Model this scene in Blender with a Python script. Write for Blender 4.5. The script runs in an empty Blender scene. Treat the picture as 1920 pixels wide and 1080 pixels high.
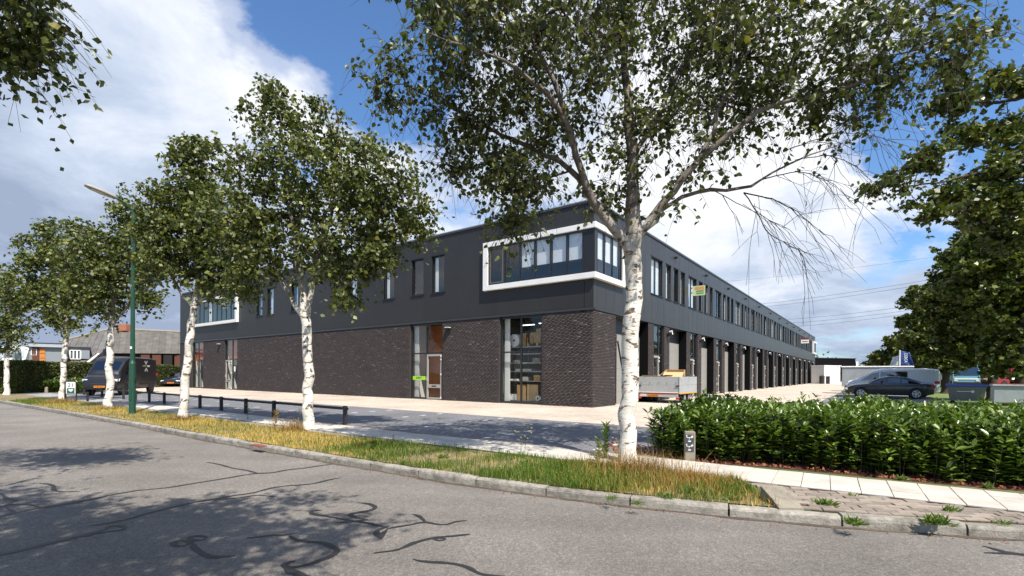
import bpy, math, random
import numpy as np
from mathutils import Vector, Matrix

# ------------------------------------------------------------------ camera, sky, sun, exposure
scene = bpy.context.scene
FPX = 925.0            # focal length in photo pixels (photo 1920 wide)
HORI = 701.5           # horizon row
ROLL = 0.00517
CAM_H = 1.35
cam_d = bpy.data.cameras.new('camera')
cam = bpy.data.objects.new('camera', cam_d)
scene.collection.objects.link(cam)
cam.location = (0, 0, CAM_H)
cam.rotation_euler = (math.pi / 2, -ROLL, 0)
cam_d.sensor_width = 36.0
cam_d.lens = FPX / 1920 * 36.0
cam_d.shift_y = (HORI - 540) / 1920
cam_d.clip_start = 0.05
cam_d.clip_end = 6000
scene.camera = cam

SUN_EL = math.radians(55)
SUN_H = Vector((0.47, -0.883, 0)).normalized()      # horizontal direction towards the sun
sun_dir = Vector((SUN_H.x * math.cos(SUN_EL), SUN_H.y * math.cos(SUN_EL), math.sin(SUN_EL)))
sd = bpy.data.lights.new('sun', 'SUN')
sd.energy = 5.0
sd.angle = math.radians(0.5)
sd.color = (1.0, 0.94, 0.85)
sun = bpy.data.objects.new('sun', sd)
scene.collection.objects.link(sun)
sun.rotation_euler = sun_dir.to_track_quat('Z', 'Y').to_euler()
sun.location = (0, 0, 60)

world = bpy.data.worlds.new('World')
scene.world = world
world.use_nodes = True
scene.view_settings.view_transform = 'Standard'
scene.view_settings.look = 'None'
scene.view_settings.gamma = 1.0
scene.view_settings.use_curve_mapping = False
scene.view_settings.exposure = 0.66
scene.render.film_transparent = False
try:
    scene.cycles.max_bounces = 6
    scene.cycles.transparent_max_bounces = 12
    scene.cycles.caustics_reflective = False
    scene.cycles.caustics_refractive = False
except Exception:
    pass

rng = np.random.default_rng(7)
random.seed(7)


def ray(x, y):
    """photo pixel -> (X/Y, Z/Y) of the viewing ray"""
    u, v = x - 960.0, HORI - y
    c, s = math.cos(ROLL), math.sin(ROLL)
    return (u * c - v * s) / FPX, (u * s + v * c) / FPX


def P(x, y, Y):
    p, q = ray(x, y)
    return np.array((p * Y, Y, CAM_H + q * Y))


def G(x, y, z=0.0):
    """photo pixel on the level z"""
    p, q = ray(x, y)
    Y = (z - CAM_H) / q
    return np.array((p * Y, Y, z))


# ---- sky: physical sky with clouds mixed in
class NT:
    def __init__(s, tree):
        s.t = tree; s.n = tree.nodes; s.l = tree.links
    def add(s, kind, **kw):
        nd = s.n.new(kind)
        ins = kw.pop('ins', {})
        for k, v in kw.items():
            setattr(nd, k, v)
        for k, v in ins.items():
            s.put(nd, k, v)
        return nd
    def put(s, nd, k, v):
        sock = nd.inputs[k]
        if isinstance(v, bpy.types.NodeSocket):
            s.l.new(v, sock)
        elif isinstance(v, bpy.types.Node):
            s.l.new(v.outputs[0], sock)
        else:
            sock.default_value = v
    def math(s, op, a, b=0.0, clamp=False):
        nd = s.add('ShaderNodeMath', operation=op, use_clamp=clamp)
        s.put(nd, 0, a); s.put(nd, 1, b)
        return nd.outputs[0]
    def ramp(s, fac, stops, mode='LINEAR'):
        nd = s.add('ShaderNodeValToRGB')
        s.put(nd, 'Fac', fac)
        cr = nd.color_ramp
        cr.interpolation = mode
        while len(cr.elements) < len(stops):
            cr.elements.new(0.5)
        for e, (p, c) in zip(cr.elements, stops):
            e.position = p
            if not hasattr(c, '__len__'):
                c = (c, c, c)
            e.color = (c[0], c[1], c[2], 1)
        return nd.outputs['Color']
    def mix(s, fac, a, b, blend='MIX'):
        nd = s.add('ShaderNodeMixRGB', blend_type=blend)
        for k, v in (('Fac', fac), ('Color1', a), ('Color2', b)):
            if isinstance(v, tuple) and len(v) == 3:
                v = (*v, 1)
            s.put(nd, k, v)
        return nd.outputs[0]
    def noise(s, vec, scale, detail=4.0, rough=0.5, dist=0.0, out='Fac'):
        nd = s.add('ShaderNodeTexNoise')
        if vec is not None:
            s.put(nd, 'Vector', vec)
        s.put(nd, 'Scale', scale); s.put(nd, 'Detail', detail); s.put(nd, 'Roughness', rough); s.put(nd, 'Distortion', dist)
        return nd.outputs[out]


w = NT(world.node_tree)
w.n.clear()
sky = w.add('ShaderNodeTexSky', sky_type='NISHITA')
sky.sun_disc = False
sky.sun_elevation = SUN_EL
sky.sun_rotation = math.atan2(SUN_H.x, SUN_H.y)
sky.air_density = 1.0
sky.dust_density = 0.6
sky.ozone_density = 3.0
tc = w.add('ShaderNodeTexCoord')
nrm = w.add('ShaderNodeVectorMath', operation='NORMALIZE', ins={0: tc.outputs['Generated']})
sep = w.add('ShaderNodeSeparateXYZ', ins={0: nrm.outputs[0]})
zz = w.math('ADD', w.math('MAXIMUM', sep.outputs['Z'], 0.0), 0.22)
cx = w.math('DIVIDE', sep.outputs['X'], zz)
cy = w.math('DIVIDE', sep.outputs['Y'], zz)
cv = w.add('ShaderNodeCombineXYZ', ins={0: cx, 1: cy, 2: 0.37})


def blob(px, py, width, gain):
    """soft region of more (or less) cloud round the direction of a photo pixel"""
    p, q = ray(px, py)
    d = Vector((p, 1, q)).normalized()
    dn = w.add('ShaderNodeVectorMath', operation='DOT_PRODUCT', ins={0: nrm.outputs[0]})
    dn.inputs[1].default_value = d
    f = w.add('ShaderNodeMapRange', interpolation_type='SMOOTHSTEP')
    w.put(f, 'Value', dn.outputs['Value'])
    f.inputs['From Min'].default_value = math.cos(math.radians(width))
    f.inputs['From Max'].default_value = 1.0
    f.inputs['To Min'].default_value = 0.0
    f.inputs['To Max'].default_value = gain
    return f.outputs[0]


n1 = w.noise(cv.outputs[0], 1.15, 9, 0.56, 0.25)
n2 = w.noise(cv.outputs[0], 3.1, 7, 0.6, 0.15)
den = w.math('ADD', w.math('MULTIPLY', n1, 0.78), w.math('MULTIPLY', n2, 0.40))
den = w.math('SUBTRACT', den, 0.09)
for args in ((150, 330, 34, 0.22), (60, 80, 28, 0.10), (300, 60, 15, 0.12), (570, 60, 18, -0.30), (700, 40, 15, -0.16),
             (665, 200, 9, 0.16), (900, 330, 18, 0.10), (1500, 260, 22, 0.07), (1250, 420, 12, 0.10), (1880, 90, 14, -0.16), (1640, 400, 6, -0.06), (1350, 30, 8, -0.12), (1660, 220, 6, -0.12), (1480, 480, 8, 0.06),
             (1500, 560, 25, 0.09), (1250, 100, 26, 0.12)):
    den = w.math('ADD', den, blob(*args))
mask = w.ramp(den, [(0.47, 0.0), (0.53, 0.45), (0.62, 1.0)], 'EASE')
n3 = w.noise(cv.outputs[0], 2.0, 8, 0.62, 0.3)
shade = w.math('ADD', w.math('ADD', w.math('MULTIPLY', n3, 0.8), blob(60, 400, 30, -0.26)), blob(270, 70, 22, 0.20))
shade = w.math('ADD', shade, blob(1450, 300, 22, 0.20))
shade = w.math('ADD', shade, blob(660, 190, 12, 0.20))
shade = w.math('ADD', shade, blob(1500, 620, 22, -0.22))
shade = w.math('ADD', shade, blob(0, 560, 26, -0.06))
cloud = w.ramp(shade, [(0.12, (3.5, 4.3, 5.9)), (0.32, (6.0, 6.9, 8.5)), (0.52, (9.9, 10.1, 10.6))])
skyc = w.mix(1.0, sky.outputs[0], (1.22, 1.55, 1.85), 'MULTIPLY')
mixc = w.mix(mask, skyc, cloud)
bg = w.add('ShaderNodeBackground', ins={'Color': mixc, 'Strength': 0.068})
wo = w.add('ShaderNodeOutputWorld', ins={'Surface': bg.outputs[0]})

# ------------------------------------------------------------------ helpers
COL = scene.collection


def link(o, parent=None):
    COL.objects.link(o)
    if parent is not None:
        o.parent = parent
    return o


def tag(o, label=None, cat=None, group=None, kind=None):
    if label: o['label'] = label
    if cat: o['category'] = cat
    if group: o['group'] = group
    if kind: o['kind'] = kind
    return o


def empty(name, loc, rz=0.0, label=None, cat=None, group=None):
    o = bpy.data.objects.new(name, None)
    o.empty_display_size = 0.3
    o.location = tuple(float(a) for a in loc)
    o.rotation_euler = (0, 0, rz)
    link(o)
    return tag(o, label, cat, group)


def np_mesh(name, V, F, mat, parent=None, smooth=False, uniform=None):
    """V (n,3); F (m,k) array of one face size, or list of arrays of different sizes"""
    me = bpy.data.meshes.new(name)
    V = np.asarray(V, dtype=np.float32)
    Fs = F if isinstance(F, list) else [F]
    Fs = [np.asarray(f, dtype=np.int32) for f in Fs if len(f)]
    loops = np.concatenate([f.ravel() for f in Fs])
    sizes = np.concatenate([np.full(len(f), f.shape[1], dtype=np.int32) for f in Fs])
    starts = np.concatenate([[0], np.cumsum(sizes)[:-1]]).astype(np.int32)
    me.vertices.add(len(V)); me.vertices.foreach_set('co', V.ravel())
    me.loops.add(len(loops)); me.loops.foreach_set('vertex_index', loops)
    me.polygons.add(len(sizes)); me.polygons.foreach_set('loop_start', starts)
    if smooth:
        me.polygons.foreach_set('use_smooth', np.ones(len(sizes), dtype=bool))
    me.update(calc_edges=True)
    if isinstance(mat, (list, tuple)):
        for m in mat: me.materials.append(m)
    elif mat is not None:
        me.materials.append(mat)
    o = bpy.data.objects.new(name, me)
    return link(o, parent)


class MB:
    def __init__(s):
        s.v = []; s.f = []
    def box(s, x0, x1, y0, y1, z0, z1, M=None):
        if x0 > x1: x0, x1 = x1, x0
        if y0 > y1: y0, y1 = y1, y0
        if z0 > z1: z0, z1 = z1, z0
        i = len(s.v)
        pts = [(x0, y0, z0), (x1, y0, z0), (x1, y1, z0), (x0, y1, z0), (x0, y0, z1), (x1, y0, z1), (x1, y1, z1), (x0, y1, z1)]
        if M is not None:
            pts = [tuple(M @ Vector(p)) for p in pts]
        s.v += pts
        s.f += [(i, i+3, i+2, i+1), (i+4, i+5, i+6, i+7), (i, i+1, i+5, i+4), (i+1, i+2, i+6, i+5), (i+2, i+3, i+7, i+6), (i+3, i, i+4, i+7)]
        return s
    def rbox(s, x0, x1, y0, y1, z0, z1, b=0.01, M=None):
        """box with chamfered edges"""
        if x0 > x1: x0, x1 = x1, x0
        if y0 > y1: y0, y1 = y1, y0
        if z0 > z1: z0, z1 = z1, z0
        lv = [(z0, b), (z0 + b, 0), (z1 - b, 0), (z1, b)]
        rings = []
        for z, ins in lv:
            a0, a1, c0, c1 = x0 + ins, x1 - ins, y0 + ins, y1 - ins
            k = b * (1 if ins == 0 else 0.35)
            ring = [(a0 + k, c0), (a1 - k, c0), (a1, c0 + k), (a1, c1 - k), (a1 - k, c1), (a0 + k, c1), (a0, c1 - k), (a0, c0 + k)]
            rings.append([(px, py, z) for px, py in ring])
        return s.loft(rings, True, True, M)
    def loft(s, rings, cap0=True, cap1=True, M=None, closed=True):
        n = len(rings[0]); i = len(s.v)
        for r in rings:
            for p in r:
                s.v.append(tuple(M @ Vector(p)) if M is not None else tuple(p))
        for a in range(len(rings) - 1):
            for k in range(n if closed else n - 1):
                k2 = (k + 1) % n
                s.f.append((i + a*n + k, i + a*n + k2, i + (a+1)*n + k2, i + (a+1)*n + k))
        if cap0: s.f.append(tuple(i + k for k in reversed(range(n))))
        if cap1: s.f.append(tuple(i + (len(rings)-1)*n + k for k in range(n)))
        return s
    def quad(s, a, b, c, d):
        i = len(s.v); s.v += [tuple(a), tuple(b), tuple(c), tuple(d)]; s.f.append((i, i+1, i+2, i+3)); return s
    def poly(s, pts):
        i = len(s.v); s.v += [tuple(p) for p in pts]; s.f.append(tuple(range(i, i+len(pts)))); return s
    def prism(s, pts, z0, z1):
        return s.loft([[(p[0], p[1], z0) for p in pts], [(p[0], p[1], z1) for p in pts]])
    def cyl(s, p0, p1, r0, r1=None, n=12, cap=True):
        r1 = r0 if r1 is None else r1
        p0 = Vector(p0); p1 = Vector(p1); d = (p1 - p0).normalized()
        a = d.orthogonal().normalized(); b = d.cross(a)
        rings = []
        for p, r in ((p0, r0), (p1, r1)):
            rings.append([tuple(p + a*(r*math.cos(2*math.pi*k/n)) + b*(r*math.sin(2*math.pi*k/n))) for k in range(n)])
        return s.loft(rings, cap, cap)
    def tube(s, pts, rad, n=8, cap=True):
        pts = [Vector(p) for p in pts]
        if not hasattr(rad, '__len__'): rad = [rad]*len(pts)
        a = None; rings = []
        for k, p in enumerate(pts):
            d = (pts[min(k+1, len(pts)-1)] - pts[max(k-1, 0)]).normalized()
            a = d.orthogonal().normalized() if a is None else (a - d*a.dot(d)).normalized()
            b = d.cross(a)
            rings.append([tuple(p + a*(rad[k]*math.cos(2*math.pi*j/n)) + b*(rad[k]*math.sin(2*math.pi*j/n))) for j in range(n)])
        return s.loft(rings, cap, cap)
    def build(s, name, mat, parent=None, smooth=False, bevel=0.0):
        me = bpy.data.meshes.new(name)
        me.from_pydata([tuple(float(c) for c in p) for p in s.v], [], s.f)
        if smooth:
            me.polygons.foreach_set('use_smooth', [True]*len(me.polygons))
        me.update()
        if mat is not None: me.materials.append(mat)
        o = bpy.data.objects.new(name, me)
        link(o, parent)
        if bevel:
            m = o.modifiers.new('bevel', 'BEVEL'); m.width = bevel; m.segments = 2; m.limit_method = 'ANGLE'
            m.harden_normals = False
        return o


def text_mesh(name, body, size, mat, parent, M, align='CENTER', extr=0.002, xs=1.0):
    cu = bpy.data.curves.new(name, 'FONT')
    cu.body = body; cu.size = size; cu.align_x = align; cu.align_y = 'CENTER'; cu.extrude = extr; cu.resolution_u = 3
    tmp = bpy.data.objects.new(name + '_t', cu)
    me = bpy.data.meshes.new_from_object(tmp)
    bpy.data.objects.remove(tmp)
    me.transform(M @ Matrix.Diagonal((xs, 1, 1, 1)))
    me.name = name
    me.materials.clear(); me.materials.append(mat)
    o = bpy.data.objects.new(name, me)
    return link(o, parent)


# ------------------------------------------------------------------ materials
def mat(name, col, rough=0.7, metal=0.0, var=0.15, scale=6.0, bump=0.0, bscale=60.0, spec=0.5, island=0.0, dirt=None, coat=0.0, coord='Object'):
    """plain procedural material: base colour broken up by noise, optional bump, optional variation per piece"""
    m = bpy.data.materials.new(name); m.use_nodes = True
    t = NT(m.node_tree); t.n.clear()
    out = t.add('ShaderNodeOutputMaterial')
    b = t.add('ShaderNodeBsdfPrincipled')
    t.l.new(b.outputs[0], out.inputs[0])
    tcn = t.add('ShaderNodeTexCoord').outputs[coord]
    n = t.noise(tcn, scale, 5, 0.6)
    c = t.mix(n, tuple(a*(1-var) for a in col), tuple(min(1, a*(1+var)) for a in col))
    if dirt:
        dcol, dscale, damt = dirt
        dn = t.ramp(t.noise(tcn, dscale, 6, 0.65), [(0.45, 0.0), (0.7, 1.0)])
        c = t.mix(t.math('MULTIPLY', dn, damt), c, dcol)
    if island:
        g = t.add('ShaderNodeNewGeometry').outputs['Random Per Island']
        oi = t.add('ShaderNodeObjectInfo').outputs['Random']
        rr = t.math('FRACT', t.math('ADD', t.math('MULTIPLY', g, 7.31), oi))
        f = t.math('ADD', t.math('MULTIPLY', rr, 2*island), 1 - island)
        hsv = t.add('ShaderNodeHueSaturation', ins={'Color': c, 'Value': f})
        c = hsv.outputs[0]
    t.put(b, 'Base Color', c)
    b.inputs['Roughness'].default_value = rough
    b.inputs['Metallic'].default_value = metal
    b.inputs['Specular IOR Level'].default_value = spec
    if coat:
        b.inputs['Coat Weight'].default_value = coat
        b.inputs['Coat Roughness'].default_value = 0.06
    if bump:
        bn = t.add('ShaderNodeBump', ins={'Height': t.noise(tcn, bscale, 6, 0.6), 'Strength': bump, 'Distance': 0.01})
        t.l.new(bn.outputs[0], b.inputs['Normal'])
    return m


def glass_mat(name, tint=(0.55, 0.6, 0.62), boost=1.5, base=0.06, rough=0.01):
    m = bpy.data.materials.new(name); m.use_nodes = True
    t = NT(m.node_tree); t.n.clear()
    out = t.add('ShaderNodeOutputMaterial')
    tr = t.add('ShaderNodeBsdfTransparent', ins={'Color': (*tint, 1)})
    gl = t.add('ShaderNodeBsdfGlossy', ins={'Color': (1, 0.97, 0.93, 1), 'Roughness': rough})
    wv = t.noise(t.add('ShaderNodeTexCoord').outputs['Object'], 1.3, 1, 0.4)
    bn = t.add('ShaderNodeBump', ins={'Height': wv, 'Strength': 0.06, 'Distance': 0.05})
    t.l.new(bn.outputs[0], gl.inputs['Normal'])
    fw_ = t.add('ShaderNodeLayerWeight', ins={'Blend': 0.5})
    f = t.math('ADD', t.math('MULTIPLY', t.math('POWER', fw_.outputs['Facing'], 3.5), boost), base, True)
    mx = t.add('ShaderNodeMixShader', ins={0: f, 1: tr.outputs[0], 2: gl.outputs[0]})
    t.l.new(mx.outputs[0], out.inputs[0])
    return m


def emis(name, col, s):
    m = bpy.data.materials.new(name); m.use_nodes = True
    t = NT(m.node_tree); t.n.clear()
    out = t.add('ShaderNodeOutputMaterial')
    e = t.add('ShaderNodeEmission', ins={'Color': (*col, 1), 'Strength': s})
    t.l.new(e.outputs[0], out.inputs[0])
    return m


def brick_island():
    m = bpy.data.materials.new('dark_brick'); m.use_nodes = True
    t = NT(m.node_tree); b = t.n['Principled BSDF']
    g = t.add('ShaderNodeNewGeometry').outputs['Random Per Island']
    c = t.ramp(g, [(0.0, (0.038, 0.027, 0.026)), (0.35, (0.050, 0.036, 0.035)), (0.6, (0.060, 0.043, 0.042)), (0.85, (0.046, 0.038, 0.040)), (0.97, (0.080, 0.060, 0.058)), (1.0, (0.14, 0.11, 0.105))])
    tcn = t.add('ShaderNodeTexCoord').outputs['Object']
    n = t.noise(tcn, 18, 5, 0.7)
    c = t.mix(0.55, c, t.ramp(n, [(0.3, 0.35), (0.75, 1.0)]), 'MULTIPLY')
    n2 = t.noise(tcn, 0.5, 3, 0.5)
    c = t.mix(0.35, c, t.ramp(n2, [(0.35, 0.75), (0.7, 1.25)]), 'MULTIPLY')
    hv = t.add('ShaderNodeHueSaturation', ins={'Color': c, 'Value': 1.1, 'Saturation': 0.85})
    t.put(b, 'Base Color', hv.outputs[0])
    b.inputs['Roughness'].default_value = 0.85
    bn = t.add('ShaderNodeBump', ins={'Height': t.noise(tcn, 90, 4, 0.6), 'Strength': 0.4, 'Distance': 0.01})
    t.l.new(bn.outputs[0], b.inputs['Normal'])
    return m


def leaf_mat(name, cols, rough=0.45, trans=0.3, spec=0.5, yellow=0.02, ycol=(0.30, 0.24, 0.04)):
    m = bpy.data.materials.new(name); m.use_nodes = True
    t = NT(m.node_tree); t.n.clear()
    out = t.add('ShaderNodeOutputMaterial')
    b = t.add('ShaderNodeBsdfPrincipled')
    g = t.add('ShaderNodeNewGeometry').outputs['Random Per Island']
    k = len(cols)
    c = t.ramp(g, [(i/max(1, k-1)*(1-yellow), cc) for i, cc in enumerate(cols)] + [(1.0, ycol)])
    tcn = t.add('ShaderNodeTexCoord').outputs['Object']
    c = t.mix(0.5, c, t.ramp(t.noise(tcn, 0.9, 3, 0.5), [(0.3, (0.75, 0.78, 0.7)), (0.7, (1.3, 1.2, 0.9))]), 'MULTIPLY')
    t.put(b, 'Base Color', c)
    b.inputs['Roughness'].default_value = rough
    b.inputs['Specular IOR Level'].default_value = spec
    tl = t.add('ShaderNodeBsdfTranslucent', ins={'Color': t.mix(1.0, c, (1.3, 1.5, 0.6), 'MULTIPLY')})
    mx = t.add('ShaderNodeMixShader', ins={0: trans, 1: b.outputs[0], 2: tl.outputs[0]})
    t.l.new(mx.outputs[0], out.inputs[0])
    return m


def bark_birch(name='birch_bark', s=1.0):
    m = bpy.data.materials.new(name); m.use_nodes = True
    t = NT(m.node_tree); b = t.n['Principled BSDF']
    tcn = t.add('ShaderNodeTexCoord').outputs['Object']
    mp = t.add('ShaderNodeMapping', ins={'Vector': tcn})
    mp.inputs['Scale'].default_value = (2.2*s, 2.2*s, 13*s)
    mp2 = t.add('ShaderNodeMapping', ins={'Vector': tcn})
    mp2.inputs['Scale'].default_value = (1, 1, 2.2)
    n1 = t.noise(mp.outputs[0], 2.0, 8, 0.74, 1.6)      # horizontal cracks and peeling
    n2 = t.noise(mp2.outputs[0], 3.1*s, 5, 0.62, 0.8)   # black scars
    n3 = t.noise(tcn, 24*s, 4, 0.6)
    white = t.mix(n3, (0.62, 0.56, 0.47), (0.86, 0.82, 0.75))
    c = t.mix(t.ramp(n1, [(0.55, 0.0), (0.62, 1.0)]), white, (0.30, 0.21, 0.14))
    c = t.mix(t.ramp(n1, [(0.60, 0.0), (0.66, 1.0)]), c, (0.035, 0.028, 0.024))
    c = t.mix(t.ramp(n2, [(0.56, 0.0), (0.58, 0.95)]), c, t.mix(t.ramp(n3, [(0.45, 0.0), (0.6, 1.0)]), (0.045, 0.034, 0.026), (0.24, 0.17, 0.12)))
    # thin upper wood is brown instead of white: driven by the height on the tree
    sp = t.add('ShaderNodeSeparateXYZ', ins={0: tcn})
    hgt = t.math('ADD', sp.outputs['Z'], t.math('MULTIPLY', t.noise(tcn, 1.5, 3), 2.0))
    c = t.mix(t.ramp(t.math('MULTIPLY', hgt, 0.1), [(0.36, 0.0), (0.50, 0.86)]), c, t.mix(n3, (0.035, 0.025, 0.020), (0.13, 0.09, 0.07)))
    t.put(b, 'Base Color', c)
    b.inputs['Roughness'].default_value = 0.75
    bn = t.add('ShaderNodeBump', ins={'Height': n1, 'Strength': 0.7, 'Distance': 0.012})
    bn.invert = True
    t.l.new(bn.outputs[0], b.inputs['Normal'])
    return m


def ground_mix(name, stops_a, scale, rough=0.9, fine=(60, 0.25), bump=0.4, extra=None):
    m = bpy.data.materials.new(name); m.use_nodes = True
    t = NT(m.node_tree); b = t.n['Principled BSDF']
    tcn = t.add('ShaderNodeTexCoord').outputs['Object']
    n = t.noise(tcn, scale, 6, 0.6)
    c = t.ramp(n, stops_a)
    f = t.noise(tcn, fine[0], 5, 0.7)
    c = t.mix(1.0, c, t.ramp(f, [(0.25, 1-fine[1]), (0.75, 1+fine[1])]), 'MULTIPLY')
    if extra: c = extra(t, tcn, c)
    t.put(b, 'Base Color', c)
    b.inputs['Roughness'].default_value = rough
    if bump:
        bn = t.add('ShaderNodeBump', ins={'Height': f, 'Strength': bump, 'Distance': 0.012})
        t.l.new(bn.outputs[0], b.inputs['Normal'])
    return m


def asphalt_extra(t, tcn, c):
    v = t.add('ShaderNodeTexVoronoi', ins={'Vector': tcn, 'Scale': 95.0})
    c = t.mix(0.55, c, t.ramp(v.outputs['Color'], [(0.15, 0.48), (0.6, 1.0), (0.88, 1.75)]), 'MULTIPLY')
    v2 = t.add('ShaderNodeTexVoronoi', ins={'Vector': tcn, 'Scale': 38.0})
    c = t.mix(0.4, c, t.ramp(v2.outputs['Color'], [(0.1, 0.7), (0.6, 1.0), (0.93, 1.5)]), 'MULTIPLY')
    st = t.noise(tcn, 0.45, 4, 0.55)
    c = t.mix(1.0, c, t.ramp(st, [(0.3, 0.82), (0.7, 1.12)]), 'MULTIPLY')
    mp = t.add('ShaderNodeMapping', ins={'Vector': tcn}); mp.inputs['Rotation'].default_value = (0, 0, 0.62); mp.inputs['Scale'].default_value = (0.12, 1.4, 1)
    c = t.mix(1.0, c, t.ramp(t.noise(mp.outputs[0], 1.0, 4, 0.6), [(0.35, 0.88), (0.65, 1.08)]), 'MULTIPLY')
    return t.mix(t.ramp(t.noise(tcn, 2.6, 7, 0.75), [(0.66, 0.0), (0.74, 0.45)]), c, (0.10, 0.085, 0.07))


def paver_mat(name, c1, c2, cm, bw, bh, rot=0.0, var=0.3, msize=0.06, stain=0.25):
    m = bpy.data.materials.new(name); m.use_nodes = True
    t = NT(m.node_tree); b = t.n['Principled BSDF']
    tcn = t.add('ShaderNodeTexCoord').outputs['Object']
    mp = t.add('ShaderNodeMapping', ins={'Vector': tcn}); mp.inputs['Rotation'].default_value = (0, 0, rot)
    br = t.add('ShaderNodeTexBrick', ins={'Vector': mp.outputs[0]})
    br.inputs['Color1'].default_value = (*c1, 1); br.inputs['Color2'].default_value = (*c2, 1); br.inputs['Mortar'].default_value = (*cm, 1)
    br.inputs['Scale'].default_value = 1.0; br.inputs['Brick Width'].default_value = bw; br.inputs['Row Height'].default_value = bh
    br.inputs['Mortar Size'].default_value = bh*msize; br.inputs['Mortar Smooth'].default_value = 0.3
    n = t.noise(tcn, 0.35, 6, 0.65)
    c = t.mix(1.0, br.outputs['Color'], t.ramp(n, [(0.3, 1-stain), (0.7, 1+stain*0.6)]), 'MULTIPLY')
    n2 = t.noise(tcn, 9, 5, 0.7)
    c = t.mix(0.5, c, t.ramp(n2, [(0.3, 0.75), (0.7, 1.2)]), 'MULTIPLY')
    t.put(b, 'Base Color', c)
    b.inputs['Roughness'].default_value = 0.88
    return m


M = {}
M['mortar'] = mat('mortar', (0.036, 0.032, 0.031), 0.95, var=0.2, bump=0.2)
M['brick'] = brick_island()
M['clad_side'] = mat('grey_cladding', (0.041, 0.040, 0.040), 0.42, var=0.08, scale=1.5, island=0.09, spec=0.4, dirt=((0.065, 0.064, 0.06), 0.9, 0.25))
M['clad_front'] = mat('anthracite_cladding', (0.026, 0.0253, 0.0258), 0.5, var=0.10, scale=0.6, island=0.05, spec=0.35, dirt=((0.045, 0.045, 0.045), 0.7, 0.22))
M['black'] = mat('black_metal', (0.012, 0.012, 0.014), 0.5, var=0.1)
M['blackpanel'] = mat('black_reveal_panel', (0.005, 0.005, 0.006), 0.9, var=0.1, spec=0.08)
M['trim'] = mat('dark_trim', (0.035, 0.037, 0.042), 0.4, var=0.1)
M['white'] = mat('white_frame_paint', (0.80, 0.79, 0.76), 0.45, var=0.04, scale=1.0, dirt=((0.5, 0.48, 0.44), 1.7, 0.18))
M['offwhite'] = mat('off_white', (0.62, 0.61, 0.58), 0.6, var=0.06)
M['frame'] = mat('window_frame_black', (0.018, 0.019, 0.021), 0.35, var=0.1)
M['frame_grey'] = mat('door_frame_grey', (0.33, 0.31, 0.28), 0.45, var=0.05)
M['doorpanel'] = mat('sectional_door_grey', (0.26, 0.255, 0.235), 0.6, var=0.05)
M['glass'] = glass_mat('window_glass', (0.86, 0.88, 0.87), 0.7, 0.035)
M['glass_up'] = glass_mat('upper_window_glass', (0.85, 0.88, 0.90), 0.8, 0.075)
M['glass_car'] = glass_mat('car_glass', (0.16, 0.18, 0.19), 0.9, 0.16)
M['room'] = mat('dark_room', (0.03, 0.03, 0.032), 0.9)
M['room_brown'] = mat('wood_panelled_wall', (0.42, 0.13, 0.035), 0.8, var=0.5, scale=2.5)
M['room_red'] = mat('red_wall', (0.60, 0.13, 0.07), 0.8)
M['room_grey'] = mat('grey_room_wall', (0.20, 0.21, 0.20), 0.9)
M['blind'] = mat('white_blind', (0.86, 0.88, 0.88), 0.8, var=0.05, scale=3)
M['tube'] = emis('lit_tube', (0.95, 0.97, 1.0), 2.2)
M['card'] = mat('cardboard', (0.42, 0.25, 0.11), 0.85, var=0.15, scale=3)
M['cardlight'] = mat('pale_cardboard', (0.55, 0.38, 0.20), 0.85, var=0.12, scale=3)
M['steel'] = mat('galvanised_steel', (0.40, 0.42, 0.43), 0.5, metal=0.25, var=0.12, scale=14, dirt=((0.25, 0.25, 0.24), 2.5, 0.4))
M['green_sign'] = mat('lime_green_sign', (0.30, 0.62, 0.03), 0.6, var=0.03)
M['ink'] = mat('black_ink', (0.01, 0.01, 0.01), 0.6)
M['whiteink'] = mat('white_print', (0.75, 0.75, 0.74), 0.6)
M['greenpost'] = mat('green_post_paint', (0.010, 0.060, 0.036), 0.42, var=0.25, scale=9, dirt=((0.03, 0.05, 0.03), 3, 0.5))
M['lampgrey'] = mat('lamp_head_grey', (0.32, 0.29, 0.24), 0.5)
M['lens'] = mat('lamp_lens', (0.62, 0.60, 0.52), 0.25)
M['wood_black'] = mat('black_stained_timber', (0.020, 0.020, 0.022), 0.7, var=0.3, scale=8, bump=0.3)
M['concrete'] = mat('weathered_concrete', (0.26, 0.23, 0.18), 0.9, var=0.25, scale=7, bump=0.6, bscale=45, dirt=((0.10, 0.085, 0.06), 5, 0.6))
M['kerb'] = mat('kerb_concrete', (0.29, 0.265, 0.225), 0.92, var=0.55, scale=26, bump=1.0, bscale=60, island=0.16, dirt=((0.085, 0.075, 0.055), 6.0, 0.85))
M['tile'] = mat('pale_concrete_tile', (0.49, 0.45, 0.395), 0.9, var=0.16, scale=3, bump=0.25, bscale=70, island=0.10, dirt=((0.30, 0.28, 0.24), 2.2, 0.5))
M['paving'] = mat('worn_grey_brown_paver', (0.26, 0.215, 0.175), 0.9, var=0.25, scale=11, bump=0.6, bscale=60, island=0.28, dirt=((0.09, 0.075, 0.05), 6, 0.6))
M['rubber'] = mat('tyre_rubber', (0.014, 0.014, 0.015), 0.8)
M['alloy'] = mat('alloy_rim', (0.45, 0.45, 0.46), 0.3, metal=0.8)
M['chrome_dark'] = mat('dark_grille', (0.02, 0.02, 0.022), 0.4)
M['black_paint'] = mat('black_car_paint', (0.014, 0.014, 0.016), 0.35, var=0.05, coat=0.7)
M['black_matt'] = mat('satin_black_van_paint', (0.009, 0.009, 0.011), 0.40, var=0.08, coat=0.2)
M['navy_paint'] = mat('dark_navy_paint', (0.010, 0.013, 0.022), 0.28, var=0.05, coat=0.9)
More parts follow.
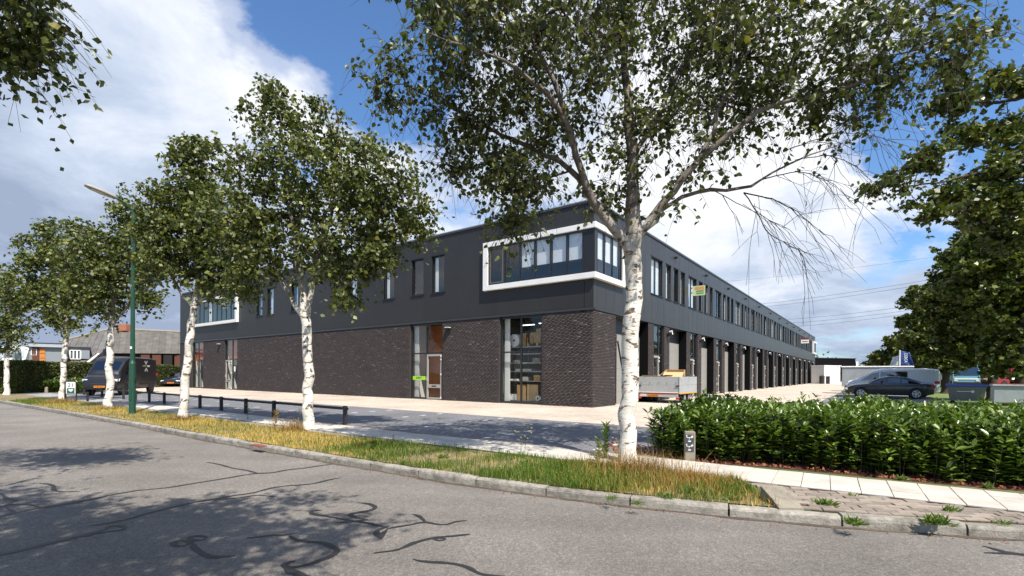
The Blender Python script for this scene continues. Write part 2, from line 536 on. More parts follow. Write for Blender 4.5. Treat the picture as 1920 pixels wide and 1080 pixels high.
M['silver_paint'] = mat('silver_van_paint', (0.68, 0.69, 0.70), 0.35, metal=0.12, var=0.04, coat=0.6)
M['white_paint'] = mat('white_vehicle_paint', (0.72, 0.72, 0.72), 0.4, var=0.04, coat=0.4)
M['lightblue'] = mat('light_blue_lorry_paint', (0.16, 0.36, 0.46), 0.4, coat=0.4)
M['redpaint'] = mat('dull_red_paint', (0.22, 0.02, 0.02), 0.5, var=0.12)
M['headlamp'] = mat('headlamp_glass', (0.65, 0.67, 0.68), 0.12, spec=0.9)
M['taillamp'] = mat('red_tail_lamp', (0.45, 0.02, 0.02), 0.2)
M['plate'] = mat('orange_plate', (0.62, 0.20, 0.01), 0.5, var=0.03)
M['binbody'] = mat('grey_bin_steel', (0.17, 0.17, 0.165), 0.5, metal=0.2, var=0.15, dirt=((0.08, 0.08, 0.075), 3, 0.4))
M['binlid'] = mat('blue_bin_lid', (0.07, 0.10, 0.36), 0.5)
M['skip'] = mat('pale_grey_tank', (0.36, 0.38, 0.39), 0.75, var=0.12, scale=2, dirt=((0.2, 0.2, 0.14), 4, 0.4))
M['flagblue'] = mat('blue_flag_cloth', (0.035, 0.075, 0.25), 0.8)
M['flagwhite'] = mat('white_flag_cloth', (0.72, 0.72, 0.74), 0.8)
M['flaggreen'] = mat('pale_green_banner', (0.40, 0.47, 0.40), 0.8)
M['orange'] = mat('orange_panel', (0.52, 0.17, 0.015), 0.6)
M['roof_grey'] = mat('corrugated_roof_sheet', (0.095, 0.09, 0.086), 0.85, var=0.25, scale=2.0, island=0.10, dirt=((0.22, 0.21, 0.17), 1.2, 0.5))
M['slate'] = mat('grey_slate_cladding', (0.20, 0.225, 0.25), 0.8, var=0.12)
M['barnred'] = mat('red_brown_timber', (0.10, 0.035, 0.020), 0.85, var=0.3)
M['barnblack'] = mat('dark_timber', (0.012, 0.011, 0.010), 0.85)
M['soil'] = ground_mix('mulch_soil', [(0.35, (0.035, 0.018, 0.010)), (0.6, (0.11, 0.04, 0.022)), (0.75, (0.20, 0.10, 0.06))], 9.0, fine=(45, 0.6), bump=0.9)
M['leaf_birch'] = leaf_mat('birch_leaf', [(0.040, 0.056, 0.014), (0.075, 0.098, 0.022), (0.165, 0.190, 0.055)], 0.45, 0.24, spec=0.5, yellow=0.03)
M['leaf_birch2'] = leaf_mat('birch_leaf_far', [(0.045, 0.065, 0.015), (0.082, 0.105, 0.022), (0.175, 0.190, 0.050)], 0.46, 0.22, spec=0.45, yellow=0.03)
M['leaf_oak'] = leaf_mat('oak_leaf', [(0.034, 0.058, 0.009), (0.080, 0.105, 0.015), (0.15, 0.16, 0.026)], 0.42, 0.16, yellow=0.02)
M['leaf_laurel'] = leaf_mat('laurel_leaf', [(0.045, 0.085, 0.012), (0.085, 0.145, 0.020), (0.17, 0.235, 0.045)], 0.33, 0.2, spec=0.6, yellow=0.01)
M['leaf_hedge'] = leaf_mat('hedge_leaf', [(0.035, 0.058, 0.012), (0.07, 0.09, 0.02), (0.10, 0.11, 0.03)], 0.55, 0.2)
M['leaf_weed'] = leaf_mat('weed_leaf', [(0.07, 0.13, 0.02), (0.13, 0.20, 0.03), (0.17, 0.23, 0.05)], 0.5, 0.3)
M['bark'] = bark_birch()
M['bark_far'] = bark_birch('birch_bark_far', 0.8)
M['bark_dark'] = mat('dark_bark', (0.045, 0.034, 0.024), 0.95, var=0.35, scale=8, bump=1.0, bscale=25)
M['twig'] = mat('twig', (0.055, 0.038, 0.028), 0.8, var=0.3)
M['stem'] = mat('green_brown_stem', (0.055, 0.05, 0.025), 0.8, var=0.3)
M['straw'] = mat('straw_flower', (0.42, 0.36, 0.22), 0.8)

# ------------------------------------------------------------------ building frame of reference
C0 = np.array((3.29, 20.05, 0.0))
BROT = math.atan2(0.804, 0.595)
cb, sb = math.cos(BROT), math.sin(BROT)


def B2W(x, y, z=0.0):
    return np.array((C0[0] + cb*x - sb*y, C0[1] + sb*x + cb*y, z))


def W2B(p):
    dx, dy = p[0] - C0[0], p[1] - C0[1]
    return (cb*dx + sb*dy, -sb*dx + cb*dy)


# ------------------------------------------------------------------ road, kerb, ground
def resample(pts, step):
    pts = np.array(pts, float); d = np.r_[0, np.cumsum(np.linalg.norm(np.diff(pts, axis=0), axis=1))]
    n = max(2, int(round(d[-1]/step)) + 1); s = np.linspace(0, d[-1], n)
    return np.stack([np.interp(s, d, pts[:, k]) for k in range(pts.shape[1])], 1)


def smooth(pts, it=2):
    pts = np.array(pts, float)
    for _ in range(it):
        q = pts.copy(); q[1:-1] = 0.25*pts[:-2] + 0.5*pts[1:-1] + 0.25*pts[2:]; pts = q
    return pts


RZ = -0.10
kpx = [(44, 763), (91, 771), (251.5, 799.4), (368, 822.7), (466.6, 840), (547, 855), (649, 872), (737, 888), (914, 917), (1091, 939.5), (1233, 956), (1318.7, 966), (1565, 988), (1719.5, 1001.6), (1920, 1013)]
kw = [G(x, y, RZ)[:2] for x, y in kpx]
d0 = kw[0] - kw[3]; d0 /= np.linalg.norm(d0)
d1 = kw[-1] - kw[-2]; d1 /= np.linalg.norm(d1)
kw = [kw[0] + d0*400, kw[0] + d0*30, kw[0] + d0*8] + kw + [kw[-1] + d1*3, kw[-1] + d1*12 + np.array((0, -1.5)), kw[-1] + d1*60 + np.array((0, -14))]
kerb = np.vstack([kw[0][None], smooth(resample(kw[1:], 0.5), 6)])


def normals(pl):
    t = np.gradient(pl, axis=0); t /= np.linalg.norm(t, axis=1)[:, None]
    n = np.stack([-t[:, 1], t[:, 0]], 1)            # left of the direction of travel; travel is left to right -> away from the camera
    return t, n


def strip(pl, a, b, z, name, m, parent=None, kind='structure'):
    t, n = normals(pl)
    A = pl + n*a; Bq = pl + n*b; k = len(pl)
    V = np.vstack([np.c_[A, np.full(k, z)], np.c_[Bq, np.full(k, z)]])
    F = np.array([(i, i+1, k+i+1, k+i) for i in range(k-1)])
    o = np_mesh(name, V, F, m, parent)
    if kind: o['kind'] = kind
    return o


# ground everywhere beyond the kerb (one sheet out to the horizon), and the road before it
t_, n_ = normals(kerb)
inner = kerb + n_*0.14
grassland = ground_mix('ground_grass', [(0.3, (0.05, 0.065, 0.02)), (0.5, (0.09, 0.10, 0.03)), (0.7, (0.20, 0.16, 0.07))], 1.3, fine=(35, 0.4), bump=0.8)
k = len(inner)
V = [(p[0], p[1], -0.004) for p in inner] + [(max(-1800, p[0]*1.0 if i else -1800), 1800, -0.004) for i, p in enumerate(inner)]
far = np.linspace(-1800, 1800, k)
V = np.array([(p[0], p[1], -0.004) for p in inner] + [(far[i], 1800, -0.004) for i in range(k)])
F = np.array([(i, i+1, k+i+1, k+i) for i in range(k-1)])
o = np_mesh('ground', V, F, grassland); o['kind'] = 'structure'
gb = MB().quad((-1800, -1800, -0.35), (1800, -1800, -0.35), (1800, 1800, -0.35), (-1800, 1800, -0.35)).build('terrain', grassland); gb['kind'] = 'structure'

asph = ground_mix('road_asphalt', [(0.3, (0.162, 0.145, 0.128)), (0.7, (0.208, 0.188, 0.168))], 0.8, fine=(170, 0.28), bump=0.7, extra=asphalt_extra)
V = np.array([(p[0], p[1], RZ) for p in kerb] + [(p[0]*1.0 - 7*(-t_[i][1]*0), p[1]*1.0, RZ) for i, p in enumerate(kerb - n_*9.0)])
F = np.array([(i, k+i, k+i+1, i+1) for i in range(k-1)])
road = np_mesh('road', V, F, asph); road['kind'] = 'structure'
near_verge = strip(kerb, -16.0, -9.0, RZ + 0.02, 'far_verge', grassland)

kb = strip(kerb, 0.01, 0.145, -0.02, 'kerb', M['mortar'])
fine = resample(kerb[1:], 0.02)
sacc = 0.0
L = np.r_[0, np.cumsum(np.linalg.norm(np.diff(fine, axis=0), axis=1))]
tt, nn = normals(fine)
ks = 0
s0 = 0.0
while s0 < L[-1] - 2 and ks < 110:
    length = 1.0 - 0.007
    i0 = int(np.searchsorted(L, s0)); i1 = int(np.searchsorted(L, s0 + length))
    a, b_ = fine[i0], fine[i1]
    if b_[0] < -48 or a[0] > 14:
        s0 += 1.0; continue
    idx = np.linspace(i0, i1, 5).astype(int)
    jit = random.uniform(-0.006, 0.006); zj = random.uniform(-0.012, 0.006)
    rings = []
    nv = nn[(i0+i1)//2]
    for q, ii in enumerate(idx):
        p = fine[ii] + nv*jit
        e = 0.003 if q in (0, 4) else 0.0
        tv = tt[ii]
        def pt(off, z): return (p[0] + nv[0]*off, p[1] + nv[1]*off, z)
        wob = [random.uniform(-0.0035, 0.0035) for _ in range(4)]
        rings.append([pt(e+wob[0], RZ - 0.05), pt(0.004+e+wob[0], RZ + 0.068), pt(0.012+e+wob[1], RZ + 0.09+zj), pt(0.03+wob[2], RZ + 0.108 + zj - e), pt(0.128, RZ + 0.108 + zj - e + wob[3]), pt(0.14, RZ + 0.09), pt(0.14, RZ-0.05)])
    MB().loft(rings).build('kerb_stone', M['kerb'], kb)
    ks += 1
    s0 += 1.0
# dirt line along the gutter (thin sheet with sand and litter)
gm = ground_mix('gutter_dirt', [(0.3, (0.05, 0.04, 0.03)), (0.6, (0.11, 0.08, 0.055)), (0.8, (0.17, 0.13, 0.09))], 5.0, fine=(60, 0.5), bump=0.7)
rv = resample(kerb[1:], 0.12)
tv_, nv_ = normals(rv)
wd = 0.03 + 0.05*np.abs(np.sin(rv[:, 0]*1.7)) * rng.random(len(rv)) + 0.03*rng.random(len(rv))
A_ = rv + nv_*0.03; B_ = rv - nv_*wd[:, None]
kk = len(rv)
gd = np_mesh('gutter_dirt', np.vstack([np.c_[A_, np.full(kk, RZ+0.004)], np.c_[B_, np.full(kk, RZ+0.004)]]), np.array([(i, kk+i, kk+i+1, i+1) for i in range(kk-1)]), gm)
gd['kind'] = 'structure'

# ---- tar seams and one dark forked mark on the asphalt (each a thin strip 4 mm above the road)
tar = mat('bitumen_seal', (0.020, 0.020, 0.021), 0.55, var=0.25, scale=12)


def A8(pts): return [(x/2.743, 760 + y/2.743) for x, y in pts]
def B8(pts): return [(500 + x/2.8235, 860 + y/2.8235) for x, y in pts]
def ell(cx_, cy_, rx, ry, n=14): return [(cx_ + rx*math.cos(2*math.pi*i/n), cy_ + ry*math.sin(2*math.pi*i/n)) for i in range(n+1)]


seams = [
 (A8([(-60, 590), (0, 573), (170, 535), (300, 515), (460, 487), (580, 460), (700, 440), (860, 425), (1000, 402), (1150, 378), (1300, 352), (1400, 348), (1480, 332), (1560, 325), (1640, 312), (1720, 302)]), 0.055),
 (A8([(1065, 293), (1130, 305), (1200, 325), (1270, 335), (1330, 352)]), 0.045),
 (A8([(-80, 790), (0, 768), (130, 742), (230, 715), (330, 695), (450, 665), (540, 640)]), 0.075),
 (A8([(460, 620), (560, 607), (650, 588), (760, 556), (900, 523), (1000, 498), (1100, 485), (1200, 465), (1300, 452), (1400, 425), (1500, 412), (1560, 410), (1620, 403), (1700, 382), (1755, 373)]), 0.05),
 (A8([(1100, 490), (1220, 478), (1320, 462), (1430, 472)]), 0.03),
 (A8([(545, 640), (560, 622), (610, 617), (645, 628), (640, 642), (560, 648), (450, 672), (400, 682)]), 0.05),
 (A8(ell(1015, 684, 48, 13)), 0.05), (A8(ell(930, 711, 42, 18)), 0.055),
 (A8([(985, 705), (995, 730), (1030, 758), (1070, 778), (1130, 785), (1170, 778), (1210, 774)]), 0.055),
 (A8([(1270, 685), (1330, 678), (1400, 668), (1480, 670), (1530, 655)]), 0.045),
 (A8([(1490, 672), (1520, 695), (1580, 704), (1640, 703), (1700, 722), (1740, 745), (1720, 770), (1660, 795), (1600, 815), (1540, 832), (1480, 838), (1450, 828), (1470, 808), (1520, 802)]), 0.06),
 (A8([(1455, 832), (1500, 856), (1540, 872), (1600, 900), (1640, 930)]), 0.085),
 (A8([(200, 402), (255, 406), (280, 418), (272, 435), (310, 447), (410, 443)]), 0.05),
 (A8([(-20, 450), (15, 462), (30, 478), (85, 488), (50, 506), (20, 520), (-30, 530)]), 0.04),
 (A8([(40, 512), (140, 508), (190, 520), (212, 530)]), 0.04), (A8([(30, 520), (55, 540), (80, 550)]), 0.04),
 (B8([(290, 278), (250, 274), (225, 284), (245, 296), (300, 303), (360, 314), (420, 326), (480, 334), (530, 341), (590, 355), (640, 368)]), 0.05),
 (B8([(645, 362), (600, 372), (575, 388), (590, 405), (608, 428)]), 0.06), (B8([(640, 372), (618, 395), (608, 428)]), 0.05),
 (B8([(640, 372), (700, 360), (760, 352), (800, 342), (840, 335), (880, 345), (930, 353), (960, 350), (985, 338), (1030, 329), (1060, 329)]), 0.045),
 (B8([(840, 337), (820, 315), (800, 300), (770, 295)]), 0.05),
 (B8([(480, 234), (530, 237), (565, 248), (580, 262), (555, 275), (500, 284), (455, 290), (435, 298), (450, 308), (500, 318), (540, 327)]), 0.05),
 (B8([(360, 342), (420, 338), (480, 331), (540, 325)]), 0.035),
 (B8([(565, 502), (630, 493), (690, 487), (725, 472), (760, 455), (800, 440), (850, 428), (900, 417), (980, 412), (1030, 407), (1080, 400)]), 0.05),
 (B8(ell(915, 428, 34, 10)), 0.045),
 (B8([(775, 534), (800, 543), (880, 550), (950, 552), (1010, 562), (1060, 572), (1090, 590), (1115, 610), (1180, 622), (1290, 628)]), 0.05),
 ([(1842, 1024), (1868, 1030), (1878, 1035), (1920, 1041), (1950, 1043)], 0.06), ([(1845, 1037), (1880, 1038), (1915, 1041)], 0.04),  # dark forked mark at the lower right, drawn in the same material as the seams
]
for pts, wdt in seams:
    w3 = np.array([G(x, y, RZ)[:2] for x, y in pts])
    # Catmull-like smoothing, ragged edge
    w3 = smooth(resample(w3, 0.04), 2)
    t2, n2_ = normals(w3)
    q = len(w3)
    nz = np.interp(np.arange(q), np.arange(0, q+6, 3), rng.random(len(np.arange(0, q+6, 3))))
    hw = wdt*0.88/2*(0.65 + 0.7*nz)
    taper = np.minimum(1, np.minimum(np.arange(q), np.arange(q)[::-1])/4 + 0.35)
    hw = hw*taper
    jl = (rng.random(q)-0.5)*wdt*0.12; jr = (rng.random(q)-0.5)*wdt*0.12
    zz_ = RZ + 0.004 + 0.0004*random.random()
    Va = w3 + n2_*(hw+jl)[:, None]; Vb = w3 - n2_*(hw+jr)[:, None]
    np_mesh('dark_seam', np.vstack([np.c_[Va, np.full(q, zz_)], np.c_[Vb, np.full(q, zz_)]]), np.array([(i, q+i, q+i+1, i+1) for i in range(q-1)]), tar, road)


# ---- paving laid along the building (sheets in the building's own directions)
def bsheet(name, x0, x1, y0, y1, z, m, hole=None):
    o = MB().quad((x0, y0, z), (x1, y0, z), (x1, y1, z), (x0, y1, z)).build(name, m)
    o.location = C0; o.rotation_euler = (0, 0, BROT); o['kind'] = 'structure'
    return o


pv_beige = paver_mat('beige_clinker', (0.62, 0.52, 0.42), (0.51, 0.425, 0.34), (0.27, 0.22, 0.175), 0.2, 0.1, 0.6, msize=0.10, stain=0.30)
pv_dark = paver_mat('slate_grey_clinker', (0.185, 0.186, 0.196), (0.145, 0.147, 0.157), (0.08, 0.08, 0.08), 0.2, 0.1, 0.0, msize=0.08, stain=0.22)
pv_path = paver_mat('pale_path_tiles', (0.36, 0.34, 0.32), (0.30, 0.285, 0.27), (0.10, 0.09, 0.07), 0.3, 0.3, 0.0, msize=0.03, stain=0.3)
bsheet('forecourt_paving', -5.8, 150, -6.9, 150, 0.004, pv_beige)
mb = MB()
mb.poly([(-10.3, -6.9, 0.006), (-5.8, -6.9, 0.006), (-5.8, 42, 0.006), (-10.3, 42, 0.006)])
mb.poly([(-10.3, -6.91, 0.006), (-10.3, -3.4, 0.0055), (-10.31, -3.4, 0.0055)])
o = mb.build('parking_paving', pv_dark); o.location = C0; o.rotation_euler = (0, 0, BROT); o['kind'] = 'structure'
bsheet('side_parking_paving', -2.0, 150, -12.0, -6.9, 0.0065, pv_dark)
bsheet('path_paving', -11.75, -10.42, -2.2, 46, 0.006, pv_path)
eg = MB().box(-10.42, -10.3, -6.5, 42, -0.05, 0.012).build('edging_strip', mat('edging_band', (0.20, 0.13, 0.09), 0.9, var=0.3, scale=9))
eg.location = C0; eg.rotation_euler = (0, 0, BROT); eg['kind'] = 'structure'
# white marking bricks of the parking stalls, a row of single bricks between stalls
mk = bsheet('stall_markings', -7.3, -7.1, -2.68, -2.57, 0.0095, M['offwhite'])
mesh_d = MB().box(-0.11, 0.11, -0.05, 0.05, 0.0, 0.003).build('marking_brick', M['offwhite'], mk)
first = True
for kq in range(-2, 12):
    for j in range(6):
        if first: ob = mesh_d; first = False
        else:
            ob = mesh_d.copy(); link(ob, mk)
        ob.location = (-6.25 - 0.76*j, -0.12 + 2.57*kq, 0.0095)

# footpath of 30 x 30 tiles that bends round in front of the laurels, each tile its own piece
top = [(1272, 864), (1450, 883), (1569, 894), (1719.5, 909), (1920, 929)]
tw = [G(x, y)[:2] for x, y in top]
e1 = tw[-1] - tw[-2]; e1 /= np.linalg.norm(e1)
PL = []
for yy in np.arange(16.0, 1.2, -1.0):
    PL.append(B2W(-10.45, yy)[:2])
PL = PL + [B2W(-10.45, 0.3)[:2], B2W(-10.5, -0.5)[:2]] + [tw[0]] + tw[1:] + [tw[-1] + e1*2, tw[-1] + e1*6]
PL = smooth(resample(PL, 0.2), 8)
tile_line = resample(PL, 0.302)
tl_t, tl_n = normals(tile_line)
side_base = strip(resample(PL, 0.3), 0.03, -1.05, 0.010, 'sidewalk', M['mortar'])
ntile = 0
for i in range(len(tile_line) - 1):
    a, b_ = tile_line[i], tile_line[i+1]
    for r in range(3):
        o0, o1 = -0.030 - 0.336*r, -0.030 - 0.336*r - 0.330
        na, nb = tl_n[i], tl_n[i+1]
        tv = (b_ - a)*0.010
        z0, z1 = 0.0, 0.022 + random.uniform(-0.003, 0.003)
        pts = [a + na*o0 + tv, b_ + nb*o0 - tv, b_ + nb*o1 - tv, a + na*o1 + tv]
        cpt = sum(pts)/4
        if ntile >= 295: continue
        rings = [[(p[0], p[1], z0) for p in pts], [(p[0], p[1], z1 - 0.004 + random.uniform(-0.001, 0.001)) for p in pts], [((p[0]*0.985 + cpt[0]*0.015), (p[1]*0.985 + cpt[1]*0.015), z1) for p in pts]]
        MB().loft([list(reversed(r_)) for r_ in rings], False, True).build('tile', M['tile'], side_base)
        ntile += 1

# brown paving bricks between the kerb and the tiles, lower right, each its own piece
lowl = PL - normals(PL)[1]*1.06
pav = None
bricks = []
fk = resample(kerb[1:], 0.05); fk = fk[(fk[:, 0] > 2.2) & (fk[:, 0] < 8)]
ft, fn = normals(fk)
fl = np.r_[0, np.cumsum(np.linalg.norm(np.diff(fk, axis=0), axis=1))]
xs = np.interp(fk[:, 0], lowl[np.argsort(lowl[:, 0]), 0], lowl[np.argsort(lowl[:, 0]), 1])
base_pts = []
for i in range(0, len(fk), 2):
    gapw = max(0.0, xs[i] - (fk[i] + fn[i]*0.15)[1])
    base_pts.append((fk[i] + fn[i]*0.15, np.array((fk[i][0] + fn[i][0]*0.15, xs[i] + 0.02))))
sel = [(a, b_) for a, b_ in base_pts if a[0] > 2.95]
kq = len(sel)
pav = np_mesh('brick_paving', np.array([(a[0], a[1], 0.003) for a, _ in sel] + [(b_[0], b_[1], 0.003) for _, b_ in sel]), np.array([(i, i+1, kq+i+1, kq+i) for i in range(kq-1)]), M['soil'])
pav['kind'] = 'structure'
nbk = 0
proto = [MB().rbox(-0.096, 0.096, -0.047, 0.047, -0.03, 0.016, 0.004).build('paving_brick', M['paving'], pav) for _ in range(1)]
row = 0
for off in np.arange(0.205, 1.3, 0.102):
    s = 0.1*(row % 2)
    row += 1
    while s < fl[-1]:
        i = min(len(fk)-1, int(s/0.05))
        p = fk[i] + fn[i]*off
        ymax = np.interp(p[0], lowl[np.argsort(lowl[:, 0]), 0], lowl[np.argsort(lowl[:, 0]), 1])
        if p[1] < ymax - 0.05 and p[0] > 3.0 and p[0] < 6.6 and nbk < 295:
            ob = proto[0] if nbk == 0 else proto[0].copy()
            if nbk: link(ob, pav)
            ob.location = (p[0], p[1], random.uniform(-0.005, 0.005))
            ob.rotation_euler = (random.uniform(-0.03, 0.03), random.uniform(-0.03, 0.03), math.atan2(ft[i][1], ft[i][0]) + random.uniform(-0.04, 0.04))
            nbk += 1
        s += 0.202

# ------------------------------------------------------------------ the business building
bld = empty('business_building', C0, BROT, 'long two storey building of dark brick under anthracite cladding with white framed corner bay', 'building')
LF, LR, ZS, ZR = 41.5, 89.0, 4.0, 8.5
BZ0, BZ1 = 5.27, 7.52
TH = 0.12


def fbx(mb_, fac, t0, t1, o0, o1, z0, z1):
    if fac == 'F': mb_.box(-o1, -o0, t0, t1, z0, z1)
    else: mb_.box(t0, t1, -o1, -o0, z0, z1)
    return mb_


def bricks_on(fac, segs, z0, z1, name='brickwork', bl=0.232, bh=0.050, jx=0.007, jz=0.0125, o=0.0):
    """real brick fronts standing 8 mm proud of the mortar bed, running bond"""
    V = []; F = []
    rows = int((z1 - z0)/(bh + jz))
    base = np.array([(0, 0, 0), (1, 0, 0), (1, 0, 1), (0, 0, 1), (0, 1, 0), (1, 1, 0), (1, 1, 1), (0, 1, 1)], float)   # x: along, y: outwards, z: up
    faces = [(4, 5, 6, 7), (0, 4, 7, 3), (5, 1, 2, 6), (7, 6, 2, 3), (0, 1, 5, 4)]
    n = 0
    allv = []; allf = []
    for (a, b_) in segs:
        for r in range(rows):
            zz0 = z0 + r*(bh + jz) + jz*0.5
            off = (bl + jx)*((r*0.382 + 0.25*rng.random()) % 1.0)
            s = a - off
            while s < b_:
                x0, x1 = max(a, s), min(b_, s + bl)
                s += bl + jx
                if x1 - x0 < 0.03: continue
                pr = 0.005 + 0.002*rng.random()
                v = base.copy()
                v[:, 0] = x0 + v[:, 0]*(x1-x0); v[:, 1] = o + np.where(v[:, 1] > 0, pr, -0.004); v[:, 2] = zz0 + v[:, 2]*bh
                allv.append(v); allf.append(np.array(faces) + n); n += 8
    V = np.vstack(allv); F = np.vstack(allf)
    if fac == 'F':
        W = np.c_[-V[:, 1], V[:, 0], V[:, 2]]
    else:
        W = np.c_[V[:, 0], -V[:, 1], V[:, 2]]; F = F
    if fac == 'F': F = F[:, ::-1]
    F = F[:, ::-1] if fac == 'F' else F[:, ::-1]
    o_ = np_mesh(name, W, F, M['brick'], bld); o_['kind'] = 'stuff'
    return o_


# openings of the front (t from the corner to the left)
open_F = [(2.50, 4.83), (8.52, 10.92), (30.6, 32.8), (36.7, 39.0)]
segs = []; a = 0.0
for s_, e_ in open_F:
    segs.append((a, s_)); a = e_
segs.append((a, LF))
for i, (a, b_) in enumerate(segs):
    fbx(MB(), 'F', a + (0.30 if i == 0 else 0), b_, -0.30, 0.0, 0.0, ZS).build('brick_wall', M['mortar'], bld)
bricks_on('F', segs, 0.0, ZS - 0.02)
# right side: corner pier, then per unit: pier, glazing with door, pier, recessed goods door
fbx(MB(), 'R', 0.0, 2.15, -0.60, 0.0, 0.0, ZS).build('brick_wall', M['mortar'], bld)
piers = [(0.0, 2.15)]
U0, UP, NU = 6.0, 6.2, 13
units = [U0 + UP*k_ for k_ in range(NU)]
for u in units:
    for a, b_ in ((u, u + 0.77), (u + 2.34, u + 3.15)):
        fbx(MB(), 'R', a, b_, -0.60, 0.0, 0.0, ZS).build('brick_pier', M['mortar'], bld)
        if u < 40: piers.append((a, b_))
fbx(MB(), 'R', U0 + UP*NU + 0.1, LR, -0.60, 0.0, 0.0, ZS).build('brick_pier', M['mortar'], bld)
bricks_on('R', piers, 0.0, ZS - 0.02)
# black reveals and grey goods doors in the recesses
rec = [(2.15, 6.0)] + [(u + 3.15, u + 6.2) for u in units]
for a, b_ in rec:
    if b_ > LR - 2: continue
    D = 0.46
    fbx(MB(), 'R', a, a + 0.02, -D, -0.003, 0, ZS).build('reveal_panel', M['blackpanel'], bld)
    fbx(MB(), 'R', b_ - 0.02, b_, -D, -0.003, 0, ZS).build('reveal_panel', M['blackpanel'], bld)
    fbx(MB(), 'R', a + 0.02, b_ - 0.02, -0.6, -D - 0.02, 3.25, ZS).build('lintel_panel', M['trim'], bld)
    if a < 3: fbx(MB(), 'R', a + 0.021, a + 1.0, -D - 0.001, -D + 0.05, 0.0, 3.2).build('reveal_panel', M['blackpanel'], bld)
    g = MB()
    for q in range(6):
        fbx(g, 'R', a + 0.03, b_ - 0.03, -0.6, -D, 0.02 + q*0.54, 0.02 + q*0.54 + 0.535)
    gd_ = g.build('goods_door', M['doorpanel'], bld)
    fbx(MB(), 'R', (a+b_)/2 - 0.12, (a+b_)/2 + 0.12, -D, -D + 0.03, 0.65, 0.72).build('handle', M['black'], gd_)


def window(fac, t0, t1, z0, z1, vbars=(), hbars=(), o=0.0, fw=0.06, glassm=None, back=None, depth=0.35, bx=0.3, sill=True, blind=None, name='window', fm=None, vb=0.05):
    g = MB()
    fm = fm or M['frame']
    i = 0.10 if o <= 0.0 else 0.0       # set back from the wall face
    oi, oo = o - i - 0.06, o - i + 0.01
    fbx(g, fac, t0, t0+fw, oi, oo, z0, z1); fbx(g, fac, t1-fw, t1, oi, oo, z0, z1)
    fbx(g, fac, t0+fw, t1-fw, oi, oo, z0, z0+fw); fbx(g, fac, t0+fw, t1-fw, oi, oo, z1-fw, z1)
    for v in vbars: fbx(g, fac, v-vb/2, v+vb/2, oi, oo-0.004, z0+fw, z1-fw)
    for h in hbars: fbx(g, fac, t0+fw, t1-fw, oi+0.002, oo-0.008, h-0.035, h+0.035)
    w_ = g.build(name, fm, bld)
    xs_ = [t0+fw] + [v for v in vbars] + [t1-fw]; zs_ = [z0+fw] + list(hbars) + [z1-fw]
    for a, b_ in zip(xs_[:-1], xs_[1:]):
        for c_, d_ in zip(zs_[:-1], zs_[1:]):
            y_ = o-i-0.026
            if fac == 'F': MB().quad((-y_, b_, c_), (-y_, a, c_), (-y_, a, d_), (-y_, b_, d_)).build('pane', glassm or M['glass_up'], w_)
            else: MB().quad((a, -y_, c_), (b_, -y_, c_), (b_, -y_, d_), (a, -y_, d_)).build('pane', glassm or M['glass_up'], w_)
    if sill:
        fbx(MB(), fac, t0-0.06, t1+0.06, o, o+0.05, z0-0.045, z0).build('sill', M['black'], w_)
        fbx(MB(), fac, t0-0.04, t1+0.04, o, o+0.02, z1, z1+0.04).build('head_flashing', M['black'], w_)
    if back is not None:
        bk = MB()
        fbx(bk, fac, t0-bx, t1+0.3, o-i-depth-0.03, o-i-depth, z0-0.2, z1+0.2)
        bk.build('room_back', back, w_)
    if blind:
        for (b0, b1, bz0, bz1) in blind:
            fbx(MB(), fac, b0, b1, o-i-0.12, o-i-0.11, bz0, bz1).build('blind', M['blind'], w_)
    return w_


# ---- upper storey: windows
WZ0, WZ1 = 5.52, 7.42
winF = [(8.40, 9.30, 'r'), (9.92, 10.82, 'n'), (12.25, 13.15, 'r'), (15.6, 16.5, 'f'), (17.1, 18.0, 'n'), (22.0, 22.9, 'l'), (25.2, 26.1, 'f'), (26.8, 27.7, 'l')]
for a, b_, cur in winF:
    bl_ = {'r': [(b_-0.28, b_-0.06, WZ0+0.06, WZ1-0.06)], 'n': None, 'l': [(a+0.05, a+0.5, WZ0+0.06, WZ1-0.06)], 'f': [(a+0.2, b_-0.2, WZ0+0.06, WZ1-0.06)]}[cur]
    window('F', a, b_, WZ0, WZ1, back=M['room'], blind=bl_)
winR = []
for k_, u in enumerate(units):
    for j, (a, b_) in enumerate(((0.37, 2.02), (2.56, 3.37), (3.81, 4.64), (5.07, 5.87))):
        a += u; b_ += u
        if b_ > 83.8: continue
        winR.append((a, b_))
        vb_ = [a + (b_-a)*0.5] if j == 0 else []
        window('R', a, b_, WZ0, WZ1, vbars=vb_, back=M['room'], blind=[(a+0.06, b_-0.06, WZ0+0.06, WZ1-0.06)] if (k_*4+j) % 3 != 2 else None)


